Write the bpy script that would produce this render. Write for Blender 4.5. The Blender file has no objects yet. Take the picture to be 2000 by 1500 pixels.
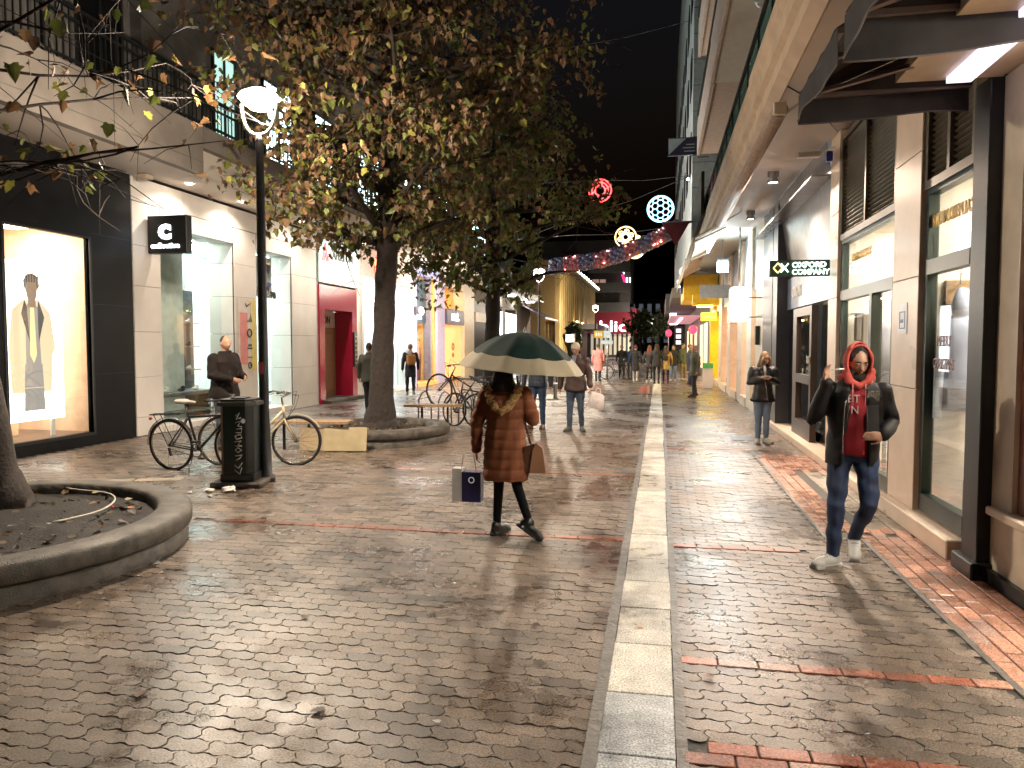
import bpy, bmesh, math, random
import numpy as np
from mathutils import Vector, Matrix, noise
random.seed(7); rng = np.random.default_rng(7)
PI = math.pi; R = math.radians
sc = bpy.context.scene
COL = sc.collection
# ------------------------------------------------------------------ camera, sky, exposure
cam_d = bpy.data.cameras.new('camera'); cam_o = bpy.data.objects.new('camera', cam_d); COL.objects.link(cam_o)
cam_d.sensor_width = 36; cam_d.lens = 36*1480/2000; cam_d.clip_end = 2000; cam_d.clip_start = 0.05
PITCH = -math.atan(78/1480); YAW = math.atan(288/1480); CAMH = 1.72
cam_o.location = (0, 0, CAMH); cam_o.rotation_euler = (PI/2+PITCH, 0, YAW)
sc.camera = cam_o
W = bpy.data.worlds.new('World'); sc.world = W; W.use_nodes = True
nt = W.node_tree; bg = nt.nodes['Background']
sky = nt.nodes.new('ShaderNodeTexSky'); sky.sky_type = 'NISHITA'; sky.sun_disc = False
sky.sun_elevation = R(-4.0); sky.sun_rotation = R(200)
nt.links.new(sky.outputs[0], bg.inputs[0]); bg.inputs[1].default_value = 0.2
sc.view_settings.view_transform = 'Standard'; sc.view_settings.look = 'None'
sc.view_settings.exposure = 0.85; sc.view_settings.gamma = 1.0; sc.view_settings.use_curve_mapping = False
cy = sc.cycles
cy.use_denoising = True
try: cy.denoiser = 'OPENIMAGEDENOISE'
except Exception: pass
cy.max_bounces = 6; cy.diffuse_bounces = 3; cy.glossy_bounces = 3; cy.transmission_bounces = 4; cy.transparent_max_bounces = 10
cy.sample_clamp_indirect = 6.0; cy.sample_clamp_direct = 12; cy.caustics_reflective = False; cy.caustics_refractive = False
cy.use_adaptive_sampling = True; cy.adaptive_threshold = 0.02

# ------------------------------------------------------------------ measuring helpers: where a line of sight meets a wall, the ground or a cross plane
_c, _s, _cy, _sy = math.cos(PITCH), math.sin(PITCH), math.cos(YAW), math.sin(YAW)
FW = Vector((-_sy*_c, _cy*_c, _s)); RT = Vector((_cy, _sy, 0)); UP = RT.cross(FW)
def sight(px, py): return FW + RT*((px-1000)/1480) - UP*((py-750)/1480)
def onx(px, py, x): d = sight(px, py); return Vector((0, 0, CAMH)) + d*(x/d.x)
def ony(px, py, y): d = sight(px, py); return Vector((0, 0, CAMH)) + d*(y/d.y)
def onz(px, py, z=0): d = sight(px, py); return Vector((0, 0, CAMH)) + d*((z-CAMH)/d.z)

# ------------------------------------------------------------------ materials
def nodes(m): return m.node_tree.nodes, m.node_tree.links
_mc = {}
def mat(name, col, rough=0.6, metal=0.0, vary=0.12, scale=6.0, bump=0.0, bscale=40.0, attr=None, spec=0.5, trans=0.0, rvary=0.0, coat=0.0, subs=0):
    if name in _mc: return _mc[name]
    m = bpy.data.materials.new(name); m.use_nodes = True; N, L = nodes(m); b = N['Principled BSDF']
    b.inputs['Roughness'].default_value = rough; b.inputs['Metallic'].default_value = metal
    b.inputs['Specular IOR Level'].default_value = spec; b.inputs['Coat Weight'].default_value = coat; b.inputs['Coat Roughness'].default_value = .15
    if subs: b.inputs['Subsurface Weight'].default_value = subs; b.inputs['Subsurface Radius'].default_value = (.02, .008, .004)
    tc = N.new('ShaderNodeTexCoord'); no = N.new('ShaderNodeTexNoise'); no.inputs['Scale'].default_value = scale; no.inputs['Detail'].default_value = 6
    L.new(tc.outputs['Object'], no.inputs['Vector'])
    cr = N.new('ShaderNodeMapRange'); cr.inputs[1].default_value = .3; cr.inputs[2].default_value = .7
    cr.inputs[3].default_value = 1-vary; cr.inputs[4].default_value = 1+vary
    L.new(no.outputs['Fac'], cr.inputs[0])
    mx = N.new('ShaderNodeVectorMath'); mx.operation = 'SCALE'
    if attr:
        a = N.new('ShaderNodeAttribute'); a.attribute_name = attr; L.new(a.outputs['Color'], mx.inputs[0])
    else: mx.inputs[0].default_value = col
    L.new(cr.outputs[0], mx.inputs['Scale']); L.new(mx.outputs[0], b.inputs['Base Color'])
    if rvary:
        r2 = N.new('ShaderNodeMapRange'); r2.inputs[1].default_value = .35; r2.inputs[2].default_value = .65
        r2.inputs[3].default_value = max(.03, rough-rvary); r2.inputs[4].default_value = rough+rvary
        n3 = N.new('ShaderNodeTexNoise'); n3.inputs['Scale'].default_value = scale*.5; L.new(tc.outputs['Object'], n3.inputs['Vector'])
        L.new(n3.outputs['Fac'], r2.inputs[0]); L.new(r2.outputs[0], b.inputs['Roughness'])
    if bump:
        n2 = N.new('ShaderNodeTexNoise'); n2.inputs['Scale'].default_value = bscale; n2.inputs['Detail'].default_value = 5
        L.new(tc.outputs['Object'], n2.inputs['Vector'])
        bp = N.new('ShaderNodeBump'); bp.inputs['Strength'].default_value = bump; bp.inputs['Distance'].default_value = .01
        L.new(n2.outputs['Fac'], bp.inputs['Height']); L.new(bp.outputs[0], b.inputs['Normal'])
    if trans:
        t = N.new('ShaderNodeBsdfTranslucent'); L.new(mx.outputs[0], t.inputs['Color'])
        ms = N.new('ShaderNodeMixShader'); ms.inputs[0].default_value = trans
        L.new(b.outputs[0], ms.inputs[1]); L.new(t.outputs[0], ms.inputs[2]); L.new(ms.outputs[0], N['Material Output'].inputs['Surface'])
    _mc[name] = m; return m
def emit(name, col, s):
    if name in _mc: return _mc[name]
    m = bpy.data.materials.new(name); m.use_nodes = True; N, L = nodes(m)
    b = N['Principled BSDF']; b.inputs['Base Color'].default_value = (*[min(.8, c*.8) for c in col], 1); b.inputs['Roughness'].default_value = .5
    b.inputs['Emission Color'].default_value = (*col, 1); b.inputs['Emission Strength'].default_value = s
    _mc[name] = m; return m
def glass(name='window_glass', tint=(.93, .96, .95), refl=1.5):
    if name in _mc: return _mc[name]
    m = bpy.data.materials.new(name); m.use_nodes = True; N, L = nodes(m); N.remove(N['Principled BSDF'])
    t = N.new('ShaderNodeBsdfTransparent'); t.inputs[0].default_value = (*tint, 1)
    g = N.new('ShaderNodeBsdfGlossy'); g.inputs['Roughness'].default_value = .015; g.inputs[0].default_value = (.9, .9, .9, 1)
    lw = N.new('ShaderNodeLayerWeight'); lw.inputs[0].default_value = .5; pw = N.new('ShaderNodeMath'); pw.operation = 'POWER'; pw.inputs[1].default_value = 4.5; L.new(lw.outputs['Facing'], pw.inputs[0])
    f = N.new('ShaderNodeMapRange'); f.inputs[3].default_value = .045; f.inputs[4].default_value = .8; L.new(pw.outputs[0], f.inputs[0])
    ms = N.new('ShaderNodeMixShader'); L.new(f.outputs[0], ms.inputs[0]); L.new(t.outputs[0], ms.inputs[1]); L.new(g.outputs[0], ms.inputs[2])
    L.new(ms.outputs[0], N['Material Output'].inputs['Surface']); _mc[name] = m; return m
GL = glass()
M = dict(
 black_stone=mat('black_stone', (.007, .007, .008), .42, vary=.2, scale=3, bump=.02, spec=.12),
 black_metal=mat('black_metal', (.016, .017, .018), .4, .3, bump=.1, bscale=60),
 dark_green=mat('dark_green_paint', (.005, .017, .012), .4, vary=.2),
 cladding=mat('pale_cladding', (.72, .67, .62), .45, vary=.10, scale=1.1, bump=.03),
 plaster=mat('plaster', (.27, .235, .205), .85, vary=.22, scale=1.6, bump=.2, bscale=25),
 plaster_dark=mat('dark_plaster', (.17, .16, .15), .85, vary=.25, scale=2, bump=.2, bscale=25),
 soffit=mat('soffit_plaster', (.68, .61, .54), .8, vary=.07, scale=1.5, bump=.1),
 white=mat('white_paint', (.78, .77, .74), .5, vary=.03),
 grey=mat('grey_metal', (.22, .22, .22), .4, .4),
 concrete=mat('exposed_concrete', (.07, .06, .048), .6, vary=.7, scale=9, bump=.6, bscale=90, rvary=.1),
 soil=mat('wet_soil', (.010, .007, .005), .8, vary=.5, scale=20, bump=1, bscale=50),
 bark=mat('bark', (.026, .018, .014), .85, vary=.45, scale=14, bump=1.0, bscale=35),
 lamp_metal=mat('lamp_post_metal', (.03, .03, .033), .45, .5, vary=.3, bump=.15),
 silver=mat('brushed_metal', (.55, .55, .55), .25, .9),
 wood=mat('bench_wood', (.30, .19, .10), .55, vary=.3, scale=20, bump=.2),
 plywood=mat('plywood', (.33, .25, .15), .6, vary=.2, scale=4, bump=.1),
 stone=mat('beige_stone', (.72, .58, .46), .35, vary=.1, scale=3, bump=.03, rvary=.08),
 stone2=mat('cream_stone', (.66, .57, .44), .4, vary=.12, scale=4, bump=.05),
 redwood=mat('red_brown_wood', (.20, .06, .03), .35, vary=.3, scale=10),
 bronze=mat('bronze_frame', (.11, .09, .065), .35, .5, vary=.15),
 louver=mat('olive_louver', (.13, .11, .075), .4, .4, vary=.15),
 fabric=mat('awning_fabric', (.03, .026, .028), .85, vary=.2, scale=8, bump=.15, bscale=150),
 fabric2=mat('beige_awning_fabric', (.55, .43, .31), .8, vary=.2, scale=5, bump=.15),
 magenta=mat('crimson_gloss_panel', (.42, .012, .05), .12, vary=.05, coat=.6),
 door_wood=mat('oak_door', (.34, .19, .10), .45, vary=.15, scale=12),
 rubber=mat('rubber', (.012, .012, .012), .7),
 chrome=mat('chrome', (.5, .48, .45), .2, 1.0),
)

# ------------------------------------------------------------------ mesh builder
class MB:
    def __init__(s): s.v = []; s.f = []; s.sm = []
    def add(s, vs, fs, smooth=False):
        o = len(s.v); s.v += [tuple(v) for v in vs]; s.f += [tuple(i+o for i in f) for f in fs]; s.sm += [smooth]*len(fs); return s
    def box(s, x0, x1, y0, y1, z0, z1):
        if x0 > x1: x0, x1 = x1, x0
        if y0 > y1: y0, y1 = y1, y0
        if z0 > z1: z0, z1 = z1, z0
        return s.add([(x0,y0,z0),(x1,y0,z0),(x1,y1,z0),(x0,y1,z0),(x0,y0,z1),(x1,y0,z1),(x1,y1,z1),(x0,y1,z1)],
                     [(3,2,1,0),(4,5,6,7),(0,1,5,4),(1,2,6,5),(2,3,7,6),(3,0,4,7)])
    def bbox(s, x0, x1, y0, y1, z0, z1, b=.01):      # chamfered box
        bm = bmesh.new(); bmesh.ops.create_cube(bm, size=1)
        for v in bm.verts: v.co = Vector(((x0+x1)/2+v.co.x*(x1-x0), (y0+y1)/2+v.co.y*(y1-y0), (z0+z1)/2+v.co.z*(z1-z0)))
        bmesh.ops.bevel(bm, geom=bm.edges[:], offset=b, segments=1, affect='EDGES'); bm.verts.index_update()
        s.add([v.co for v in bm.verts], [[v.index for v in f.verts] for f in bm.faces]); bm.free(); return s
    def obox(s, c, ax, ay, az, hx, hy, hz):
        c = Vector(c); ax = Vector(ax).normalized(); ay = Vector(ay).normalized(); az = Vector(az).normalized(); vs = []
        for k in (-1, 1):
            for i, j in ((-1,-1),(1,-1),(1,1),(-1,1)): vs.append(c+ax*hx*i+ay*hy*j+az*hz*k)
        return s.add(vs, [(3,2,1,0),(4,5,6,7),(0,1,5,4),(1,2,6,5),(2,3,7,6),(3,0,4,7)])
    def bar(s, a, b, w, h=None, up=(0,0,1)):
        a = Vector(a); b = Vector(b); d = b-a; L = d.length; d.normalize(); u = Vector(up)
        sx = d.cross(u)
        if sx.length < 1e-4: sx = d.cross(Vector((1,0,0)))
        sx.normalize(); uz = sx.cross(d)
        return s.obox((a+b)/2, d, sx, uz, L/2, w/2, (h or w)/2)
    def quad(s, a, b, c, d): return s.add([a, b, c, d], [(0,1,2,3)])
    def tube(s, pts, r, n=8, closed=False, caps=True, flat=None, smooth=True):
        pts = [Vector(p) for p in pts]; k = len(pts); rr = r if isinstance(r, (list, tuple)) else [r]*k
        vs = []; prev = None
        for i, p in enumerate(pts):
            if closed: t = pts[(i+1) % k]-pts[i-1]
            else: t = pts[min(i+1, k-1)]-pts[max(i-1, 0)]
            t.normalize()
            if prev is None:
                a = Vector((0,0,1)) if abs(t.z) < .9 else Vector((1,0,0)); u = t.cross(a).normalized()
            else:
                u = prev-t*prev.dot(t)
                u = u.normalized() if u.length > 1e-6 else t.orthogonal().normalized()
            prev = u; w = t.cross(u)
            for j in range(n):
                an = 2*PI*j/n; vs.append(p+(u*math.cos(an)+w*math.sin(an))*rr[i])
        fs = []
        for i in range(k if closed else k-1):
            for j in range(n):
                a = i*n+j; b = i*n+(j+1) % n; c = ((i+1) % k)*n+(j+1) % n; d = ((i+1) % k)*n+j
                fs.append((a, d, c, b) if False else (a, b, c, d))
        s.add(vs, fs, smooth)
        if caps and not closed:
            o = len(s.v)-len(vs); s.f.append(tuple(o+j for j in range(n-1, -1, -1))); s.f.append(tuple(o+(k-1)*n+j for j in range(n))); s.sm += [False, False]
        return s
    def ring(s, c, r, t, n=32, m=6, axis='y'):
        c = Vector(c); pts = []
        for i in range(n):
            a = 2*PI*i/n; x, y = math.cos(a)*r, math.sin(a)*r
            pts.append(c+(Vector((x, 0, y)) if axis == 'y' else Vector((x, y, 0)) if axis == 'z' else Vector((0, x, y))))
        return s.tube(pts, t, m, closed=True)
    def lathe(s, prof, n=24, c=(0,0,0), sx=1, sy=1, a0=0, a1=2*PI, smooth=True):
        full = abs(a1-a0-2*PI) < 1e-6; k = n if full else n+1; vs = []; c = Vector(c)
        for r_, z in prof:
            for j in range(k):
                a = a0+(a1-a0)*j/n; vs.append((c.x+r_*math.cos(a)*sx, c.y+r_*math.sin(a)*sy, c.z+z))
        fs = []
        for i in range(len(prof)-1):
            for j in range(n if full else n):
                b = (j+1) % k if full else j+1; fs.append((i*k+j, i*k+b, (i+1)*k+b, (i+1)*k+j))
        return s.add(vs, fs, smooth)
    def ball(s, c, rx, ry=None, rz=None, n=12, m=8, rot=None):
        ry = ry or rx; rz = rz or rx; vs = [(0,0,-rz)]; fs = []
        for i in range(1, m):
            ph = -PI/2+PI*i/m
            for j in range(n): a = 2*PI*j/n; vs.append((rx*math.cos(ph)*math.cos(a), ry*math.cos(ph)*math.sin(a), rz*math.sin(ph)))
        vs.append((0,0,rz)); t = len(vs)-1
        for j in range(n):
            fs.append((0, 1+(j+1) % n, 1+j)); fs.append((t, 1+(m-2)*n+j, 1+(m-2)*n+(j+1) % n))
            for i in range(m-2): a = 1+i*n; fs.append((a+j, a+(j+1) % n, a+n+(j+1) % n, a+n+j))
        c = Vector(c)
        vs = [(rot @ Vector(v) if rot else Vector(v))+c for v in vs]
        return s.add(vs, fs, True)
    def prism(s, poly, a, b, axis='y'):              # poly of 2D points extruded between a and b along an axis
        n = len(poly)
        def P(q, t): return (q[0], t, q[1]) if axis == 'y' else (t, q[0], q[1]) if axis == 'x' else (q[0], q[1], t)
        vs = [P(q, a) for q in poly]+[P(q, b) for q in poly]
        fs = [tuple(range(n)), tuple(range(2*n-1, n-1, -1))]+[(i, i+n, (i+1) % n+n, (i+1) % n) for i in range(n)]
        s.add(vs, fs); return s
def fixn(me):
    bm = bmesh.new(); bm.from_mesh(me); bmesh.ops.recalc_face_normals(bm, faces=bm.faces[:]); bm.to_mesh(me); bm.free()
def wloc(o):
    v = Vector((0,0,0))
    while o is not None: v += o.location; o = o.parent
    return v
def part(name, mb, m, parent=None, world=True, loc=None, fix=True, label=None, kind=None):
    me = bpy.data.meshes.new(name); vs = mb.v
    if parent is not None and world:
        w = wloc(parent)
        if w.length > 0: vs = [(x-w.x, y-w.y, z-w.z) for x, y, z in vs]
    me.from_pydata([tuple(v) for v in vs], [], mb.f)
    me.polygons.foreach_set('use_smooth', mb.sm)
    if fix: fixn(me)
    me.materials.append(m)
    o = bpy.data.objects.new(name, me); COL.objects.link(o); o.parent = parent
    if loc is not None: o.location = loc
    if label: o['label'] = label
    if kind: o['kind'] = kind
    return o
def tag(o, label=None, cat=None, group=None, kind=None):
    if label: o['label'] = label
    if cat: o['category'] = cat
    if group: o['group'] = group
    if kind: o['kind'] = kind
    return o
def thing(name, label, cat, loc=(0,0,0), rz=0, group=None):
    o = bpy.data.objects.new(name, None); COL.objects.link(o); o.location = loc; o.rotation_euler = (0,0,rz); o.empty_display_size = .2
    return tag(o, label, cat, group)
def solo(name, mb, m, label, cat, group=None, **k): return tag(part(name, mb, m, **k), label, cat, group)
def kids(o): return [c for c in bpy.data.objects if c.parent == o]
def copy_tree(o, parent=None):
    c = o.copy(); COL.objects.link(c); c.parent = parent
    for ch in kids(o): copy_tree(ch, c)
    return c
def mesh_copy(o, parent, loc, rot=None, scale=None):
    c = o.copy(); COL.objects.link(c); c.parent = parent; c.location = loc
    if rot is not None: c.rotation_euler = rot
    if scale is not None: c.scale = scale
    return c
def lettering(name, s, size, loc, face, m, parent, mirror=False, ext=.01, xs=1.0, align='LEFT', shear=0, bold=0.0, tilt=None, label=None):
    cu = bpy.data.curves.new('t', 'FONT'); cu.body = s; cu.size = size; cu.extrude = ext; cu.align_x = align; cu.shear = shear; cu.resolution_u = 3; cu.offset = bold
    t = bpy.data.objects.new('t', cu); COL.objects.link(t)
    dg = bpy.context.evaluated_depsgraph_get(); dg.update()
    me = bpy.data.meshes.new_from_object(t.evaluated_get(dg)); COL.objects.unlink(t); bpy.data.objects.remove(t); me.name = name
    rot = {'-y': (PI/2, 0, 0), '+x': (PI/2, 0, PI/2), '-x': (PI/2, 0, -PI/2), '+z': (0,0,0)}[face]
    mm = Matrix.Diagonal(((-xs if mirror else xs), 1, 1, 1))
    from mathutils import Euler
    if tilt is not None: mm = Matrix.Rotation(tilt, 4, 'Z') @ mm
    me.transform(Euler(rot).to_matrix().to_4x4() @ mm); me.materials.clear(); me.materials.append(m)
    o = bpy.data.objects.new(name, me); COL.objects.link(o); o.parent = parent; o.location = Vector(loc)-wloc(parent) if parent else loc
    if label: o['label'] = label
    return o
def lamp(name, kind, loc, power, col=(1,.8,.6), size=.2, rot=None, parent=None, spot=None, sy=None, blend=.6):
    d = bpy.data.lights.new(name, kind); d.energy = power; d.color = col
    if kind == 'AREA':
        d.size = size
        if sy: d.shape = 'RECTANGLE'; d.size_y = sy
    else: d.shadow_soft_size = size
    if spot: d.spot_size = spot; d.spot_blend = blend
    o = bpy.data.objects.new(name, d); COL.objects.link(o); o.parent = parent; o.location = Vector(loc)-(wloc(parent) if parent else Vector((0,0,0)))
    if rot: o.rotation_euler = rot
    return o
def structure(name, mb, m, **k): return tag(part(name, mb, m, **k), kind='structure')
# ------------------------------------------------------------------ ground
def ground_mat(name, base, brick=False, wet=.3):
    m = bpy.data.materials.new(name); m.use_nodes = True; N, L = nodes(m); b = N['Principled BSDF']
    tc = N.new('ShaderNodeTexCoord'); geo = N.new('ShaderNodeNewGeometry')
    n1 = N.new('ShaderNodeTexNoise'); n1.inputs['Scale'].default_value = .9; n1.inputs['Detail'].default_value = 5      # large wet/dry patches
    n2 = N.new('ShaderNodeTexNoise'); n2.inputs['Scale'].default_value = 105; n2.inputs['Detail'].default_value = 3     # aggregate grain
    n3 = N.new('ShaderNodeTexNoise'); n3.inputs['Scale'].default_value = 7; n3.inputs['Detail'].default_value = 6
    for n in (n1, n2, n3): L.new(geo.outputs['Position'], n.inputs['Vector'])
    at = N.new('ShaderNodeAttribute'); at.attribute_name = 'tint'
    def rng_(src, a, b_, c, d):
        r = N.new('ShaderNodeMapRange'); r.inputs[1].default_value = a; r.inputs[2].default_value = b_; r.inputs[3].default_value = c; r.inputs[4].default_value = d
        L.new(src, r.inputs[0]); return r.outputs[0]
    def mul(a, c):
        q = N.new('ShaderNodeMath'); q.operation = 'MULTIPLY'; L.new(a, q.inputs[0])
        if isinstance(c, float): q.inputs[1].default_value = c
        else: L.new(c, q.inputs[1])
        return q.outputs[0]
    f = mul(mul(rng_(n3.outputs['Fac'], .3, .7, .72, 1.25), rng_(n2.outputs['Fac'], .32, .68, .35, 1.7)), rng_(n1.outputs['Fac'], .35, .65, .8, 1.15))
    vo = N.new('ShaderNodeTexVoronoi'); vo.inputs['Scale'].default_value = 3.2; vo.inputs['Randomness'].default_value = 1; L.new(geo.outputs['Position'], vo.inputs['Vector'])
    n5 = N.new('ShaderNodeTexNoise'); n5.inputs['Scale'].default_value = 1.7; n5.inputs['Detail'].default_value = 8; n5.inputs['Roughness'].default_value = .7; L.new(geo.outputs['Position'], n5.inputs['Vector'])
    f = mul(mul(f, rng_(vo.outputs['Distance'], .035, .05, .35, 1.0)), rng_(n5.outputs['Fac'], .36, .5, .55, 1.05))      # gum spots and damp stains
    sc_ = N.new('ShaderNodeVectorMath'); sc_.operation = 'SCALE'
    if brick:
        br = N.new('ShaderNodeTexBrick'); br.inputs['Color1'].default_value = (*base, 1); br.inputs['Color2'].default_value = (*[c*.7 for c in base], 1)
        br.inputs['Mortar'].default_value = (.015, .013, .011, 1); br.inputs['Scale'].default_value = 1; br.inputs['Brick Width'].default_value = .2
        br.inputs['Row Height'].default_value = .1; br.inputs['Mortar Size'].default_value = .006
        L.new(geo.outputs['Position'], br.inputs['Vector']); L.new(br.outputs['Color'], sc_.inputs[0])
    else: L.new(at.outputs['Color'], sc_.inputs[0])
    L.new(f, sc_.inputs['Scale']); L.new(sc_.outputs[0], b.inputs['Base Color'])
    ro = N.new('ShaderNodeMath'); ro.operation = 'ADD'; L.new(rng_(n1.outputs['Fac'], .42, .6, wet-.06, wet+.22), ro.inputs[0]); L.new(rng_(n3.outputs['Fac'], .3, .7, -.05, .12), ro.inputs[1])
    L.new(ro.outputs[0], b.inputs['Roughness']); b.inputs['Specular IOR Level'].default_value = .55
    bp = N.new('ShaderNodeBump'); bp.inputs['Strength'].default_value = .42; bp.inputs['Distance'].default_value = .003
    n4 = N.new('ShaderNodeTexNoise'); n4.inputs['Scale'].default_value = 85; n4.inputs['Detail'].default_value = 5; L.new(geo.outputs['Position'], n4.inputs['Vector'])
    L.new(n4.outputs['Fac'], bp.inputs['Height']); L.new(bp.outputs[0], b.inputs['Normal'])
    return m
PAV = ground_mat('wet_concrete_paver', (.2, .17, .15), wet=.29); PAVFAR = ground_mat('distant_paving', (.16, .13, .11), True, .26)
STON = ground_mat('worn_marble', (.5, .47, .42), wet=.34); BRK = ground_mat('wet_red_brick', (.3, .09, .05), wet=.28)
XL, XR = -9.5, 2.35
structure('ground', MB().box(-60, 60, -8, 260, -.3, -.0075), mat('joint_dirt', (.02, .017, .014), .6, vary=.4, scale=30, bump=.4))
YP = 15.0
structure('pavement', MB().box(-9.6, 6, YP, 130, -.014, 0), PAVFAR)
pave = bpy.data.objects['pavement']
PLANT = [(-5.7, 5.15, 1.75), (-4.96, 12.87, 1.2)]
CX = -1.98                                                        # where the marble strip runs: from x -0.25 to 0.09
SX0, SX1 = -.235, .085
BANDS = [(3.1, 3.3, SX1, 2.2), (4.1, 4.2, SX1, 1.76), (6.5, 6.6, SX1, 1.1), (6.6, 6.7, -4.3, SX0), (9.9, 10.0, -3.6, SX0), (12.7, 12.8, SX1, 1.5)]
def in_band(x, y, L_=.1): return any(a < y < b and c-L_ < x < d+L_ for a, b, c, d in BANDS)
def brick_zone(x, y): return (x > 1.78 and y < 7.05) or (1.47 < x and 7.05 <= y < 12.2)
def paver_outline(n=7):
    Lh, Wd, A = .2, .1, .0085
    w = lambda u: A*max(-1, min(1, 1.6*math.sin(2*PI*u/(Lh/2)+.6)))
    s_ = lambda v: .012*math.sin(2*PI*v/Wd)
    g = .0019; pts = []
    us = [Lh*i/n for i in range(n+1)]
    for u in us: pts.append((u, w(u)))                            # bottom edge
    for v in (.3, .7): pts.append((Lh+s_(v*Wd), v*Wd+w(0)))
    for u in reversed(us): pts.append((u, Wd+w(u)))
    for v in (.7, .3): pts.append((s_(v*Wd), v*Wd+w(0)))
    cx, cy_ = Lh/2, Wd/2
    return np.array([((x-cx)*(1-2*g/Lh), (y-cy_)*(1-2*g/Wd)) for x, y in pts])
PO = paver_outline(); NP_ = len(PO)
def paver_variant(k, r):
    inn = PO*np.array([.978, .95]); h = r.uniform(-.0015, .002, 1)[0]
    top = np.c_[inn, np.full(NP_, h)]; mid = np.c_[PO, np.full(NP_, h-.0013)]; bot = np.c_[PO, np.full(NP_, -.016)]
    return np.vstack([top, mid, bot])
PF = [tuple(range(NP_))]+[(i+NP_, (i+1) % NP_+NP_, (i+1) % NP_, i) for i in range(NP_)]+[(i+2*NP_, (i+1) % NP_+2*NP_, (i+1) % NP_+NP_, i+NP_) for i in range(NP_)]
def tint_mesh(me, cols, dom='FACE'):
    at = me.color_attributes.new('tint', 'FLOAT_COLOR', 'POINT')
    at.data.foreach_set('color', np.asarray(cols, dtype=np.float32).ravel())
def paver_col():
    b = np.array([.142, .107, .082])*rng.uniform(.78, 1.2)
    u = rng.random()
    if u < .10: b = b*.5
    elif u < .13: b = np.array([.165, .118, .092])*rng.uniform(.8, 1.1)
    return b
spots = []
row = 0
y = .6
while y < YP-.02:
    x = XL+.02-(.1 if row % 2 else 0)
    while x < XR-.02:
        cx, cyy = x+.1, y+.05
        ok = not (SX0-.02 < cx < SX1+.02) and not in_band(cx, cyy) and not (brick_zone(cx-.01, cyy)) and cx > XL+.05
        for (px, py, pr) in PLANT:
            if (cx-px)**2+(cyy-py)**2 < (pr-.18)**2: ok = False
        if ok: spots.append((cx, cyy))
        x += .2
    y += .1; row += 1
# visible-first: the 300 nearest pavers in frame are objects, the rest one field
def infr(p):
    v = Vector((p[0], p[1], 0))-Vector((0,0,CAMH)); w = v.dot(FW)
    if w <= 0: return False
    X = 1000+1480*v.dot(RT)/w; Y = 750-1480*v.dot(UP)/w
    return -40 < X < 2040 and Y < 1530
vis = [p for p in spots if infr(p)]; vis.sort(key=lambda p: p[0]**2+p[1]**2)
near = set(vis[:300])
vr = np.random.default_rng(3); variants = []
for k in range(14):
    me = bpy.data.meshes.new('paver'); vv = paver_variant(k, vr); me.from_pydata(vv.tolist(), [], PF); tint_mesh(me, [(*paver_col(), 1)]*len(vv)); me.materials.append(PAV); variants.append(me)
for p in sorted(near, key=lambda q: (q[1], q[0])):
    o = bpy.data.objects.new('paver', variants[int(rng.integers(14))]); COL.objects.link(o); o.parent = pave
    o.location = (p[0], p[1], rng.normal(0, .0012)); o.rotation_euler = (rng.normal(0, .006), rng.normal(0, .006), rng.normal(0, .006))
rest = [p for p in spots if p not in near and infr((p[0], max(p[1], .9)))]
n = len(rest); V = np.zeros((n, 3*NP_, 3), np.float32); C_ = np.zeros((n, 3*NP_, 4), np.float32)
for i, p in enumerate(rest):
    vv = paver_variant(0, rng); a, b_ = rng.normal(0, .0045, 2); vv = vv.copy()
    vv[:NP_*2, 2] += vv[:NP_*2, 0]*a+vv[:NP_*2, 1]*b_+rng.normal(0, .0012); t = rng.normal(0, .006)
    vx = vv[:, 0]*math.cos(t)-vv[:, 1]*math.sin(t); vy = vv[:, 0]*math.sin(t)+vv[:, 1]*math.cos(t)
    V[i] = np.c_[vx+p[0], vy+p[1], vv[:, 2]]; C_[i] = (*paver_col(), 1)
PFn = [np.array(f) for f in PF]
def fast_mesh(name, V, base_faces, C=None):
    n, k, _ = V.shape; me = bpy.data.meshes.new(name); me.vertices.add(n*k); me.vertices.foreach_set('co', V.ravel())
    fl = np.concatenate(base_faces); ln = np.array([len(f) for f in base_faces])
    idx = (np.arange(n)[:, None]*k+fl[None]).ravel(); lens = np.tile(ln, n)
    me.loops.add(len(idx)); me.loops.foreach_set('vertex_index', idx.astype(np.int32))
    me.polygons.add(len(lens)); st = np.concatenate([[0], np.cumsum(lens)[:-1]]).astype(np.int32)
    me.polygons.foreach_set('loop_start', st); me.polygons.foreach_set('loop_total', lens.astype(np.int32))
    me.polygons.foreach_set('use_smooth', np.zeros(len(lens), dtype=bool)); me.update(calc_edges=True); me.validate()
    if C is not None: tint_mesh(me, C.reshape(-1, 4))
    return me
me = fast_mesh('paver_field', V, PFn, C_); me.materials.append(PAV)
o = bpy.data.objects.new('paver_field', me); COL.objects.link(o); o.parent = pave; o['kind'] = 'stuff'
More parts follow.
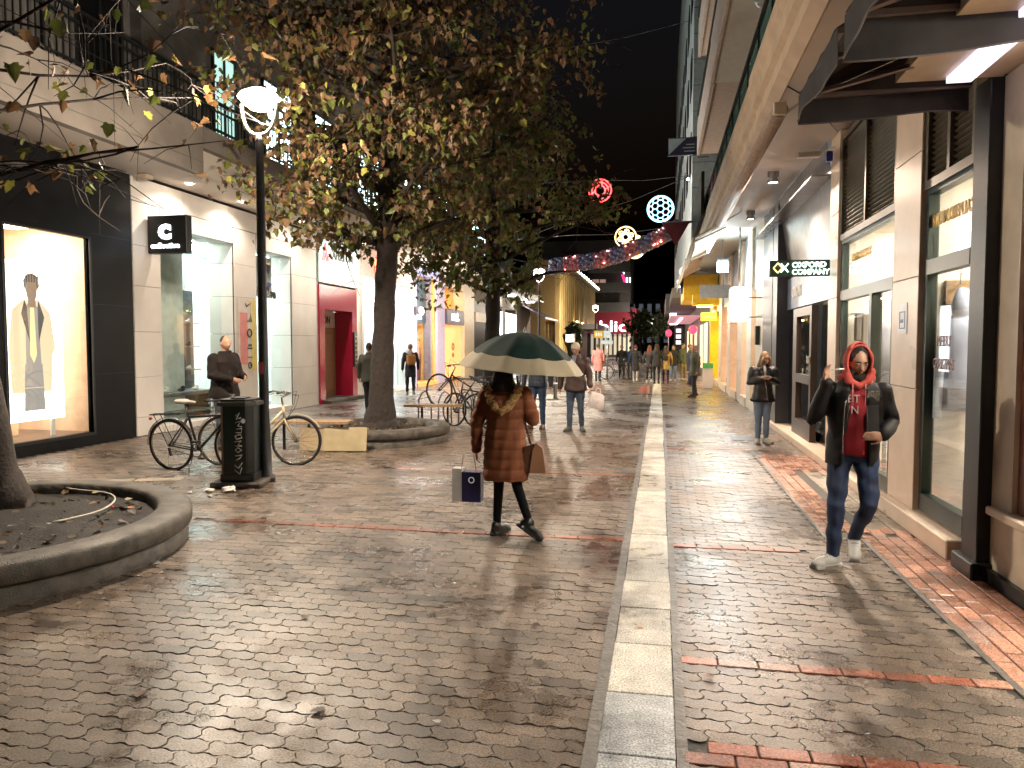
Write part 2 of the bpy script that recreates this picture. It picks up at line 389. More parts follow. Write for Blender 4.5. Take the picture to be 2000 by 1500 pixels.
# marble slabs of the gutter strip
jy = [.7, 1.3, 1.95, 2.5, 3.11, 3.68, 4.31, 4.91, 5.48, 6.07, 6.85, 7.57, 8.31, 9.1, 9.94, 10.7, 11.52, 12.6, 13.68, 15, 16.3, 18]
while jy[-1] < 60: jy.append(jy[-1]+1.6)
for a, b_ in zip(jy[:-1], jy[1:]):
    z = rng.normal(0, .0015); c = np.array([.50, .465, .41])*rng.uniform(.82, 1.12)
    if a < 3.5: c = np.array([.40, .41, .42])
    mb = MB().bbox(SX0+rng.normal(0, .004), SX1+rng.normal(0, .004), a+.004, b_-.004, -.03, .009+z, .004)
    s_ = part('marble_slab', mb, STON, pave); tint_mesh(s_.data, [(*c, 1)]*len(s_.data.vertices))
for x0, x1, y0, y1 in ((SX0-.065, SX0-.002, .5, 18), (SX1+.002, SX1+.05, .5, 18), (1.755, 1.79, 2.2, 7.05), (1.45, 1.48, 7.05, 12.5)):
    structure('mortar_strip', MB().box(x0, x1, y0, y1, -.02, .0055), mat('grey_mortar', (.12, .11, .1), .5, vary=.3, scale=20, bump=.5, rvary=.15))
# red bricks: cross bands and the border along the right-hand shops
def brick(x0, x1, y0, y1, dull=1):
    c = np.array([.28, .088, .05])*rng.uniform(.7, 1.25)*dull
    if x0 > 1.4: c = c*np.array([1.5, 2.3, 2.7])
    if rng.random() < .12: c = np.array([.33, .2, .16])
    mb = MB().bbox(x0+.004, x1-.004, y0+.004, y1-.004, -.016, .005+rng.normal(0, .001), .004)
    s_ = part('brick', mb, BRK, pave); tint_mesh(s_.data, [(*c, 1)]*len(s_.data.vertices)); return s_
for (a, b_, x0, x1) in BANDS:
    rows = round((b_-a)/.1)
    for k in range(max(1, rows)):
        x = x0+.03+(.1 if k % 2 else 0)
        while x < x1:
            brick(x, x+.21, a+k*.1, a+k*.1+.1, .7 if x < -1 else 1); x += .21
bb = MB(); tc_ = []
for yy in np.arange(2.2, 12.2, .25):
    x0, cols = (1.79, 5) if yy < 7.05 else (1.48, 8)
    for k in range(cols):
        off = .125 if k % 2 else 0
        if yy < 7.3: brick(x0+k*.108, x0+k*.108+.106, yy+off, yy+off+.248)
        elif k < 3 or yy > 10.5: brick(x0+k*.108, x0+k*.108+.106, yy+off, yy+off+.248)
        elif k % 2 == 0:
            s_ = part('kerb_tile', MB().bbox(x0+k*.108+.004, x0+k*.108+.212, yy+.004, yy+.246, -.016, .002+rng.normal(0, .001), .004), PAV, pave)
            tint_mesh(s_.data, [(*(np.array([.3, .25, .2])*rng.uniform(.85, 1.1)), 1)]*len(s_.data.vertices))
# pale slabs laid into the paving by the bicycles
for (px, py), (qx, qy) in (((-7.6, 7.9), (-7.1, 8.1)), ((-7.08, 8.1), (-6.5, 8.4)), ((-6.48, 8.4), (-5.95, 8.6))):
    s_ = part('marble_slab', MB().obox(((px+qx)/2, (py+qy)/2, -.004), (qx-px, qy-py, 0), (-(qy-py), qx-px, 0), (0,0,1), math.hypot(qx-px, qy-py)/2-.005, .11, .012), STON, pave)
    tint_mesh(s_.data, [(.36, .3, .24, 1)]*len(s_.data.vertices))
# ------------------------------------------------------------------ left side of the street (facades on x = -9.5)
LX = -9.5
def building(name, label, cat='building', loc=(LX, 10, 0), group=None): return thing(name, label, cat, loc, 0, group)
def panel_wall(root, x0, x1, y0, y1, z0, z1, ys, zs, m, name='cladding_panel', g=.006, back=None):
    # cladding built panel by panel, with open recessed joints over a dark backing
    part('backing', MB().box(x0+(.02 if x1 > x0 else -.02), x1-.03, y0+.01, y1-.01, z0, z1-.01), back or M['black_metal'], root)
    for a, b in zip(ys[:-1], ys[1:]):
        for c, d in zip(zs[:-1], zs[1:]):
            part(name, MB().bbox(x1-.03, x1+rng.normal(0, .001), a+g/2, b-g/2, c+g/2, d-g/2, .003), m, root)
def railing(name, label, x, y0, y1, z0, h, parent=None, sp=.11, ends=True):
    r = thing(name, label, 'railing', (x, (y0+y1)/2, z0))
    part('top_rail', MB().box(x-.03, x+.03, y0, y1, z0+h-.05, z0+h), M['black_metal'], r)
    part('lower_rail', MB().box(x-.02, x+.02, y0, y1, z0+.06, z0+.1), M['black_metal'], r)
    part('middle_rail', MB().box(x-.02, x+.02, y0, y1, z0+h-.2, z0+h-.165), M['black_metal'], r)
    m0 = None; y = y0+.03
    while y < y1:
        big = int(round((y-y0)/sp)) % 12 == 0; w = .022 if big else .009
        part('post' if big else 'baluster', MB().box(x-w, x+w, y-w, y+w, z0, z0+h-.05), M['black_metal'], r); y += sp
    return r
# --- the dark shop with the lightbox
b1 = building('dark_shop_building', 'building with black stone shopfront and grey upper wall at the left edge')
yl = .5
part('facade', MB().box(LX-.1, LX, 9.55-8, 9.62, 0, 4.8).box(LX-.1, LX, 9.62, 11.32, 3.5, 4.8).box(LX-.1, LX, 11.32, 12.38, 0, 4.8).box(LX-.1, LX, 9.62, 11.32, 0, .22), M['black_stone'], b1, label='black polished stone wall')
for z in (1.2, 2.4, 3.6): part('joint_strip', MB().box(LX, LX+.002, 11.4, 12.37, z, z+.006), M['lamp_metal'], b1)
part('upper_wall', MB().box(LX-.4, LX, 1.5, 12.5, 5.0, 14), M['plaster_dark'], b1)
part('shop_floor', MB().box(LX-2.4, LX-.1, 9.4, 11.5, 0, .22), mat('dark_floor', (.08,.06,.05), .3), b1)
part('shop_back_wall', MB().box(LX-2.5, LX-2.4, 8.5, 11.8, 0, 4).box(LX-2.4, LX-.1, 11.4, 11.5, .22, 4).box(LX-2.4, LX-.4, 8.4, 8.5, 0, 4), mat('peach_wall', (.62,.46,.34), .7), b1)
part('shop_ceiling', MB().box(LX-2.4, LX-.4, 8.5, 11.45, 3.7, 3.8), mat('peach_wall', None), b1)
part('window_glass', MB().box(LX-.06, LX-.05, 9.62, 11.32, .22, 3.5), GL, b1)
part('window_frame', MB().box(LX-.08, LX+.01, 11.32, 11.37, .2, 3.52).box(LX-.08, LX+.01, 9.57, 9.62, .2, 3.52).box(LX-.08, LX+.01, 9.57, 11.37, .17, .21).box(LX-.08, LX+.01, 9.57, 11.37, 3.505, 3.53), M['black_metal'], b1)
part('ceiling_spotlight', MB().box(LX-1.3, LX-.5, 9.0, 11.1, 3.66, 3.695), emit('warm_panel', (1,.8,.6), 24), b1)
part('display_plinth', MB().bbox(LX-1.5, LX-.8, 9.7, 10.6, .22, .62, .01), mat('warm_plinth', (.6,.42,.25), .5), b1)
# lightbox poster: a flat backlit print of a dressed figure
px = LX-.3
lb = thing('lightbox_poster', 'tall backlit fashion poster of a figure in a pale coat inside the dark shop window', 'poster', (px, 10.4, .5))
part('light_panel', MB().box(px-.06, px, 9.5, 11.02, .5, 3.02), emit('lightbox_white', (1,.86,.74), 3.2), lb)
part('stand', MB().box(px-.05, px-.01, 10.75, 10.82, .22, .5).box(px-.05, px-.01, 9.8, 9.87, .22, .5), M['white'], lb)['kind'] = 'stuff'
def flat(name, pts, m, d): # silhouette printed flat on the panel, y-z outline
    return part(name, MB().prism([(y, z) for y, z in pts], px+d-.0015, px+d, 'x'), m, lb)
yc = 10.4
pr_coat = emit('print_cream', (.85,.62,.42), .55); pr_skin = emit('print_brown', (.28,.16,.09), .55); pr_dark = emit('print_dark', (.035,.03,.035), .5); pr_grey = emit('print_grey', (.3,.27,.26), .6)
flat('printed_coat', [(yc-.42,.95),(yc-.46,1.7),(yc-.38,2.25),(yc-.17,2.42),(yc+.15,2.42),(yc+.37,2.22),(yc+.46,1.65),(yc+.4,1.55),(yc+.36,.95)], pr_coat, .004)
flat('printed_trousers', [(yc-.2,.66),(yc-.16,1.4),(yc+.18,1.4),(yc+.22,.66)], pr_grey, .006)
flat('printed_shirt', [(yc-.14,1.4),(yc-.13,2.3),(yc-.02,2.42),(yc+.12,2.3),(yc+.16,1.4)], pr_grey, .0075)
flat('printed_tie', [(yc-.03,2.3),(yc+.04,2.3),(yc+.07,1.55),(yc+.01,1.42),(yc-.06,1.55)], emit('print_tie', (.9,.62,.3), .8), .009)
flat('printed_lapel', [(yc-.14,2.42),(yc-.21,2.2),(yc-.06,1.75),(yc-.1,2.3)], pr_dark, .0105)
flat('printed_lapel', [(yc+.13,2.42),(yc+.24,2.15),(yc+.12,1.75),(yc+.11,2.3)], pr_dark, .0105)
flat('printed_face', [(yc+.13*math.cos(a)*(1 if math.sin(a) > 0 else .8), 2.56+.2*math.sin(a)) for a in np.linspace(0, 2*PI, 20)[:-1]], pr_skin, .012)
flat('printed_neck', [(yc-.07,2.3),(yc-.07,2.46),(yc+.07,2.46),(yc+.08,2.3)], pr_skin, .0112)
flat('printed_hair', [(yc-.14,2.58),(yc-.16,2.72),(yc-.08,2.82),(yc+.02,2.84),(yc+.12,2.8),(yc+.16,2.66),(yc+.13,2.58),(yc+.08,2.7),(yc-.09,2.7)], pr_dark, .0135)
for k in range(6): flat('printed_braid', [(yc-.13+k*.05,2.66),(yc-.11+k*.05,2.66),(yc-.105+k*.05,2.86),(yc-.125+k*.05,2.87)], pr_skin, .015)
for y in (10.0, 10.4, 10.8): flat('print_band', [(y-.2,1.02),(y+.2,1.02),(y+.2,1.03),(y-.2,1.03)], pr_coat, .016)
# --- first balcony and its railing, wall above with lit window
bal = thing('balcony_slab', 'deep weathered grey balcony slab over the black shopfront', 'balcony', (-8.2, 10, 4.8))
part('fascia', MB().box(-8.35, -8.2, 1.5, 12.68, 4.8, 5.68), M['plaster'], bal)
part('soffit', MB().box(LX-.0, -8.35, 1.5, 12.68, 4.8, 4.95), M['soffit'], bal)
part('groove', MB().box(-8.2, -8.196, 1.5, 12.68, 5.02, 5.035), M['plaster_dark'], bal)
part('end_wall', MB().box(LX, -8.35, 12.53, 12.68, 4.951, 5.6), M['plaster'], bal)
part('siren_box', MB().bbox(-9.3, -9.1, 12.3, 12.5, 4.71, 4.79, .01), mat('beige_plastic', (.5,.4,.3), .5), bal)
railing('balcony_railing', 'black iron railing on the weathered balcony above the black shopfront', -8.26, 6.2, 12.68, 5.68, .85, sp=.12)
railing('balcony_railing', 'short black railing closing the far end of the nearer balcony', -8.26, 12.75, 14.6, 5.68, .62, sp=.12)
def wall_window(root, y0, y1, z0, z1, x=LX, em=None, fr=None, shut=False):
    f = part('window', MB().box(x, x+.05, y0-.06, y0, z0, z1).box(x, x+.05, y1, y1+.06, z0, z1).box(x, x+.05, y0-.06, y1+.06, z1, z1+.06).box(x, x+.05, y0-.06, y1+.06, z0-.06, z0).box(x, x+.045, (y0+y1)/2-.03, (y0+y1)/2+.03, z0, z1), fr or M['black_metal'], root)
    part('pane', MB().box(x+.004, x+.012, y0, y1, z0, z1), em or M['black_stone'], f); return f
CY = emit('lit_window_mint', (.62,1,.9), .5)
wall_window(b1, 15.1, 15.9, 5.9, 8.0, em=CY); wall_window(b1, 11.2, 12.2, 5.7, 7.9)
# --- white clad shop "collective"
b2 = building('white_shop_building', 'white panel clad shop with tall glazed bays behind the bicycles', loc=(LX, 16, 0))
zc = [0, .35, 1.1, 1.95, 2.8, 3.55, 4.35]
def pillar(y0, y1): panel_wall(b2, LX-.6, LX, y0, y1, 0, 4.35, [y0, y1], zc, M['cladding'])
pillar(12.42, 13.2); pillar(15.8, 16.75); pillar(18.55, 20.0)
# deep reveals (their street-end faces are seen obliquely)
for y0 in (15.78, 18.53):
    for c, d in zip(zc[:-1], zc[1:]): part('cladding_panel', MB().bbox(LX-.62, LX-.035, y0-.02, y0, c+.004, d-.004, .003), M['cladding'], b2)
panel_wall(b2, LX-.6, LX, 12.42, 20.0, 4.36, 4.8, [12.42, 13.9, 15.6, 17.3, 20.0], [4.36, 4.8], M['cladding'])
for y0, y1 in ((13.22, 15.75), (16.78, 18.5)):
    part('lintel', MB().box(LX-.6, LX, y0, y1, 4.0, 4.35), M['cladding'], b2)
    part('window_glass', MB().box(LX-.32, LX-.31, y0, y1, .12, 4.0), GL, b2)
    part('sill', MB().box(LX-.6, LX+.02, y0, y1, 0, .12), M['cladding'], b2)
mint = mat('shop_white', (.8,.83,.81), .5)
part('shop_back_wall', MB().box(LX-3.1, LX-3.0, 12.4, 20, 0, 4.2).box(LX-3, LX-.6, 12.35, 12.42, 0, 4.2).box(LX-3, LX-.6, 19.9, 20, 0, 4.2), mint, b2)
part('shop_ceiling', MB().box(LX-3, LX-.6, 12.42, 19.9, 4.1, 4.2), mint, b2)
part('shop_floor', MB().box(LX-3, LX-.6, 12.42, 19.9, 0, .1), mat('shop_floor', (.4,.4,.4), .25), b2)
for y in (12.8, 14.6, 16.4, 18.2): part('ceiling_light', MB().box(LX-2.4, LX-1.0, y, y+1.2, 4.06, 4.095), emit('cool_panel', (.86,1,.97), 15), b2)
part('interior_column', MB().box(LX-1.2, LX-.7, 13.9, 14.9, .1, 4.1), mat('pale_mint', (.62,.7,.68), .5), b2)
part('screen_panel', MB().box(LX-1.6, LX-1.5, 15.0, 16.2, 3.0, 4.0), mint, b2)
part('dark_display', MB().box(LX-1.7, LX-1.6, 14.9, 16.6, .1, 3.0), mat('slate', (.09,.1,.105), .4), b2)
sh = M['black_metal']
t = thing('display_table', 'dark display table with shoes inside the white shop window', 'table', (LX-.95, 14.0, .1))
part('table_top', MB().bbox(LX-1.4, LX-.45, 13.3, 15.6, .62, .7, .01), mat('slate', None), t); part('table_top', MB().bbox(LX-1.3, LX-.45, 13.3, 15.6, .25, .3, .01), mat('slate', None), t)
for y in (13.35, 15.5): part('leg', MB().box(LX-1.35, LX-.5, y, y+.05, .1, .62), sh, t)
def shoe_mb(mb, x, y, z, s=1): mb.ball((x, y, z+.035*s), .045*s, .13*s, .04*s, 8, 5); mb.ball((x, y+.06*s, z+.075*s), .04*s, .06*s, .045*s, 8, 5); return mb
for k, (y, c) in enumerate([(13.5, 'black'), (13.75, 'black'), (14.15, 'white'), (14.7, 'black'), (15.2, 'white')]):
    solo('display_shoe', shoe_mb(MB(), LX-.65, y, .7), M['white'] if c == 'white' else M['rubber'], '%s shoe on the display table, number %s from the near pillar' % (c, ['one', 'two', 'three', 'four', 'five'][k]), 'shoe', 'shoes on the display table')
# shelves of shoes on the dark display
for k, z in enumerate((.55, 1.1, 1.65, 2.2)):
    part('shelf', MB().box(LX-1.6, LX-1.35, 14.95, 16.5, z, z+.03), M['grey'], b2)
    for j in range(4):
        solo('display_shoe', shoe_mb(MB(), LX-1.47, 15.1+j*.36, z+.03, .8), [M['white'], M['rubber'], mat('grey_shoe', (.3,.3,.32), .6), M['white']][(j+k) % 4], '%s sneaker on the %s wall shelf of the white shop' % (['leftmost', 'second', 'third', 'rightmost'][j], ['lowest', 'second', 'third', 'top'][k]), 'shoe', 'sneakers on the wall shelves')
for y, xx, c, lb_ in ((13.45, -.75, (.02,.05,.04), 'dark green jacket'), (14.9, -1.25, (.03,.03,.035), 'black top'), (17.3, -1.0, (.25,.26,.3), 'grey sweatshirt')):
    mq = thing('mannequin', 'shop mannequin in a %s inside the white shop' % lb_, 'mannequin', (LX+xx, y, .1)); cc = mat('mannequin_cloth_%d' % (y*10), c, .85)
    part('torso', MB().lathe([(.0,.85),(.17,.86),(.17,1.0),(.14,1.15),(.2,1.38),(.18,1.45),(.06,1.5),(.0,1.51)], 12, (LX+xx, y, .15), .7, 1.0), cc, mq); part('head', MB().ball((LX+xx, y, 1.8), .08, .09, .115), mat('mannequin_red', (.3,.05,.04), .5) if y < 14 else M['white'], mq)
    for q in (-1, 1): part('leg', MB().tube([(LX+xx, y+q*.08, 1.02), (LX+xx, y+q*.1, .14)], [.085, .05], 8), M['rubber'], mq); part('arm', MB().tube([(LX+xx, y+q*.2, 1.55), (LX+xx+.03, y+q*.26, 1.3), (LX+xx+.06, y+q*.24, 1.05)], [.05,.045,.035], 8), cc, mq)
# blade sign
sg = thing('blade_sign', 'square black blade sign with lit letter C at the near white pillar', 'sign', (-9.1, 12.85, 3.4))
part('sign_box', MB().bbox(-9.47, -8.66, 12.8, 12.98, 3.42, 4.12, .008), M['black_metal'], sg)
WL = emit('sign_white', (.85,.93,1), 3.0)
lettering('letter', 'c', .52, (-9.24, 12.795, 3.7), '-y', WL, sg, bold=.022, xs=1.15); lettering('lettering', 'collective', .125, (-9.4, 12.795, 3.52), '-y', WL, sg, bold=.005, xs=1.25)
lettering('lettering', 'collective', .33, (LX-.27, 16.95, 2.9), '+x', M['black_metal'], b2, bold=.014, xs=.97)
part('window_graphic', MB().box(LX-.34, LX-.335, 17.0, 18.1, 3.0, 3.92), mat('grey_poster', (.42,.44,.48), .5), b2)
for q in ([(17.5,3.6),(17.8,3.75),(18.0,3.72),(17.9,3.5),(17.75,3.6),(17.6,3.5)], [(17.55,3.15),(17.9,3.3),(18.05,3.25),(17.8,3.05),(17.9,3.2),(17.65,3.1)]):
    part('printed_emblem', MB().prism(q, LX-.303, LX-.306, 'x'), mat('indigo_print', (.08,.07,.2), .5), b2)
# poster strip with sport marks
ps = thing('sale_poster', 'pink and yellow poster strip with small black sport marks on the second pillar', 'poster', (LX+.01, 16.2, 2))
part('sheet', MB().box(LX+.004, LX+.01, 15.9, 16.7, .95, 2.78), mat('poster_white', (.7,.62,.55), .5), ps)
part('pink_band', MB().box(LX+.0102, LX+.0125, 15.98, 16.3, 1.25, 2.45), mat('poster_pink', (.75,.22,.2), .5), ps)
part('yellow_band', MB().box(LX+.0102, LX+.0125, 16.45, 16.68, 1.1, 2.77), mat('poster_yellow', (.75,.6,.12), .5), ps)
K = mat('print_black', (.02,.02,.02), .5)
part('tick_mark', MB().prism([(16.2,2.66),(16.26,2.57),(16.5,2.7),(16.28,2.63),(16.22,2.68)], LX+.013, LX+.016, 'x'), K, ps)
part('three_stripe_mark', MB().prism([(16.28,2.24),(16.34,2.24),(16.34,2.3)], LX+.013, LX+.016, 'x').prism([(16.36,2.24),(16.42,2.24),(16.42,2.38)], LX+.013, LX+.016, 'x').prism([(16.44,2.24),(16.5,2.24),(16.44,2.45)], LX+.013, LX+.016, 'x'), K, ps)
part('ring_mark', MB().ring((LX+.015, 16.38, 1.98), .09, .018, 16, 4, 'x'), K, ps)
part('block_mark', MB().box(LX+.013, LX+.016, 16.28, 16.5, 1.6, 1.64).box(LX+.013, LX+.016, 16.31, 16.47, 1.66, 1.72).box(LX+.013, LX+.016, 16.28, 16.5, 1.4, 1.42), K, ps)
part('g_mark', MB().ring((LX+.015, 16.38, 1.22), .07, .016, 14, 4, 'x').box(LX+.013, LX+.016, 16.38, 16.45, 1.21, 1.24), K, ps)
# second balcony: long slab above the shops
bal2 = thing('balcony_slab', 'long pale balcony slab with bright soffit over the white shop', 'balcony', (-8.2, 18, 4.9))
part('soffit', MB().box(LX, -8.35, 12.75, 42, 4.85, 5.35), M['soffit'], bal2)
part('fascia', MB().box(-8.35, -8.2, 12.7, 42, 5.3, 5.68), M['plaster'], bal2)
for y in (13.5, 15.4, 18.2, 20.6, 22.5): solo('soffit_downlight', MB().lathe([(.0, -.005), (.06, -.005), (.075, .012), (.0, .012)], 14, (LX+.45, y, 4.84)), emit('downlight', (1,.86,.7), 60), 'small round soffit downlight over the %s' % {13.5: 'nearest white shop window', 15.4: 'second white pillar', 18.2: 'third white pillar', 20.6: 'near side of the blue sign panel', 22.5: 'far edge of the blue sign panel'}[y], 'ceiling light', 'downlights in the left balcony soffit')
for i_, y in enumerate((13.5, 15.4, 18.2, 20.6, 22.5)): lamp('downlight_beam', 'SPOT', (LX+.45, y, 4.8), 110, (1,.85,.7), .05, (0, 0, 0), spot=R(150))
for y0, y1 in ((15.0, 27.5), (28, 42)): railing('balcony_railing', 'dark railing of the long balcony %s' % ('above the white shop' if y0 < 20 else 'beyond the second tree'), -8.26, y0, y1, 5.68, .85, sp=.16 if y0 < 20 else .3)
part('upper_wall', MB().box(LX-.4, LX, 12.8, 56, 4.85, 14), M['plaster_dark'], b2)
for y0, y1 in ((17.2, 18.6), (20, 21.2), (23, 25.5), (27.5, 29.5), (32, 35), (38, 41)): wall_window(b2, y0, y1, 5.8, 8.1, em=emit('lit_window_blue', (.6,.92,1), 5))
# --- red portal with wall sign
b3 = building('red_portal_entrance', 'entrance with crimson gloss surround and pale blue sign panel', 'entrance', (LX, 21.4, 0))
part('wall', MB().box(LX-.6, LX-.02, 20.02, 20.12, 0, 4.85).box(LX-.6, LX-.02, 22.85, 23.3, 0, 4.85).box(LX-.6, LX-.3, 20.1, 23, 3.4, 4.85), M['white'], b3)
part('portal', MB().box(LX-.5, LX+.03, 20.12, 20.45, 0, 3.42).box(LX-.5, LX+.03, 20.45, 22.82, 2.72, 3.42).box(LX-.75, LX+.03, 22.45, 22.82, .1, 2.72).box(LX-.75, LX-.61, 20.12, 22.45, 0, 3.4), M['magenta'], b3)
part('door', MB().box(LX-.6, LX-.55, 20.45, 22.45, .1, 2.2), M['door_wood'], b3)
d = part('door_panel', MB().bbox(LX-.549, LX-.53, 20.9, 22.2, .3, 2.05, .01), M['door_wood'], b3)
part('transom_board', MB().box(LX-.6, LX-.56, 20.45, 22.45, 2.22, 2.72), mat('board_cream', (.6,.5,.4), .5), b3)
lettering('lettering', 'ΣTON', .34, (LX-.555, 21.2, 2.35), '+x', K, b3, xs=.9)
part('step', MB().bbox(LX-.9, LX+.25, 20.3, 22.9, 0, .1, .01), M['concrete'], b3)
part('sign_panel', MB().box(LX-.05, LX+.03, 20.1, 23.0, 3.48, 4.82), mat('ice_blue_panel', (.42,.62,.72), .3), b3)
lettering('lettering', 'APIΣTON', .36, (LX+.035, 21.0, 4.22), '+x', K, b3, xs=.98); part('logo', MB().bar((LX+.04,20.35,4.12),(LX+.04,20.53,4.62),.012,.06).bar((LX+.04,20.71,4.12),(LX+.04,20.53,4.62),.012,.06).bar((LX+.04,20.45,4.12),(LX+.04,20.53,4.35),.012,.045).bar((LX+.04,20.61,4.12),(LX+.04,20.53,4.35),.012,.045), mat('logo_red', (.5,.08,.12), .4), b3)
part('small_print', MB().box(LX+.032, LX+.036, 21.0, 22.6, 3.98, 4.0).box(LX+.032, LX+.036, 21.2, 22.7, 3.84, 3.855), mat('print_grey', (.3,.33,.36), .5), b3)
ip = thing('intercom_panel', 'black intercom panel with button rows on the crimson portal', 'intercom', (LX+.06, 22.6, 1.4)); part('plate', MB().bbox(LX+.03, LX+.07, 22.5, 22.74, 1.0, 2.1, .005), M['black_metal'], ip)
for k in range(7): part('button', MB().box(LX+.07, LX+.078, 22.55, 22.69, 1.08+k*.14, 1.14+k*.14), M['silver'], ip)
# --- bright white shop
b4 = building('bright_shop', 'brilliantly lit white shop with red neon letters behind the tree trunk', 'shop', (LX, 25.5, 0))
part('fascia', MB().box(LX-.5, LX, 23.3, 28.3, 3.95, 4.85), mat('pinkish_fascia', (.6,.45,.4), .5), b4)
part('frame', MB().box(LX-.5, LX, 23.3, 23.5, 0, 3.95).box(LX-.5, LX+.02, 27.9, 28.3, 0, 3.95).box(LX-.1, LX+.01, 23.5, 27.9, 3.22, 3.28).box(LX-.1, LX+.01, 23.5, 27.9, 2.82, 2.86).box(LX-.5, LX+.04, 23.5, 27.9, 0, .12), M['white'], b4)
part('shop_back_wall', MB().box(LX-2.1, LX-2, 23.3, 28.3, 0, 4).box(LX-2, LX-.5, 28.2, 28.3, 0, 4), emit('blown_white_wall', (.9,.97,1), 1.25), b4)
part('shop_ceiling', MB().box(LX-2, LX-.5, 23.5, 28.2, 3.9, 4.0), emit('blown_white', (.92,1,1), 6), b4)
part('window_glass', MB().box(LX-.2, LX-.19, 23.5, 27.9, .12, 3.95), GL, b4)
NEON = emit('red_neon', (1,.12,.05), 7)
for i, ch in enumerate('DOCA'): lettering('neon_letter', ch, .62, (LX+.03, 24.4+i*.56, 4.15), '+x', NEON, b4, xs=.9, bold=-.004)
part('hanging_sign', MB().bbox(LX-.08, LX-.02, 23.6, 27.8, 2.87, 3.2, .01), emit('white_signboard', (1,.95,.92), 1.3), b4)
lettering('lettering', 'D O C A', .26, (LX-.015, 24.0, 2.93), '+x', mat('pink_letter', (.6,.3,.3), .5), b4)
for y, c in ((25.0, (.5,.02,.06)), (25.9, (.6,.6,.6)), (27.3, (.5,.02,.06))):
    mq = thing('mannequin', 'shop mannequin in %s top standing in the bright white window' % ('crimson' if c[0] == .5 and y < 26 else 'pale' if c[0] == .6 else 'dark red'), 'mannequin', (LX-.8, y, .12))
    mb = MB().lathe([(.0,.85),(.16,.86),(.17,1.0),(.13,1.15),(.19,1.38),(.17,1.45),(.06,1.5),(.0,1.51)], 12, (LX-.8, y, .1), .7, 1.0)
    part('torso', mb, mat('cloth_%d%d' % (c[0]*100, c[1]*100), c, .7), mq); part('head', MB().ball((LX-.8, y, 1.74), .08, .08, .11), M['white'], mq)
    part('leg', MB().tube([(LX-.8, y-.08, .95), (LX-.8, y-.1, .14)], [.08, .04], 8), M['white'], mq); part('leg', MB().tube([(LX-.8, y+.08, .95), (LX-.8, y+.1, .14)], [.08, .04], 8), M['white'], mq)
# --- orange lit shop "mat."
b5 = building('orange_shop', 'shop with amber lit windows and columns coloured as if lit blue', 'shop', (LX, 32, 0))
blue_lit = mat('blue_lit_column', (.42,.38,.55), .5); amb = mat('amber_wall', (.75,.42,.14), .6)  # blue light falling on the columns is put into their paint colour
part('column', MB().box(LX-.6, LX, 28.3, 28.95, 0, 4.85), blue_lit, b5); part('column', MB().box(LX-.6, LX, 31.8, 33.0, 0, 4.85), blue_lit, b5); part('column', MB().box(LX-.6, LX, 36.5, 38.5, 0, 4.85), M['stone2'], b5)
part('lintel', MB().box(LX-.6, LX, 28.95, 31.8, 4.55, 4.85), mat('blue_lit_lintel', (.25,.3,.6), .5), b5); part('lintel', MB().box(LX-.6, LX, 33, 36.5, 4.3, 4.85), M['stone2'], b5)  # first lintel: the blue light on it is mixed into its colour
part('shop_back_wall', MB().box(LX-1.7, LX-1.6, 28.5, 38, 0, 4.6).box(LX-1.6, LX-.6, 31.7, 31.8, 0, 4.6).box(LX-1.6, LX-.6, 36.4, 36.5, 0, 4.6), amb, b5)
for y in (29.2, 30.6, 33.4, 35): part('ceiling_light', MB().box(LX-1.4, LX-.8, y, y+.8, 4.4, 4.44), emit('amber_light', (1,.68,.3), 12), b5)
part('frame', MB().box(LX-.2, LX-.1, 28.95, 29.1, 0, 4.55).box(LX-.2, LX-.1, 31.65, 31.8, 0, 4.55).box(LX-.5, LX+.05, 28.95, 31.8, 0, .15), amb, b5)
part('dark_transom', MB().box(LX-.3, LX-.25, 29.5, 31.0, 2.6, 4.4), mat('slate_blue', (.1,.13,.2), .3), b5)
lettering('lettering', 'mat', .4, (LX-.24, 29.7, 2.75), '+x', WL, b5, bold=.01)
part('window_glass', MB().box(LX-.16, LX-.155, 29.1, 31.65, .15, 4.5), GL, b5)
mq = thing('mannequin', 'mannequin in rose sweater, dark trousers and cap in the amber window', 'mannequin', (LX-.5, 30.6, .15))
rose = mat('rose_cloth', (.4,.14,.13), .8)
part('torso', MB().lathe([(.0,.8),(.17,.82),(.15,1.0),(.19,1.36),(.06,1.5),(.0,1.51)], 12, (LX-.5, 30.6, .15), .7, 1.1), rose, mq)
part('arm', MB().tube([(LX-.5, 30.38, 1.5), (LX-.45, 30.2, 1.2), (LX-.4, 30.3, 1.0)], [.06,.05,.04], 8), rose, mq); part('arm', MB().tube([(LX-.5, 30.82, 1.5), (LX-.5, 30.95, 1.2), (LX-.5, 30.95, .95)], [.06,.05,.04], 8), rose, mq)
part('trousers', MB().tube([(LX-.5, 30.5, 1.0), (LX-.5, 30.45, .2)], [.1,.07], 8).tube([(LX-.5, 30.7, 1.0), (LX-.5, 30.75, .2)], [.1,.07], 8), mat('plum_cloth', (.1,.03,.04), .8), mq)
part('head', MB().ball((LX-.5, 30.6, 1.82), .085, .085, .11), mat('tan_head', (.5,.32,.2), .6), mq); part('cap', MB().lathe([(.0,.1),(.07,.085),(.1,.02),(.16,.0),(.1,-.01)], 12, (LX-.5, 30.6, 1.88)), rose, mq)
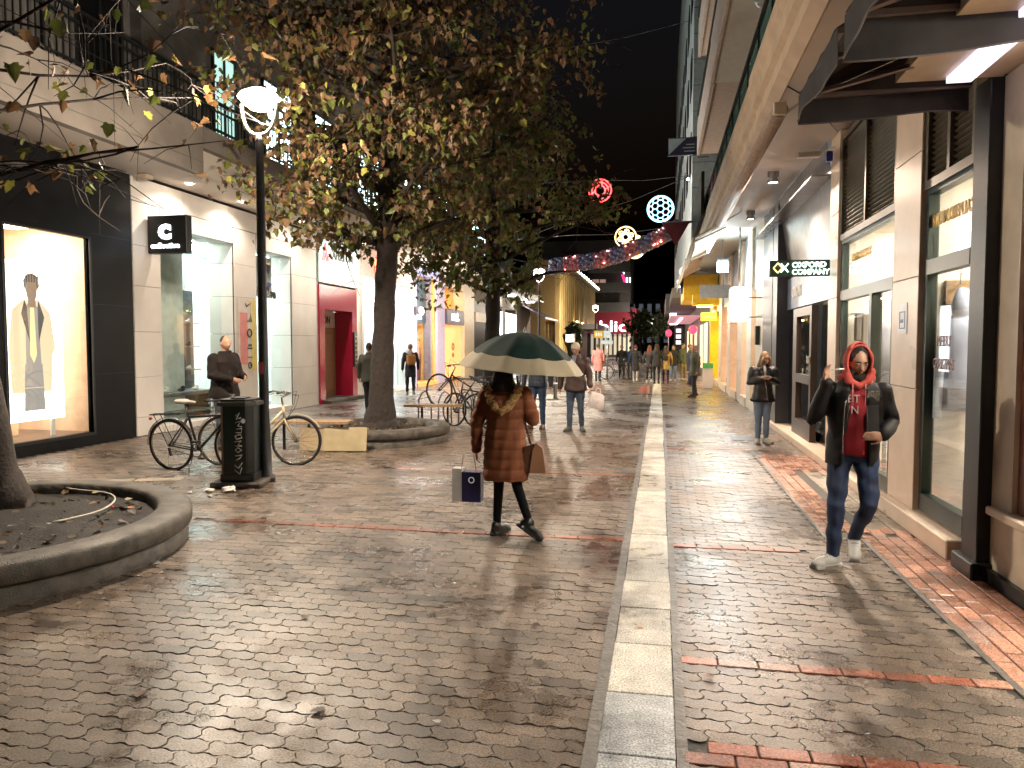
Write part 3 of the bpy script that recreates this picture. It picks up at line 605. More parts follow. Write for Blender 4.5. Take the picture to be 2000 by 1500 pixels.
sp = thing('flood_lamp', 'glaring white flood lamp mounted beside the amber shop window', 'lamp', (LX+.1, 29.0, 3.0)); part('housing', MB().bbox(LX, LX+.2, 28.7, 29.1, 2.88, 3.2, .02), M['grey'], sp); part('lens', MB().ball((LX+.22, 28.9, 3.02), .08, .18, .16), emit('glare', (1,.95,.8), 30), sp); lamp('flood_light', 'POINT', (LX+.6, 28.9, 3.02), 420, (1,.93,.78), .15)
m2 = thing('hanging_shop_sign', 'dark blue sign board reading mat at the amber shop', 'sign', (LX+.03, 34, 3.0)); part('board', MB().bbox(LX, LX+.12, 33.0, 36.0, 2.62, 3.32, .01), mat('navy_board', (.04,.03,.07), .4), m2); lettering('lettering', 'mat.', .62, (LX+.13, 33.7, 2.82), '+x', WL, m2, bold=.012, xs=1.2)
part('lower_panel', MB().box(LX-.25, LX-.2, 33, 36.5, .15, 2.62), emit('amber_panel', (1,.5,.18), .55), b5); part('mark', MB().ring((LX-.18, 35.0, 1.6), .16, .03, 12, 4, 'x').ring((LX-.18, 35.0, 1.2), .1, .03, 12, 4, 'x'), rose, b5)
# --- further shops: black doorway, white shops, dark awning
b6 = building('row_of_far_shops', 'row of bright white shopfronts under a slanting dark awning further down on the left', 'shops', (LX, 46, 0))
part('wall', MB().box(LX-.5, LX, 38.5, 56, 4.0, 14), M['plaster'], b6)
part('dark_shopfront', MB().box(LX-.5, LX-.05, 38.5, 41.5, 0, 4.0), M['black_stone'], b6); part('board', MB().box(LX-.05, LX+.02, 38.8, 41.4, 2.9, 3.4), M['stone2'], b6)
for y0, y1 in ((41.8, 43.4), (44.0, 46), (46.6, 50.5)):
    part('lit_window', MB().box(LX-.1, LX-.05, y0, y1, .3, 3.7), emit('blown_window', (.93,1,.98), 2.2), b6)
part('pier', MB().box(LX-.1, LX, 41.5, 41.8, 0, 4).box(LX-.1, LX, 43.4, 44, 0, 4).box(LX-.1, LX, 46, 46.6, 0, 4).box(LX-.1, LX, 50.5, 56, 0, 4), M['plaster'], b6)
for y in (45, 49, 52): part('ceiling_light', MB().box(LX+.3, LX+.9, y, y+.3, 4.6, 4.65), emit('glare', None, 0), b6)
part('canopy', MB().box(LX, LX+1.3, 38.6, 54, 4.66, 5.0), M['white'], b6)
aw = thing('awning', 'dark plum awning with white edge above the far left shops', 'awning', (LX+.8, 53, 4))
part('cloth', MB().add([(LX,50.8,4.5),(LX,57,4.5),(LX+1.9,57,3.5),(LX+1.9,50.8,3.5),(LX,50.8,4.46),(LX,57,4.46),(LX+1.9,57,3.46),(LX+1.9,50.8,3.46)], [(0,1,2,3),(7,6,5,4),(0,3,7,4),(1,5,6,2),(3,2,6,7),(0,4,5,1)]), mat('plum_awning', (.04,.03,.06), .8), aw)
part('valance_edge', MB().box(LX+1.9, LX+1.95, 50.8, 57, 3.42, 3.54), M['white'], aw)
# --- ribbed yellow building
X7 = -8.5
b7 = building('ribbed_building', 'building clad in tall yellow lit vertical fins at the far left corner', 'building', (X7, 75, 0))
y7a, y7b = 62, 97
part('wall', MB().box(X7-12, X7, y7a, y7b, 3.6, 8.6).box(X7-12, X7-.8, y7a, y7b, 0, 3.6), mat('fin_backing', (.3,.2,.08), .6), b7)
fin = mat('yellow_fin', (.5,.36,.14), .5, vary=.15, scale=1)
nf = 22
for k in range(nf):
    y = y7a+(y7b-y7a)*k/nf; part('fin', MB().bbox(X7, X7+.45, y+.05, y+.9, 3.8 if k > 3 else 0, 8.3, .04), fin, b7)
part('roof_edge', MB().box(X7, X7+.9, y7a, y7b, 8.35, 8.7), M['grey'], b7); part('canopy', MB().box(X7, X7+2.4, 76, y7b, 3.2, 3.75), M['grey'], b7)
part('lower_panels', MB().box(X7-.6, X7-.5, 78, y7b-1, 0, 3.2), mat('maroon_panel', (.12,.04,.03), .5), b7)
for k in range(14): part('roof_light', MB().ball((X7+1.0, y7a+2+k*2.4, 8.55), .1, .1, .1, 8, 6), emit('garland_bulb', (1,.8,.5), 14), b7)
for k in range(5): part('wash_light', MB().box(X7+.7, X7+.8, y7a+10+k*5, y7a+10.6+k*5, 3.8, 3.9), emit('wash', (1,.72,.3), 25), b7)
# ------------------------------------------------------------------ right side (facades on x = 2.35)
RX = 2.35
def T(v): return v
r1 = building('corner_shop_building', 'stone clad shop building with green framed windows on the right', loc=(RX, 9, 0))
ZS = 4.6
# plinth, piers
part('plinth', MB().bbox(RX-.1, RX+.3, 6.5, 8.46, 0, .16, .01), M['stone'], r1); part('plinth', MB().bbox(RX-.1, RX+.3, 8.46, 11.6, 0, .12, .01), M['stone'], r1)
for y0, y1, nm in ((7.66, 8.45, 'pier'), (10.98, 11.5, 'pier')):
    for a, b in ((.16, 1.3), (1.3, 2.35), (2.35, 3.5), (3.5, ZS)): part('stone_slab', MB().bbox(RX, RX+.4, y0, y1, a+.003, b-.003, .004), M['stone'], r1)
dg_ = M['dark_green']
def shopwin(y0, y1, z0, zt, z1, zl, root, door=None):
    w = .07
    part('frame', MB().box(RX+.04, RX+.13, y0, y0+w, z0, z1).box(RX+.04, RX+.13, y1-w, y1, z0, z1).box(RX+.035, RX+.13, y0+w, y1-w, z0, z0+.16).box(RX+.03, RX+.13, y0+w, y1-w, zt, zt+.13).box(RX+.035, RX+.13, y0+w, y1-w, z1-.05, z1), dg_, root)
    part('pane', MB().box(RX+.08, RX+.088, y0+w, y1-w, z0+.16, zt), GL, root); part('pane', MB().box(RX+.08, RX+.088, y0+w, y1-w, zt+.13, z1-.05), GL, root)
    if zl:
        part('vent_frame', MB().box(RX+.02, RX+.1, y0, y1, z1, z1+.08).box(RX+.02, RX+.1, y0, y1, zl-.07, zl).box(RX+.02, RX+.1, y0, y0+.06, z1+.08, zl-.07).box(RX+.02, RX+.1, y1-.06, y1, z1+.08, zl-.07).box(RX+.02, RX+.1, (y0+y1)/2-.03, (y0+y1)/2+.03, z1+.08, zl-.07), M['louver'], root)
        z = z1+.1
        part('vent_backing', MB().box(RX+.16, RX+.2, y0, y1, z1, zl), M['black_metal'], root)
        while z < zl-.1:
            for a, b in ((y0+.06, (y0+y1)/2-.03), ((y0+y1)/2+.03, y1-.06)):
                part('louver_slat', MB().obox((RX+.08, (a+b)/2, z), (0,1,0), (.82,0,-.57), (.57,0,.82), (b-a)/2, .035, .004), M['louver'], root)
            z += .052
shopwin(6.5, 7.62, .18, 2.35, 3.12, 4.5, r1)
shopwin(8.5, 10.95, .14, 2.3, 3.1, 4.5, r1)
part('door_frame', MB().box(RX+.03, RX+.15, 9.36, 9.46, .12, 2.3).box(RX+.03, RX+.15, 8.52, 8.6, .12, 2.3), dg_, r1)
part('door_handle', MB().tube([(RX+.0, 9.38, 1.0), (RX-.03, 9.36, 1.02), (RX-.03, 9.25, 1.02)], .012, 6), mat('brass', (.6,.4,.12), .25, .9), r1)
GOLD = mat('gold_letters', (.55,.36,.12), .35, .6)
lettering('lettering', 'SCALPERD.MATVR', .15, (RX+.075, 6.55, 2.78), '-x', GOLD, r1, mirror=True, xs=.85, ext=.006, bold=.003)
lettering('lettering', 'SCALPERD.MATVR', .13, (RX+.075, 9.6, 2.78), '-x', GOLD, r1, mirror=True, xs=.85, ext=.006, bold=.003)
lettering('lettering', 'MERRY', .135, (RX+.076, 7.36, 1.70), '-x', mat('garnet_letters', (.13,.05,.06), .5), r1, xs=.8, ext=.002); lettering('lettering', 'CHRISTMAS', .135, (RX+.076, 7.45, 1.5), '-x', mat('garnet_letters', None), r1, xs=.72, ext=.002)
part('ledge_light', MB().box(RX+.4, RX+.62, 7.34, 7.36, 1.84, 1.98), emit('label_light', (.85,1,1), 1.6), r1)
# interior
cream = mat('shop_cream', (.82,.75,.65), .6)
part('shop_back_wall', MB().box(RX+2.4, RX+2.5, 6.3, 11.2, 0, 4).box(RX+.4, RX+2.4, 6.3, 6.45, 0, 4).box(RX+.4, RX+2.4, 11.0, 11.1, 0, 4).box(RX+.4, RX+1.6, 7.66, 8.4, 0, 4), cream, r1)
part('shop_floor', MB().box(RX+.15, RX+2.4, 6.3, 11.1, 0, .14), mat('shop_floor_grey', (.35,.3,.25), .2), r1); part('shop_ceiling', MB().box(RX+.15, RX+2.4, 6.3, 11.1, 3.2, 3.3), cream, r1)
for y in (6.6, 8.9, 10.1): part('ceiling_light', MB().box(RX+.9, RX+1.5, y, y+.6, 3.16, 3.195), emit('warm_white_panel', (1,.88,.76), 70), r1)
# hanging clothes and shelf goods, set against the cream return walls that face down the street
part('return_wall', MB().box(RX+.14, RX+1.6, 7.6, 7.655, .16, 3.2), cream, r1); part('return_wall', MB().box(RX+.14, RX+.45, 10.93, 10.975, .14, 3.2), cream, r1)
hr = thing('wall_rack', 'oak wall board with hooks inside the near right shop window', 'rack', (RX+.4, 7.58, 2.0)); part('board', MB().bbox(RX+.2, RX+.75, 7.56, 7.599, 2.08, 2.3, .005), M['wood'], hr)
for x in (.3, .46, .62): part('hook', MB().tube([(RX+x, 7.56, 2.24), (RX+x, 7.5, 2.27), (RX+x, 7.48, 2.4)], .006, 5), M['silver'], hr)
ho = thing('hoodie', 'pale blue hoodie hanging in the near right shop window', 'hoodie', (RX+.3, 7.45, 1.2)); bl = mat('pale_blue_cloth', (.42,.46,.6), .85, bump=.3, bscale=20)
part('garment', MB().lathe([(.0,.02),(.15,.0),(.155,.25),(.14,.55),(.16,.74),(.08,.86),(.0,.88)], 14, (RX+.3, 7.45, 1.12), 1.0, .45), bl, ho); part('hood', MB().lathe([(.02,.0),(.08,.04),(.085,.14),(.05,.26),(.0,.28)], 12, (RX+.3, 7.44, 1.95), 1.0, .6), bl, ho)
for q_ in (-1, 1): part('sleeve', MB().tube([(RX+.3+q_*.11, 7.45, 1.85), (RX+.3+q_*.17, 7.45, 1.5), (RX+.3+q_*.18, 7.45, 1.05)], [.05,.045,.035], 8), bl, ho)
jk = thing('jacket', 'dark fur trimmed jacket hanging beside the pale hoodie', 'jacket', (RX+.56, 7.48, 1.2)); dk = mat('dark_cloth', (.03,.03,.035), .9)
part('garment', MB().lathe([(.0,.02),(.13,.0),(.13,.3),(.13,.42),(.05,.5),(.0,.52)], 12, (RX+.58, 7.48, 1.6), 1.0, .5), dk, jk); part('collar', MB().lathe([(.0,0),(.09,0),(.08,.12),(.0,.25)], 10, (RX+.58, 7.48, 2.05), 1, .6), mat('grey_fleece', (.2,.2,.22), .95), jk)
bx = solo('display_box', MB().bbox(RX+.35, RX+.6, 7.2, 7.45, .16, .5, .01), mat('grey_card', (.16,.16,.17), .6), 'grey box on the floor of the near right shop window', 'box')
rg = tag(part('display_rug', MB().bbox(RX+.16, RX+.7, 6.7, 7.5, .145, .165, .004), mat('patterned_rug', (.3,.14,.1), .9, vary=.8, scale=25), None), 'small red patterned mat under the display in the near window', 'mat')
sd = thing('wall_shelves', 'chrome wall rails with folded trousers and bags in the second right window', 'shelves', (RX+.3, 10.9, 1.4))
for z in (1.62, 2.12): part('rail', MB().tube([(RX+.16, 10.92, z), (RX+.16, 10.7, z)], .01, 6).tube([(RX+.16, 10.72, z), (RX+.44, 10.72, z)], .01, 6), M['silver'], sd)
for k, (x, z, h, c) in enumerate([(.22, 1.76, .36, (.14,.13,.12)), (.30, 1.70, .42, (.2,.18,.16)), (.38, 1.8, .32, (.07,.07,.07)), (.22, 1.22, .4, (.02,.03,.08)), (.30, 1.3, .32, (.06,.05,.05)), (.38, 1.2, .42, (.12,.08,.06))]):
    o = solo('folded_trousers', MB().bbox(RX+x-.038, RX+x+.038, 10.68, 10.78, z, z+h, .015), mat('trousers_%d' % k, c, .9), ['grey folded trousers, nearest of the upper rail', 'taupe folded trousers, middle of the upper rail', 'black folded trousers at the far end of the upper rail', 'navy folded trousers, nearest of the lower rail', 'dark folded trousers, middle of the lower rail', 'brown folded trousers at the far end of the lower rail'][k], 'trousers', 'folded trousers in the right shop window')
tb = thing('display_table', 'table stacked with folded blue and orange clothes behind the shop door', 'table', (RX+.6, 10.2, .14))
part('table_top', MB().bbox(RX+.3, RX+.95, 9.8, 10.5, .75, .8, .01), M['white'], tb)
for q in ((RX+.34, 9.85), (RX+.9, 9.85), (RX+.34, 10.45), (RX+.9, 10.45)): part('leg', MB().box(q[0]-.02, q[0]+.02, q[1]-.02, q[1]+.02, .14, .75), M['grey'], tb)
for k, c in enumerate([(.05,.1,.3), (.5,.2,.06), (.5,.5,.52), (.04,.05,.12)]): solo('folded_shirt', MB().bbox(RX+.34, RX+.75, 9.85, 10.3, .803+k*.045, .843+k*.045, .012), mat('shirt_%d' % k, c, .9), ['dark blue folded shirt at the bottom of the stack', 'orange folded shirt second from the bottom of the stack', 'pale grey folded shirt below the top of the stack', 'navy folded shirt on top of the stack'][k], 'shirt', 'folded shirts on the display table')
co = thing('coat', 'long grey coat hanging by the shop door', 'coat', (RX+.6, 10.8, 1.4)); part('garment', MB().lathe([(.0,.0),(.13,.0),(.12,.5),(.14,.75),(.05,.85),(.0,.86)], 12, (RX+.56, 10.85, 1.15), 1, .5), mat('grey_fleece', None), co)
no_ = solo('paper_notice', MB().box(RX-.006, RX-.002, 7.95, 8.22, 1.82, 2.12), mat('notice_white', (.75,.78,.85), .4), 'white paper notice with blue print taped to the stone pier', 'notice'); part('printed_frame', MB().box(RX-.009, RX-.0065, 8.0, 8.17, 1.87, 1.88).box(RX-.009, RX-.0065, 8.0, 8.17, 2.03, 2.04).box(RX-.009, RX-.0065, 8.0, 8.012, 1.88, 2.03).box(RX-.009, RX-.0065, 8.158, 8.17, 1.88, 2.03), mat('blue_print', (.1,.2,.5), .5), no_)
lettering('lettering', 'LINE', .05, (RX-.01, 8.14, 1.93), '-x', mat('blue_print', None), no_, ext=.001)
# black post and nearest bay
po = thing('black_corner_post', 'thick black steel post with stepped foot beside the near shop', 'post', (RX-.05, 6.2, 0))
part('shaft', MB().bbox(RX-.07, RX+.12, 6.0, 6.28, .12, 3.62, .008), M['black_metal'], po); part('foot', MB().bbox(RX-.12, RX+.12, 5.95, 6.34, 0, .13, .01), M['black_metal'], po)
r0 = building('wood_window_shop', 'shop bay with red brown wooden window and beige plinth at the right edge', 'shop', (RX, 5, 0))
part('column', MB().box(RX+.02, RX+.35, 5.68, 6.0, .5, 3.6), M['stone2'], r0)
part('plinth_wall', MB().box(RX+.02, RX+.35, 1.5, 6.0, .1, .5), M['stone2'], r0); part('plinth_cap', MB().bbox(RX-.04, RX+.35, 1.5, 5.95, .5, .56, .01), M['stone'], r0); part('skirting', MB().box(RX-.02, RX+.3, 1.5, 6.0, 0, .1), M['black_metal'], r0)
part('window_frame', MB().bbox(RX+.05, RX+.2, 5.38, 5.68, .56, 3.6, .01).bbox(RX+.05, RX+.2, 1.5, 5.38, .56, .72, .01).bbox(RX+.05, RX+.2, 1.5, 5.38, 2.42, 2.52, .01), M['redwood'], r0)
part('window_glass', MB().box(RX+.12, RX+.128, 1.5, 5.38, .72, 3.6), GL, r0)
part('shop_back_wall', MB().box(RX+1.5, RX+1.6, 1.5, 6.2, 0, 3.7).box(RX+.35, RX+1.5, 5.7, 5.8, 0, 3.7), cream, r0); part('ceiling_light', MB().box(RX+.5, RX+1.1, 3.2, 5.2, 3.5, 3.54), emit('warm_white_panel', None, 0), r0)
part('shop_floor', MB().box(RX+.2, RX+1.5, 1.5, 5.8, .5, .6), M['wood'], r0)
part('lintel', MB().box(RX-.14, RX+.4, 1.5, 6.02, 3.62, 3.95), M['stone2'], r0)
# roller screen housing and ceiling strip above the nearest shop
part('strip_lamp', MB().box(RX-.38, RX-.22, 4.2, 5.95, 3.56, 3.6), emit('pale_strip', (.86,.76,.92), .95), r0)
part('ceiling_board', MB().box(RX-.7, RX+.0, 2.5, 6.0, 3.601, 3.66), M['stone2'], r0)
# --- soffit, stepped stone fascia, parapets (sections extruded along the street)
YE = 27.0
part('soffit', MB().box(1.34, RX+.4, 6.6, 19.6, 4.6, 4.75), M['soffit'], r1)
part('soffit', MB().box(1.34, RX+.4, 19.6, YE, 4.75, 4.9), M['soffit'], r1)
fas = [(1.22,4.62),(1.34,4.55),(1.4,4.62),(1.4,5.2),(1.12,5.2),(1.12,5.02),(1.16,4.98),(1.16,4.8),(1.22,4.76)]
part('stone_fascia', MB().prism(fas, 3.0, 10.6, 'y'), mat('tan_fascia', (.56,.43,.31), .7, vary=.15, scale=3, bump=.2, bscale=60), r1)
part('stone_fascia', MB().prism([(x+.03, z+.02) for x, z in fas], 10.62, YE, 'y'), mat('tan_fascia', None), r1)
tg = mat('teal_glass_parapet', (.1,.2,.18), .15, spec=.6)
par = thing('glass_balustrade', 'teal glass balustrade with black handrail above the right fascia', 'balustrade', (1.2, 15, 5.2))
for k in range(20):
    y = 3.0+k*1.2; part('glass_panel', MB().box(1.2, 1.215, y+.02, y+1.18, 5.2, 5.66), tg, par); part('post', MB().box(1.18, 1.2, y-.015, y+.015, 5.2, 5.72), M['black_metal'], par)
part('handrail', MB().box(1.17, 1.23, 3.0, YE, 5.7, 5.75), M['black_metal'], par); part('lower_rail', MB().box(1.185, 1.2, 3.0, YE, 5.24, 5.28), M['black_metal'], par)
part('upper_wall', MB().box(RX-.1, RX+.3, 3.0, YE, 4.9, 14), mat('upper_wall_cream', (.42,.36,.28), .8, vary=.1, bump=.1), r1)
for y0 in (8.2, 13, 18, 22.5):
    part('balcony_door', MB().box(RX-.13, RX-.1, y0, y0+1.6, 5.1, 7.4), emit('teal_lit_glass', (.3,.85,.9), .5) if y0 == 8.2 else M['black_stone'], r1)
for zf, yy in ((7.8, 18.6), (10.9, 15.0)):
    part('balcony_soffit', MB().bbox(1.16, RX-.1, 3.0, yy, zf, zf+.2, .01), mat('grey_soffit', (.65,.6,.53), .8, vary=.06, bump=.08, bscale=30), r1); part('drip_edge', MB().box(1.1, 1.159, 3.0, yy, zf-.03, zf+1.0), mat('pink_fascia', (.6,.46,.38), .75, vary=.1), r1)
    part('balcony_soffit', MB().bbox(1.2, RX-.1, yy+.05, 25.5, zf+.04, zf+.24, .01), mat('pink_fascia', None), r1); part('drip_edge', MB().box(1.12, 1.199, yy+.05, 25.5, zf, zf+1.0), mat('pink_fascia', None), r1)
    part('top_rail', MB().box(1.1, 1.16, 3.0, 25.5, zf+1.25, zf+1.3), M['black_metal'], r1)
for y in (9.6, 14.3): 
    cl = thing('ceiling_lamp', 'round unlit bulkhead lamp under the upper balcony, %s one' % ('nearer' if y < 10 else 'farther'), 'ceiling light', (1.75, y, 7.8), 0, 'bulkhead lamps under the balcony'); part('base', MB().lathe([(0,0),(.17,0),(.17,-.04),(.14,-.06)], 18, (1.75, y, 7.795)), M['grey'], cl); part('globe', MB().lathe([(.14,-.06),(.12,-.11),(.06,-.14),(.0,-.15)], 18, (1.75, y, 7.795)), mat('frosted', (.6,.6,.58), .3), cl)
pl = thing('spiky_plant', 'spiky potted plant leaning over the edge of the upper balcony', 'plant', (1.12, 15.5, 8.9))
for k in range(14):
    a = rng.uniform(0, 2*PI); e = rng.uniform(-.2, 1.0); d = Vector((-abs(math.cos(a))*math.cos(e), math.sin(a)*math.cos(e), math.sin(e))); part('leaf_blade', MB().tube([(1.1,15.5,8.8), Vector((1.1,15.5,8.85))+d*.3, Vector((1.1,15.5,8.82))+d*.6], [.012,.01,.002], 4), mat('dark_leaf', (.03,.05,.02), .6), pl)
# spotlights under the soffit
for k, (y, x) in enumerate(((13.4, 1.83), (17.2, 1.9))):
    s_ = thing('soffit_spotlight', 'lit cylindrical spotlight under the right soffit, %s one' % ('nearer' if k == 0 else 'farther'), 'spotlight', (x, y, 4.6), 0, 'spotlights under the right soffit')
    part('mount', MB().box(x-.09, x+.09, y-.02, y+.02, 4.5, 4.595), M['grey'], s_); part('shade', MB().lathe([(.05,-.02),(.06,-.1),(.11,-.2),(.1,-.2),(.05,-.1),(.0,-.06)], 16, (x, y, 4.6)), M['grey'], s_); part('bulb', MB().lathe([(.0,-.16),(.085,-.165),(.085,-.18),(.0,-.185)], 14, (x, y, 4.6)), emit('spot_bulb', (1,.95,.85), 40), s_)
    lamp('spot_beam', 'SPOT', (x, y, 4.38), 560, (1,.76,.58), .06, (R(-22), R(14), 0), spot=R(135))
# rolled awning under the fascia
ra = thing('rolled_awning', 'rolled beige awning hung along the right fascia', 'awning', (1.25, 14, 4.4)); part('roll', MB().tube([(1.28, 8.9, 4.3), (1.28, 17.5, 4.36)], .085, 12), mat('awning_roll', (.3,.22,.17), .5, vary=.3, scale=20), ra)
part('end_cap', MB().bbox(1.2, 1.34, 8.84, 8.9, 4.23, 4.37, .01), M['stone2'], ra); part('arm', MB().bar((1.34, 9.2, 4.32), (1.7, 9.3, 4.58), .03).bar((1.34, 17.0, 4.35), (1.7, 17.2, 4.58), .03), M['white'], ra)
cb = solo('junction_box', MB().bbox(1.6, 1.8, 9.3, 9.5, 4.56, 4.598, .01), M['stone2'], 'beige junction box with slack cables on the right soffit', 'junction box'); part('cable', MB().tube([(1.36, 9.0, 4.58), (1.55, 9.1, 4.5), (1.8, 9.7, 4.52), (2.3, 10.9, 4.55)], .008, 5), M['black_metal'], cb)
cm = thing('security_camera', 'white security camera on the stone pier under the soffit', 'camera', (2.1, 11.2, 4.35)); part('body', MB().bbox(1.85, 2.15, 11.2, 11.3, 4.3, 4.38, .01), M['white'], cm); part('bracket', MB().bar((2.1, 11.25, 4.34), (2.34, 11.25, 4.42), .03), M['white'], cm); part('blue_cap', MB().bbox(2.22, 2.3, 11.15, 11.22, 4.22, 4.36, .01), mat('blue_plastic', (.03,.05,.4), .4), cm)
# blade sign Oxford Company
ox = thing('blade_sign', 'dark green blade sign with lit words over the right pavement', 'sign', (1.95, 11.4, 2.8)); part('board', MB().bbox(1.53, 2.34, 11.38, 11.46, 2.68, 2.91, .006), mat('bottle_green', (.01,.035,.02), .35), ox)
WL2 = emit('sign_white_green', (.78,1,.9), 2.2)
lettering('lettering', 'OXFORD', .105, (1.83, 11.376, 2.805), '-y', WL2, ox, xs=1.05, bold=.002); lettering('lettering', 'COMPANY', .105, (1.83, 11.376, 2.705), '-y', WL2, ox, xs=.98, bold=.002)
part('logo_diamond', MB().bar((1.58,11.372,2.8),(1.64,11.372,2.87),.016).bar((1.58,11.372,2.8),(1.64,11.372,2.73),.016).bar((1.64,11.372,2.87),(1.7,11.372,2.8),.016).bar((1.64,11.372,2.73),(1.7,11.372,2.8),.016), emit('gold_logo', (1,.75,.3), 1.2), ox); part('logo_cross', MB().bar((1.68,11.366,2.86),(1.78,11.366,2.74),.016).bar((1.78,11.366,2.86),(1.68,11.366,2.74),.016), WL2, ox)
# --- recessed glass shop
r2 = building('recessed_glass_shop', 'glass fronted shop with grey glossy ceiling and dark door frame on the right', 'shop', (RX, 14.5, 0))
part('sill', MB().bbox(RX-.1, RX+.5, 11.6, 18.2, 0, .12, .01), M['stone'], r2)
part('glossy_ceiling', MB().box(RX-.25, RX+.2, 11.55, 18.2, 4.1, 4.13), mat('glossy_grey', (.2,.2,.21), .22), r2)
part('inner_face', MB().add([(RX+.2,11.55,3.0),(RX+.2,18.2,3.0),(RX-.05,18.2,4.59),(RX-.05,11.55,4.59)], [(0,1,2,3)]), mat('glossy_grey', None), r2)
part('window_glass', MB().box(RX+.2, RX+.208, 11.6, 12.9, .12, 3.0).box(RX+.2, RX+.208, 14.75, 16.0, .12, 3.0), glass('shop_glass_dim', (.75,.8,.8)), r2)
part('door_frame', MB().box(RX+.05, RX+.15, 12.95, 13.1, .12, 2.35).box(RX+.05, RX+.15, 14.3, 14.65, .12, 2.35).box(RX+.05, RX+.15, 13.1, 14.3, 2.2, 2.35).box(RX+.05, RX+.15, 13.1, 14.3, .12, .4).box(RX+.05, RX+.15, 13.1, 14.3, 1.05, 1.2), mat('dark_brown_wood', (.05,.032,.022), .4), r2)
part('door_glass', MB().box(RX+.09, RX+.098, 13.1, 14.3, 1.2, 2.2), glass('shop_glass_dim'), r2); part('door_handle', MB().bbox(RX-.0, RX+.05, 13.0, 13.06, 1.4, 1.52, .005), M['silver'], r2)
part('blue_band', MB().box(RX+.15, RX+.19, 11.6, 16, 2.4, 3.0), mat('pearl_band', (.3,.36,.5), .3), r2); lettering('lettering', 'ORIGINS', .3, (RX+.145, 15.4, 2.6), '-x', M['white'], r2, xs=.8)
part('shop_back_wall', MB().box(RX+2.5, RX+2.6, 11.4, 18, 0, 4).box(RX+.3, RX+2.5, 17.9, 18, 0, 4).box(RX+.3, RX+2.5, 11.4, 11.5, 0, 4), mat('taupe_wall', (.25,.22,.19), .6), r2); part('shop_floor', MB().box(RX+.2, RX+2.5, 11.5, 18, 0, .12), mat('shop_floor_grey', None), r2)
part('ceiling_light', MB().box(RX+1.0, RX+1.2, 12, 17, 3.3, 3.34), emit('cool_strip', (.85,.95,1), 4), r2)
cn = thing('shop_counter', 'long pale counter with glass screen inside the recessed shop', 'counter', (RX+1.2, 13.5, .12)); part('counter_top', MB().bbox(RX+.7, RX+1.3, 11.8, 14.8, .95, 1.02, .01), M['white'], cn); part('counter_front', MB().box(RX+.75, RX+1.25, 11.85, 14.75, .12, .95), M['door_wood'], cn)
for k, y in enumerate((12.1, 12.5, 12.9)): solo('display_plate', MB().lathe([(.0,0),(.14,.0),(.16,.02),(.0,.03)], 16, (RX+1, y, 1.022)), M['white'], 'white plate on the shop counter, %s one' % ['nearest', 'middle', 'farthest'][k], 'plate', 'plates on the shop counter')
pd = thing('pendant_lamp', 'white disc pendant lamp above the dark shop door', 'lamp', (RX+.6, 13.6, 2.3)); part('disc', MB().lathe([(0,0),(.2,0),(.2,.05),(.0,.06)], 18, (RX+.45, 12.4, 2.25)), emit('pendant', (1,.9,.75), 2.5), pd); part('rod', MB().tube([(RX+.45, 12.4, 2.3), (RX+.45, 12.4, 3.3)], .008, 5), M['grey'], pd)
# dark pillar pair
p5 = thing('dark_pillar', 'wide glossy dark grey pillar split by a pale line', 'pillar', (RX, 16.9, 0)); part('slab', MB().box(RX-.05, RX+.3, 16.0, 16.6, .12, 4.55), mat('anthracite', (.035,.035,.04), .3, bump=.05), p5); part('slab', MB().box(RX-.05, RX+.3, 16.68, 18.1, .12, 4.55), mat('anthracite', None), p5); part('pale_line', MB().box(RX-.04, RX+.1, 16.6, 16.68, .12, 4.55), M['silver'], p5)
# --- stone pillars and warm bays further down
r3 = building('stone_pillar_building', 'building of cream stone pillars and warm wooden bays further along the right', loc=(RX, 26, 0))
for y0, y1, mm in ((18.3, 19.6, 'stone2'), (20.6, 21.6, 'stone2'), (23.0, 24.2, 'stone'), (26.5, 27.8, 'stone'), (30.2, 31.6, 'stone')):
    for a, b in ((0, 1.2), (1.2, 2.4), (2.4, 3.2), (3.2, 4.7)): part('stone_slab', MB().bbox(RX-.02, RX+.4, y0, y1, a+.004, b-.004, .005), M[mm], r3)
for y0, y1 in ((19.6, 20.6), (21.6, 23.0), (24.2, 26.5), (27.8, 30.2), (31.6, 33.8)):
    part('sill', MB().box(RX-.05, RX+.3, y0, y1, 0, .25), M['stone'], r3); part('lit_bay', MB().box(RX+.25, RX+.3, y0, y1, .25, 3.1), emit('warm_bay', (1,.62,.36), .8), r3); part('mullion', MB().box(RX+.1, RX+.25, (y0+y1)/2-.05, (y0+y1)/2+.05, .25, 3.1), M['door_wood'], r3); part('bay_lintel', MB().box(RX+.05, RX+.3, y0, y1, 3.1, 4.7), mat('bay_lintel_blue', (.35,.4,.45), .5), r3)
part('back_wall', MB().box(RX+.41, RX+.6, 18.2, 34, 0, 4.7), M['plaster_dark'], r3)
wall_l = thing('wall_lamp', 'dark box lamp on the first cream pillar', 'lamp', (RX-.1, 18.9, 2)); part('box', MB().bbox(RX-.12, RX-.02, 18.8, 19.0, 1.7, 2.15, .01), M['black_metal'], wall_l)
for z in (2.35, 2.8): part('bracket', MB().tube([(RX-.02, 18.5, z), (RX-.5, 18.5, z)], .012, 6), M['black_metal'], r3)
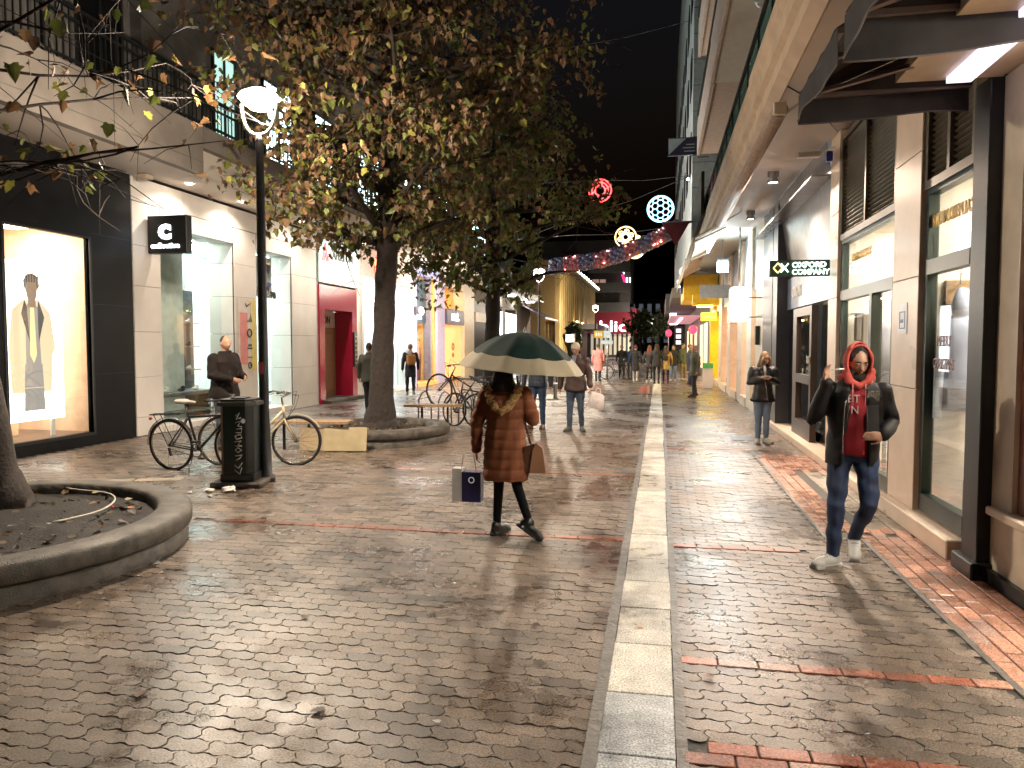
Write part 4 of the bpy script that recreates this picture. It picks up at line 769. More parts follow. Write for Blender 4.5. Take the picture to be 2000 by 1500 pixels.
# white rounded light sign on its pole
rs = thing('light_sign', 'glowing white rounded rectangular sign hung over the right pavement', 'sign', (1.95, 20, 2.2))
rr = []
for cx, cz, a0 in ((2.1,2.38,-PI/2),(2.1,3.06,0),(1.82,3.06,PI/2),(1.82,2.38,PI)):
    for k in range(6): a = a0+k*PI/10; rr.append((cx+.1*math.cos(a), cz+.1*math.sin(a)))
part('light_face', MB().prism(rr, 19.94, 20.06, 'y'), emit('sign_glow', (1,.93,.86), 1.6), rs); part('rim', MB().tube([(x, 20, z) for x, z in rr], .02, 6, closed=True), M['white'], rs)
part('hanger', MB().tube([(1.96, 20, 3.17), (1.96, 20, 4.7)], .025, 8), M['silver'], rs)
fl = thing('floodlight', 'dazzling floodlight under the canopy above the white rounded sign', 'lamp', (1.75, 23, 3.9)); part('housing', MB().bbox(1.6, 1.95, 22.9, 23.1, 3.95, 4.2, .02), M['grey'], fl); part('lens', MB().box(1.62, 1.93, 22.87, 22.9, 3.8, 4.1), emit('flood_face', (.8,1,1), 28), fl); part('bracket', MB().bar((1.78, 23, 4.2), (1.78, 23, 4.75), .03), M['grey'], fl)
lamp('flood_glow', 'AREA', (1.7, 22.7, 3.9), 110, (.8,.95,1), .4, (R(60), 0, R(180)))
part('fascia_board', MB().box(1.35, RX, 27.0, 27.1, 3.3, 3.75), mat('pale_blue_board', (.5,.55,.58), .4), r3)
# beige open awnings
for k, (y0, y1, z) in enumerate(((18.2, 23.5, 4.6), (24.0, 30.0, 4.75), (30.5, 36, 4.8))):
    a = thing('awning', 'beige half open awning over the right pavement, %s of three' % ['nearest', 'middle', 'farthest'][k], 'awning', (1.2, (y0+y1)/2, z))
    part('cloth', MB().prism([(1.45, z-.02), (.75, z-.42), (.75, z-.7), (.77, z-.7), (.78, z-.44), (1.46, z-.06)], y0, y1, 'y'), M['fabric2'], a); part('front_bar', MB().box(.73, .79, y0, y1, z-.46, z-.41), M['white'], a); part('arm', MB().bar((1.5, y0+.3, z-.15), (.8, y0+.5, z-.44), .03), M['white'], a); part('arm', MB().bar((1.5, y1-.3, z-.15), (.8, y1-.5, z-.44), .03), M['white'], a)
ts = thing('tube_light', 'pale blue white fluorescent strip under the nearest beige awning', 'lamp', (1.5, 21, 4.2)); part('tube', MB().box(1.28, 1.34, 18.8, 22.4, 4.3, 4.36), emit('cold_tube', (.75,.95,1), 3), ts)
# yellow shop
ye = thing('yellow_shop', 'bright yellow shopfront with a deep yellow box canopy', 'shop', (RX, 36, 0)); yel = mat('yellow_paint', (.8,.5,.02), .4)
part('canopy_box', MB().bbox(.95, RX, 32.5, 36.5, 3.55, 4.6, .02), yel, ye); part('canopy_step', MB().bbox(1.3, RX, 31.9, 32.5, 3.3, 3.75, .02), yel, ye)
part('light_strip', MB().box(1.5, 2.1, 32.0, 32.4, 3.25, 3.298), emit('yellow_lamp', (1,.8,.2), 60), ye)
part('sign_board', MB().bbox(1.7, RX, 33.1, 33.2, 2.7, 3.05, .01), emit('orange_board', (1,.55,.03), 1.1), ye); lettering('lettering', 'WESTERN', .16, (1.74, 33.09, 2.8), '-y', mat('blue_print', None), ye, xs=.8)
part('portal', MB().box(RX-.2, RX+.3, 33.85, 34.3, 0, 2.9), yel, ye); part('portal', MB().box(RX-.05, RX+.3, 36.6, 37.2, 0, 3.2), yel, ye); part('lit_glass', MB().box(RX-.02, RX+.02, 34.3, 36.6, .3, 3.2), emit('yellow_glass', (1,.86,.25), 1.5), ye); part('upper_panel', MB().box(RX-.05, RX+.2, 34.3, 36.6, 3.2, 3.6), yel, ye)
bs = thing('round_blade_sign', 'small round white sign above the yellow canopy', 'sign', (1.1, 34, 4.9)); part('disc', MB().tube([(1.02, 33.9, 4.85), (1.02, 33.96, 4.85)], .22, 20), emit('disc_white', (.9,.9,1), .8), bs); part('arm', MB().bar((1.2, 33.93, 4.85), (2.0, 33.93, 4.85), .04), M['grey'], bs)
bp_ = solo('blue_sign', MB().bbox(.86, .94, 33.4, 34.2, 3.9, 4.4, .01), mat('blue_sign_paint', (.02,.1,.4), .4), 'small blue sign on the end of the yellow canopy', 'sign')
r4 = building('pink_lit_building', 'far building with pink lit canopies beyond the yellow shop', loc=(RX, 48, 0))
part('wall', MB().box(RX, RX+.5, 37.2, 75, 0, 12), M['plaster'], r4)
part('balcony', MB().box(.6, RX, 40, 52, 4.1, 4.6), M['plaster'], r4); part('balcony', MB().box(.4, RX, 54, 75, 4.1, 5.2), M['plaster'], r4)
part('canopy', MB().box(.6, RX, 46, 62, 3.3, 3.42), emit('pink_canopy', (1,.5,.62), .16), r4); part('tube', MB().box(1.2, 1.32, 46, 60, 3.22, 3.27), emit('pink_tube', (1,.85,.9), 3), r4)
for k, y in enumerate((39, 43, 50, 57, 64)): part('lit_window', MB().box(RX-.05, RX-.01, y, y+2.5, .4, 2.8), emit('warm_window', (1,.7,.42), .8), r4)
for k, (x, y, z, h) in enumerate(((.75, 60, 3.2, 2.0), (.9, 42.5, 4.3, .9))): solo('vertical_sign', MB().bbox(x, x+.5, y, y+.1, z, z+h, .01), emit('cyan_sign', (.6,.95,1), 2.5), ['tall cyan lit vertical sign far down the right side', 'small cyan lit sign nearer on the far right side'][k], 'sign')
for k, (x, y, z) in enumerate(((.7, 62, 2.6), (2.0, 48, 2.6))): solo('red_lantern', MB().ball((x, y, z), .25, .25, .28), emit('red_glow', (1,.03,.06), 2.5), ['red glowing round lantern on a thin pole down the street', 'red glowing round lantern near the shop wall'][k], 'lantern')
solo('lantern_pole', MB().tube([(.7, 62.1, 0), (.7, 62.1, 3.4)], .05, 6), M['silver'], 'thin pale pole carrying the red lantern down the street', 'pole')
sb = thing('information_board', 'black board with three white squares beside the far pink canopy', 'board', (1.2, 56, 1.5)); part('panel', MB().box(1.0, 1.7, 56, 56.1, 1.0, 3.0), M['black_metal'], sb)
for k in range(3): part('white_square', MB().box(1.15, 1.5, 55.97, 55.995, 1.7+k*.42, 1.98+k*.42), emit('soft_white', (1,1,1), .6), sb)
# tall pale building behind
r5 = building('tall_pale_building', 'tall pale tiled building rising above the right awnings', loc=(2, 40, 0))
part('wall', MB().box(1.08, 5, 28.2, 60, 4.95, 22), mat('pale_tile', (.55,.56,.54), .7, vary=.12), r5)
for z in np.arange(5.5, 20, .9): part('tile_joint', MB().box(1.075, 5, 28.194, 28.2, z, z+.02), M['plaster_dark'], r5)
for y0 in np.arange(29, 58, 3.4):
    for z in (8, 11, 14): wall_window(r5, 0, 0, 0, 0) if False else part('window', MB().box(1.05, 1.08, y0, y0+1.6, z, z+1.5), M['black_stone'], r5)
st = thing('hotel_sign', 'dark blue and white diagonal blade sign high on the pale building', 'sign', (.7, 27.5, 8.6)); A_ = ony(1305, 270, 27.5); B_ = ony(1362, 302, 27.5)
part('board', MB().box(A_.x, B_.x, 27.5, 27.6, B_.z, A_.z), mat('navy_board', None), st); part('white_triangle', MB().prism([(A_.x+.02, B_.z+.03), (A_.x+.02, A_.z-.03), (A_.x+.62, A_.z-.03)], 27.49, 27.498, 'y'), mat('sign_grey', (.5,.55,.55), .5), st); part('text_lines', MB().box(A_.x+.55, B_.x-.08, 27.49, 27.498, B_.z+.12, B_.z+.15).box(A_.x+.5, B_.x-.1, 27.49, 27.498, B_.z+.24, B_.z+.27).box(A_.x+.62, B_.x-.1, 27.49, 27.498, B_.z+.35, B_.z+.38), mat('sign_grey', None), st); part('arm', MB().box(B_.x, B_.x+.4, 27.53, 27.57, 8.2, 8.25), M['grey'], st)
hg = thing('hanging_planter', 'black planter box with trailing greenery and tiny lights on the far balcony', 'planter', (1.1, 22, 5.4)); part('box', MB().add([(1.02,20.5,5.1),(1.1,20.5,5.1),(1.1,26.8,5.1),(1.02,26.8,5.1),(1.02,20.5,6.2),(1.1,20.5,6.2),(1.1,26.8,6.2),(1.02,26.8,6.2)], [(3,2,1,0),(4,5,6,7),(0,1,5,4),(1,2,6,5),(2,3,7,6),(3,0,4,7)]), mat('hedge_dark', (.02,.022,.015), .9, bump=1, bscale=30), hg)
# --- near dark awnings overhead, flat frames hung off the facade with a hanging valance on the outer side and the end
def hung(mb, a, b, dr, m_=40, nx=(0, 1, 0)):
    a = Vector(a); b = Vector(b); nx = Vector(nx); vs = []; k = (b-a).length
    for i in range(m_+1):
        u = i/m_; p = a.lerp(b, u); d = dr*(1+.08*math.sin(u*5+1)); w = .010*math.sin(u*k*4.1)+.006*math.sin(u*k*9.3+2)
        vs += [p, p+nx*w*.6+Vector((0,0,-d*.5)), p+nx*w*1.6+Vector((0,0,-d))]
    fs = [(i*3+j, (i+1)*3+j, (i+1)*3+j+1, i*3+j+1) for i in range(m_) for j in range(2)]; o = len(vs); th = nx*.004
    mb.add(vs+[v+th for v in vs], fs+[tuple(reversed([q+o for q in f])) for f in fs], True); return [vs[3*i+2] for i in range(m_+1)]
def flat_awning(label, xf, xw, y0, y1, z, dr, slope=.8):
    a = thing('awning', label, 'awning', ((xf+xw)/2, (y0+y1)/2, z)); n = 16; vs = []
    for i in range(n+1):
        for j in range(9):
            u, v = i/n, j/8; vs.append(Vector((xf+(xw-xf)*v, y0+(y1-y0)*u, z+slope*v-.05*math.sin(PI*v)+.012*math.sin(u*21+v*5))))
    fs = [(i*9+j, (i+1)*9+j, (i+1)*9+j+1, i*9+j+1) for i in range(n) for j in range(8)]; o = len(vs); th = Vector((0,0,.012))
    part('cloth', MB().add(vs+[v+th for v in vs], fs+[tuple(reversed([k+o for k in f])) for f in fs], True), M['fabric'], a, fix=False)
    mb = MB(); h1 = hung(mb, (xf, y0, z+.01), (xf, y1, z+.01), dr, 60, (1,0,0)); part('valance', mb, M['fabric'], a, fix=False)
    mb = MB(); h2 = hung(mb, (xf, y1, z+.01), (xw, y1, z+.02), dr, 40, (0,1,0)); part('valance', mb, M['fabric'], a, fix=False)
    part('cheek', MB().prism([(xf+.03, z+.01), (xw, z+.0), (xw, z+slope-.02)], y1-.06, y1-.052, 'y'), M['fabric'], a)
    hm = mat('hem_cloth', (.14,.12,.12), .8); part('hem', MB().tube(h1, .006, 5), hm, a); part('hem', MB().tube(h2, .006, 5), hm, a)
    db = mat('dark_bar', (.18,.14,.13), .5, .3)
    part('front_bar', MB().bar((xf+.02, y0, z-.01), (xf+.02, y1, z-.01), .035), db, a); part('end_bar', MB().bar((xf+.02, y1-.04, z-.01), (xw, y1-.04, z), .035), db, a)
    part('folding_arm', MB().bar((xf+.05, y1-.15, z-.03), (xw, y0+(y1-y0)*.25, z+.02), .045, .03), db, a); part('folding_arm', MB().bar((xf+.05, y0+(y1-y0)*.3, z-.03), (xw, y0+(y1-y0)*.05, z+.02), .045, .03), db, a)
    part('cord', MB().tube([(xf+.08, y1-.1, z-.03), (xf+.5, y1-.7, z+.0)], .004, 4), M['silver'], a); return a
c1 = onz(1560, 190, 3.62); c2 = onz(1650, 40, 3.62)
flat_awning('dark brown awning hung overhead beside the black corner post', c1.x, RX-.12, c2.y+.12, c1.y, 3.62, .2)
flat_awning('dark brown awning nearest the viewer at the top right corner', c2.x+.0, RX+.1, 3.2, c2.y, 3.64, .25)
# ------------------------------------------------------------------ street lamps
def street_lamp(x, y, label, H=4.72, power=0, near=True, sc_=1.0):
    L_ = thing('street_lamp', label, 'street lamp', (x, y, 0), 0, 'street lamps along the pedestrian street'); lm = M['lamp_metal']
    part('pole', MB().lathe([(.0,0),(.12,0),(.12,.06),(.085,.1),(.075,.5),(.06,.9),(.055,3.0),(.045,H-.52),(.05,H-.5),(.03,H-.42),(.0,H-.42)], 16), lm, L_, world=False)
    u = MB(); pts = []
    for k in range(15): a = PI+PI*k/14; pts.append((.235*math.cos(a)*(1-.05*math.sin(a)), 0, H-.06+.4*math.sin(a)*(1 if True else 1)))
    pts = [(.235*math.copysign(min(1, abs(math.cos(a))**.8), math.cos(a)), 0, H-.06+.38*math.sin(a)) for a in [PI+PI*k/14 for k in range(15)]]
    u.tube(pts, .022, 8); part('arm', u, mat('pale_lamp_arm', (.6,.6,.58), .35, .3), L_, world=False)
    part('head', MB().lathe([(.0,.1),(.1,.09),(.22,.03),(.255,-.02),(.24,-.03),(.0,-.03)], 24, (0, 0, H+.02)), emit('lamp_cap_glow', (1,.9,.72), 3.5), L_, world=False)
    part('diffuser', MB().lathe([(.0,-.17),(.1,-.155),(.19,-.09),(.235,-.032),(.0,-.031)], 24, (0, 0, H+.02)), emit('lamp_diffuser', (1,.9,.74), 60 if near else 60), L_, world=False)
    if power:
        o = lamp('lamp_light', 'SPOT', (x, y, H-.26), power, (1,.82,.62), .12, spot=R(138), blend=.5); o2 = lamp('lamp_glow', 'POINT', (x, y, H-.24), power*.85, (1,.84,.66), .12); o2.parent = L_; o2.location = (0,0,H-.24); o.parent = L_; o.location = (0,0,H-.26)
    return L_
l1 = street_lamp(-4.84, 8.67, 'nearest street lamp with dark pole and U shaped arm beside the litter bin', power=640)
part('sticker', MB().lathe([(.0625,1.35),(.0625,1.5)], 16, a0=3.6, a1=5.2), mat('red_sticker', (.4,.08,.1), .5), l1, world=False)
p = ony(1053, 525, 31); street_lamp(p.x, 31, 'second street lamp, seen just above the umbrella', power=1100)
p = ony(1163, 597, 61); street_lamp(p.x, 61, 'third street lamp, in front of the ribbed yellow building', power=1100)
p = ony(1274, 626, 96); street_lamp(p.x, 96, 'farthest street lamp, alone in the dark middle of the street', power=900)
# ------------------------------------------------------------------ round tree planters with benches
def planter(cx, cy, r, label, h=.29):
    P_ = thing('tree_planter', label, 'planter', (cx, cy, 0)); n = 72
    part('kerb_wall', MB().lathe([(r-.22,h-.1),(r-.2,h-.015),(r-.17,h),(r+.04,h),(r+.075,h-.02),(r+.085,h-.05),(r+.085,h-.13),(r+.07,h-.15),(r+.02,h-.16),(r+.03,h-.17),(r+.05,h-.18),(r+.05,-.01)], n), M['concrete'], P_, world=False)
    mb = MB(); vs = [(0,0,h-.04)]; fs = []
    for i in range(1, 9):
        for j in range(40):
            a = 2*PI*j/40; q = (r-.2)*i/8; vs.append((q*math.cos(a), q*math.sin(a), h-.1+.06*(1-i/8)+.02*rng.normal()*(i < 8)))
    for j in range(40):
        fs.append((0, 1+j, 1+(j+1) % 40))
        for i in range(7): fs.append((1+i*40+j, 1+(i+1)*40+j, 1+(i+1)*40+(j+1) % 40, 1+i*40+(j+1) % 40))
    mb.add(vs, fs, True); part('soil', mb, M['soil'], P_, world=False); return P_
PA = planter(-5.7, 5.15, 1.75, 'low round concrete planter with stepped rim around the leftmost tree')
PB = planter(-4.96, 12.87, 1.2, 'round concrete planter around the leaning tree behind the benches')
def slat_bench(label, pts, w, z, legs):
    B = thing('bench', label, 'bench', tuple((Vector(pts[0])+Vector(pts[1]))/2*Vector((1,1,0)))); a, b = Vector(pts[0]), Vector(pts[1]); d = (b-a).normalized(); s_ = Vector((-d.y, d.x, 0)); k = 3
    for i in range(k): o = (i-(k-1)/2)*w/k; part('slat', MB().obox((a+b)/2+s_*o+Vector((0,0,z)), d, s_, (0,0,1), (b-a).length/2, w/k/2-.006, .02), M['wood'], B)
    for u in legs:
        q = a.lerp(b, u); part('leg', MB().bar(q+Vector((0,0,0)), q+Vector((0,0,z-.022)), .035), M['black_metal'], B)
    return B
slat_bench('worn wooden plank bench left of the leaning tree with thin steel legs', [(-6.15, 11.35, 0), (-4.9, 11.5, 0)], .4, .46, (.12, .45, .88))
slat_bench('dark wooden bench seat on the far side of the tree planter', [(-5.1, 14.75, 0), (-3.95, 14.95, 0)], .4, .47, (.3, .75))
pw = thing('plywood_sheet', 'pale plywood sheets leaning against the planter under the bench', 'board', (-5.0, 10.3, 0))
a = Vector((-5.55, 10.72, 0)); b = Vector((-4.22, 10.28, 0)); a = onz(592, 880); b = onz(722, 880); a.y -= .12; b.y -= .12; d = (b-a).normalized(); s_ = Vector((-d.y, d.x, 0))
part('panel', MB().obox(a.lerp(b, .32)+Vector((0,0,.2))+s_*.03, d, (s_*.2+Vector((0,0,1))), s_-Vector((0,0,.2)), (b-a).length*.32, .185, .009), M['plywood'], pw)
part('panel', MB().obox(a.lerp(b, .68)+Vector((0,0,.2)), d, (s_*.25+Vector((0,0,1))), s_-Vector((0,0,.25)), (b-a).length*.32, .19, .009), mat('pale_plywood', (.36,.29,.17), .6, vary=.15), pw)
# ------------------------------------------------------------------ litter bin
bn = thing('litter_bin', 'dark green square litter bin with white graffiti scrawl beside the lamp post', 'bin', (-5.0, 8.4, 0), R(12)); bn.scale = (.84, .9, 1); dgm = mat('bin_green', (.006,.014,.011), .4, vary=.25, rvary=.1)
part('base', MB().bbox(-.36, .36, -.3, .3, 0, .07, .02), M['concrete'], bn, world=False); part('lower_ring', MB().bbox(-.24, .24, -.2, .2, .07, .16, .01), M['black_metal'], bn, world=False)
part('body', MB().prism([(-.2,-.19),(.13,-.19),(.22,-.1),(.22,.19),(-.2,.19)], .16, .98, 'z'), dgm, bn, world=False)
part('corner_strip', MB().box(-.215, -.19, -.2, -.17, .16, .98), mat('rust_edge', (.12,.08,.05), .6), bn, world=False)
part('side_panel', MB().obox((.176,-.146,.57), (.09,.09,0), (0,0,1), (.09,-.09,0), .045, .36, .003), M['black_metal'], bn, world=False)
part('rim', MB().prism([(-.25,-.24),(.15,-.24),(.27,-.12),(.27,.24),(-.25,.24)], .98, 1.03, 'z'), mat('bin_lid', (.05,.045,.035), .5), bn, world=False); part('lid', MB().prism([(-.22,-.2),(.13,-.2),(.23,-.1),(.23,.2),(-.22,.2)], 1.03, 1.06, 'z').prism([(-.1,-.12),(.1,-.12),(.1,.12),(-.1,.12)], 1.06, 1.075, 'z'), M['black_metal'], bn, world=False)
gm = mat('graffiti_white', (.62,.62,.6), .6); g_ = MB()
import random as _r; rr_ = _r.Random(4)
strokes = [[(-.03,.86),(.03,.9),(-.02,.82),(.05,.84)], [(-.03,.78),(.05,.8),(.0,.74),(.06,.73)], [(-.02,.7),(.06,.71),(.05,.66),(-.03,.66)], [(-.04,.62),(.04,.64),(.06,.6),(-.02,.58),(-.04,.62)], [(-.05,.55),(.05,.56),(.0,.52),(.06,.5),(-.04,.5)], [(-.04,.45),(.0,.48),(.05,.45),(.0,.42),(-.04,.45)], [(-.04,.38),(.06,.39),(.02,.35),(-.03,.33)], [(-.05,.27),(.0,.23),(.06,.3)], [(-.05,.21),(.02,.16),(.05,.24)]]
for q in strokes: g_.tube([(x+.02, -.1925, z) for x, z in q], .0075, 4)
part('graffiti', g_, gm, bn, world=False); part('round_sticker', MB().tube([(.1,-.191,.8),(.1,-.194,.8)], .03, 14), M['white'], bn, world=False)
for k, (x, y, s_, lb_) in enumerate(((-4.9, 7.95, 1.5, 'large crumpled white paper in front of the litter bin'), (-5.12, 7.9, 1, 'small crumpled paper left of the bin foot'), (-5.3, 7.8, .5, 'tiny scrap of paper farthest left of the bin'), (-4.95, 7.65, .55, 'flat scrap of paper nearest the viewer by the bin'))):
    mb = MB().ball((0,0,0), .055*s_, .04*s_, .025*s_, 9, 6); r5_ = np.random.default_rng(k)
    mb.v = [tuple(np.array(v)*(1+r5_.uniform(-.35, .35))) for v in mb.v]; mb.sm = [False]*len(mb.sm)
    solo('paper_scrap', mb, mat('paper', (.7,.68,.64), .8), lb_, 'litter', loc=(x, y, .022*s_), world=False)
# ------------------------------------------------------------------ bicycles
def bicycle(label, loc, rz, col, step=False, rack=True, tilt=0, fenders=True, kick=True, saddle=(.03,.03,.03), bars='flat', lod=0):
    B = thing('bicycle', label, 'bicycle', loc, rz, 'parked bicycles'); B.rotation_euler = (tilt, 0, rz)
    fr = mat('bike_'+'%02d%02d%02d' % tuple(int(c*99) for c in col), col, .3, .2, vary=.05); r = .345; WB = 1.06; bl_ = M['rubber']; ch = M['chrome']
    P_ = lambda n, mb, m: part(n, mb, m, B, world=False)
    rw, fw_ = Vector((0,0,r)), Vector((WB,0,r)); bb_ = Vector((.44,0,.29)); st_ = Vector((.30,0,.80)); hd = Vector((.86,0,.84)); hb = Vector((.88,0,.70)) if not step else Vector((.89,0,.66))
    for c in (rw, fw_):
        w = part('wheel', MB().ring(c, r-.022, .009, 40, 6), ch, B, world=False)
        part('tyre', MB().ring(c, r-.002, .019, 40, 6), bl_, w, world=False)
        mb = MB()
        for k in range(28 if not lod else 14):
            a = 2*PI*k/(28 if not lod else 14); s_ = 1 if k % 2 else -1; mb.bar(c+Vector((.02*math.cos(a+1.2*s_), s_*.028, .02*math.sin(a+1.2*s_))), c+Vector(((r-.024)*math.cos(a), 0, (r-.024)*math.sin(a))), .0022)
        part('spokes', mb, ch, w, world=False)['kind'] = 'stuff'; part('hub', MB().tube([c+Vector((0,-.045,0)), c+Vector((0,.045,0))], .022, 10), ch, w, world=False)
    if step: P_('frame', MB().tube([hd, hb], .02, 8).tube([hb, Vector((.66,0,.42)), bb_], .022, 8).tube([hd-Vector((0,0,.07)), Vector((.62,0,.52)), Vector((.40,0,.45))], .02, 8).tube([bb_, st_], .017, 8), fr)
    else: P_('frame', MB().tube([hd, hb], .02, 8).tube([hb, bb_], .019, 8).tube([hd-Vector((-.0,0,.06)), st_-Vector((-.015,0,.06))], .017, 8).tube([bb_, st_], .017, 8), fr)
    mb = MB()
    for s_ in (-1, 1): o = Vector((0, s_*.05, 0)); mb.tube([bb_+o*.7, rw+o], .01, 6).tube([st_-Vector((0,0,.08))+o*.3, rw+o], .009, 6)
    P_('rear_stays', mb, fr); mb = MB()
    for s_ in (-1, 1): o = Vector((0, s_*.045, 0)); mb.tube([hb+o*.8, hb+o+Vector((.05,0,-.1)), fw_+o], .013, 6)
    P_('fork', mb, fr); P_('seat_post', MB().tube([st_, st_+Vector((-.04,0,.12))], .013, 8), ch)
    sd_ = P_('saddle', MB().lathe([(.0,.0),(.08,.005),(.095,.03),(.07,.055),(.0,.06)], 14, tuple(st_+Vector((-.07,0,.12))), 1.25, .95).lathe([(.0,.0),(.045,.01),(.05,.03),(.0,.05)], 12, tuple(st_+Vector((.05,0,.12))), 2.0, .7), mat('saddle_%d' % (saddle[0]*100), saddle, .7))
    P_('stem', MB().tube([hd, hd+Vector((-.02,0,.12)), hd+Vector((.04,0,.15))], .014, 8), ch)
    h = hd+Vector((.04,0,.15))
    if bars == 'swept': P_('handlebar', MB().tube([h+Vector((-.22,-.28,.03)), h+Vector((-.1,-.27,.06)), h+Vector((.03,-.12,.03)), h, h+Vector((.03,.12,.03)), h+Vector((-.1,.27,.06)), h+Vector((-.22,.28,.03))], .012, 8), ch)
    else: P_('handlebar', MB().tube([h+Vector((-.06,-.3,.02)), h+Vector((0,-.12,.01)), h+Vector((0,.12,.01)), h+Vector((-.06,.3,.02))], .012, 8), M['black_metal'])
    for s_ in (-1, 1):
        e = h+Vector((-.06, s_*.3, .02)) if bars != 'swept' else h+Vector((-.22, s_*.28, .03)); e2 = e+(Vector((-.02, -s_*.1, 0)) if bars != 'swept' else Vector((.1, -s_*.01, .02)))
        P_('grip', MB().tube([e, e2], .017, 8), bl_); P_('brake_lever', MB().tube([e2, e2+Vector((.05, s_*.03, -.02)), e+Vector((.05, 0, -.03))], .005, 5), ch)
    P_('brake_cable', MB().tube([h+Vector((.04,.15,.02)), h+Vector((.16,.1,.0)), h+Vector((.14,.02,-.15)), hb+Vector((.04,0,0))], .004, 4).tube([h+Vector((.04,-.15,.02)), h+Vector((.18,-.08,.06)), h+Vector((.12,-.01,-.12)), hb+Vector((.03,0,-.02))], .004, 4), bl_)
    P_('chainring', MB().ring(bb_+Vector((0,-.05,0)), .085, .008, 24, 5), M['black_metal']); mb = MB().tube([bb_+Vector((.05,-.075,.14)), bb_+Vector((0,-.075,0))], .012, 6).tube([bb_+Vector((0,.075,0)), bb_+Vector((-.05,.075,-.14))], .012, 6); P_('cranks', mb, ch)
    for q in (bb_+Vector((.05,-.12,.14)), bb_+Vector((-.05,.12,-.14))): P_('pedal', MB().box(q.x-.045, q.x+.045, q.y-.035, q.y+.035, q.z-.012, q.z+.012), bl_)
    P_('chain', MB().tube([rw+Vector((0,-.05,.04)), bb_+Vector((0,-.05,.085))], .005, 4).tube([rw+Vector((0,-.05,-.04)), bb_+Vector((0,-.05,-.085))], .005, 4), M['black_metal']); P_('derailleur', MB().bar(rw+Vector((.01,-.06,-.03)), rw+Vector((.04,-.06,-.14)), .03, .02), M['black_metal'])
    if fenders:
        mb = MB()
        def arc(c, a0, a1):
            vs = []; k = 16
            for i in range(k+1):
                a = a0+(a1-a0)*i/k
                for s_, q in ((-.026, .034), (0, .042), (.026, .034)): vs.append((c.x+(r+q)*math.cos(a), s_, c.z+(r+q)*math.sin(a)))
            mb.add(vs, [(i*3+j, i*3+j+1, i*3+j+4, i*3+j+3) for i in range(k) for j in range(2)], True)
        arc(rw, .35, PI+.05); P_('mudguard', mb, fr if step else M['silver']); mb = MB(); arc(fw_, .55, 2.6); P_('mudguard', mb, fr if step else M['silver'])
    if rack:
        P_('luggage_rack', MB().bar((-.28,-.05,.76), (.22,-.05,.78), .012).bar((-.28,.05,.76), (.22,.05,.78), .012).bar((-.28,-.05,.76), (-.28,.05,.76), .012).bar((-.05,-.05,.77), (-.05,.05,.77), .01).bar((.1,-.05,.775), (.1,.05,.775), .01).bar((-.2,-.06,.76), (0,-.06,r), .008).bar((-.2,.06,.76), (0,.06,r), .008), M['black_metal']); P_('rear_lamp', MB().ball((-.31,0,.7), .016, .03, .022), mat('red_reflector', (.4,.01,.01), .2))
    if kick: P_('kickstand', MB().tube([bb_+Vector((-.06,-.04,-.05)), Vector((.46,-.26,.0))], .008, 6), ch)
    return B
def place_bike(pr, pf, Y0, Y1, **k):  # rear and front wheel positions on the ground
    a = onz(pr[0], pr[1], 0) if Y0 is None else Vector(Y0); b = onz(pf[0], pf[1], 0) if Y1 is None else Vector(Y1); rz = math.atan2(b.y-a.y, b.x-a.x); return bicycle(loc=(a.x, a.y, .0), rz=rz, **k)
place_bike((338, 917), None, None, (-5.5, 9.15, 0), label='black bicycle with grey saddle left of the litter bin', col=(.02,.02,.022), saddle=(.4,.35,.33), rack=True, tilt=R(4))
e = onz(577, 908); place_bike(None, None, (e.x-1.03, e.y-.18, 0), (e.x, e.y, 0), label='cream step through bicycle whose front wheel shows right of the lamp post', col=(.52,.42,.28), step=True, bars='swept', saddle=(.05,.04,.03), tilt=R(-4))
for k, (px, Y, rz, tl, z, lb_) in enumerate(((862, 15.6, 2.75, 0, .38, 'dark bicycle with its front wheel raised in the rack'), (895, 15.2, 2.6, R(5), 0, 'dark bicycle leaning in the rack beside the raised one'), (940, 15.7, 2.4, R(-6), 0, 'dark bicycle partly hidden behind the umbrella woman'))):
    q = ony(px, 800, Y); bk = bicycle(lb_, (q.x+.75, Y-.35, 0), rz, (.025,.018,.018), rack=False, tilt=tl, kick=False, lod=1, fenders=False)
    if z: bk.rotation_euler = (0, R(-22), rz); bk.location.z = .02
rk = thing('bicycle_rack', 'steel bicycle rack of looped tubes behind the tree planter', 'rack', (-4.2, 15.7, 0))
for k in range(5):
    x = -5.1+k*.45; part('loop', MB().tube([(x, 15.6, 0), (x, 15.65, .5), (x+.06, 15.68, .66), (x+.12, 15.7, .7), (x+.19, 15.72, .66), (x+.25, 15.75, .5), (x+.25, 15.75, 0)], .018, 6), M['grey'], rk)
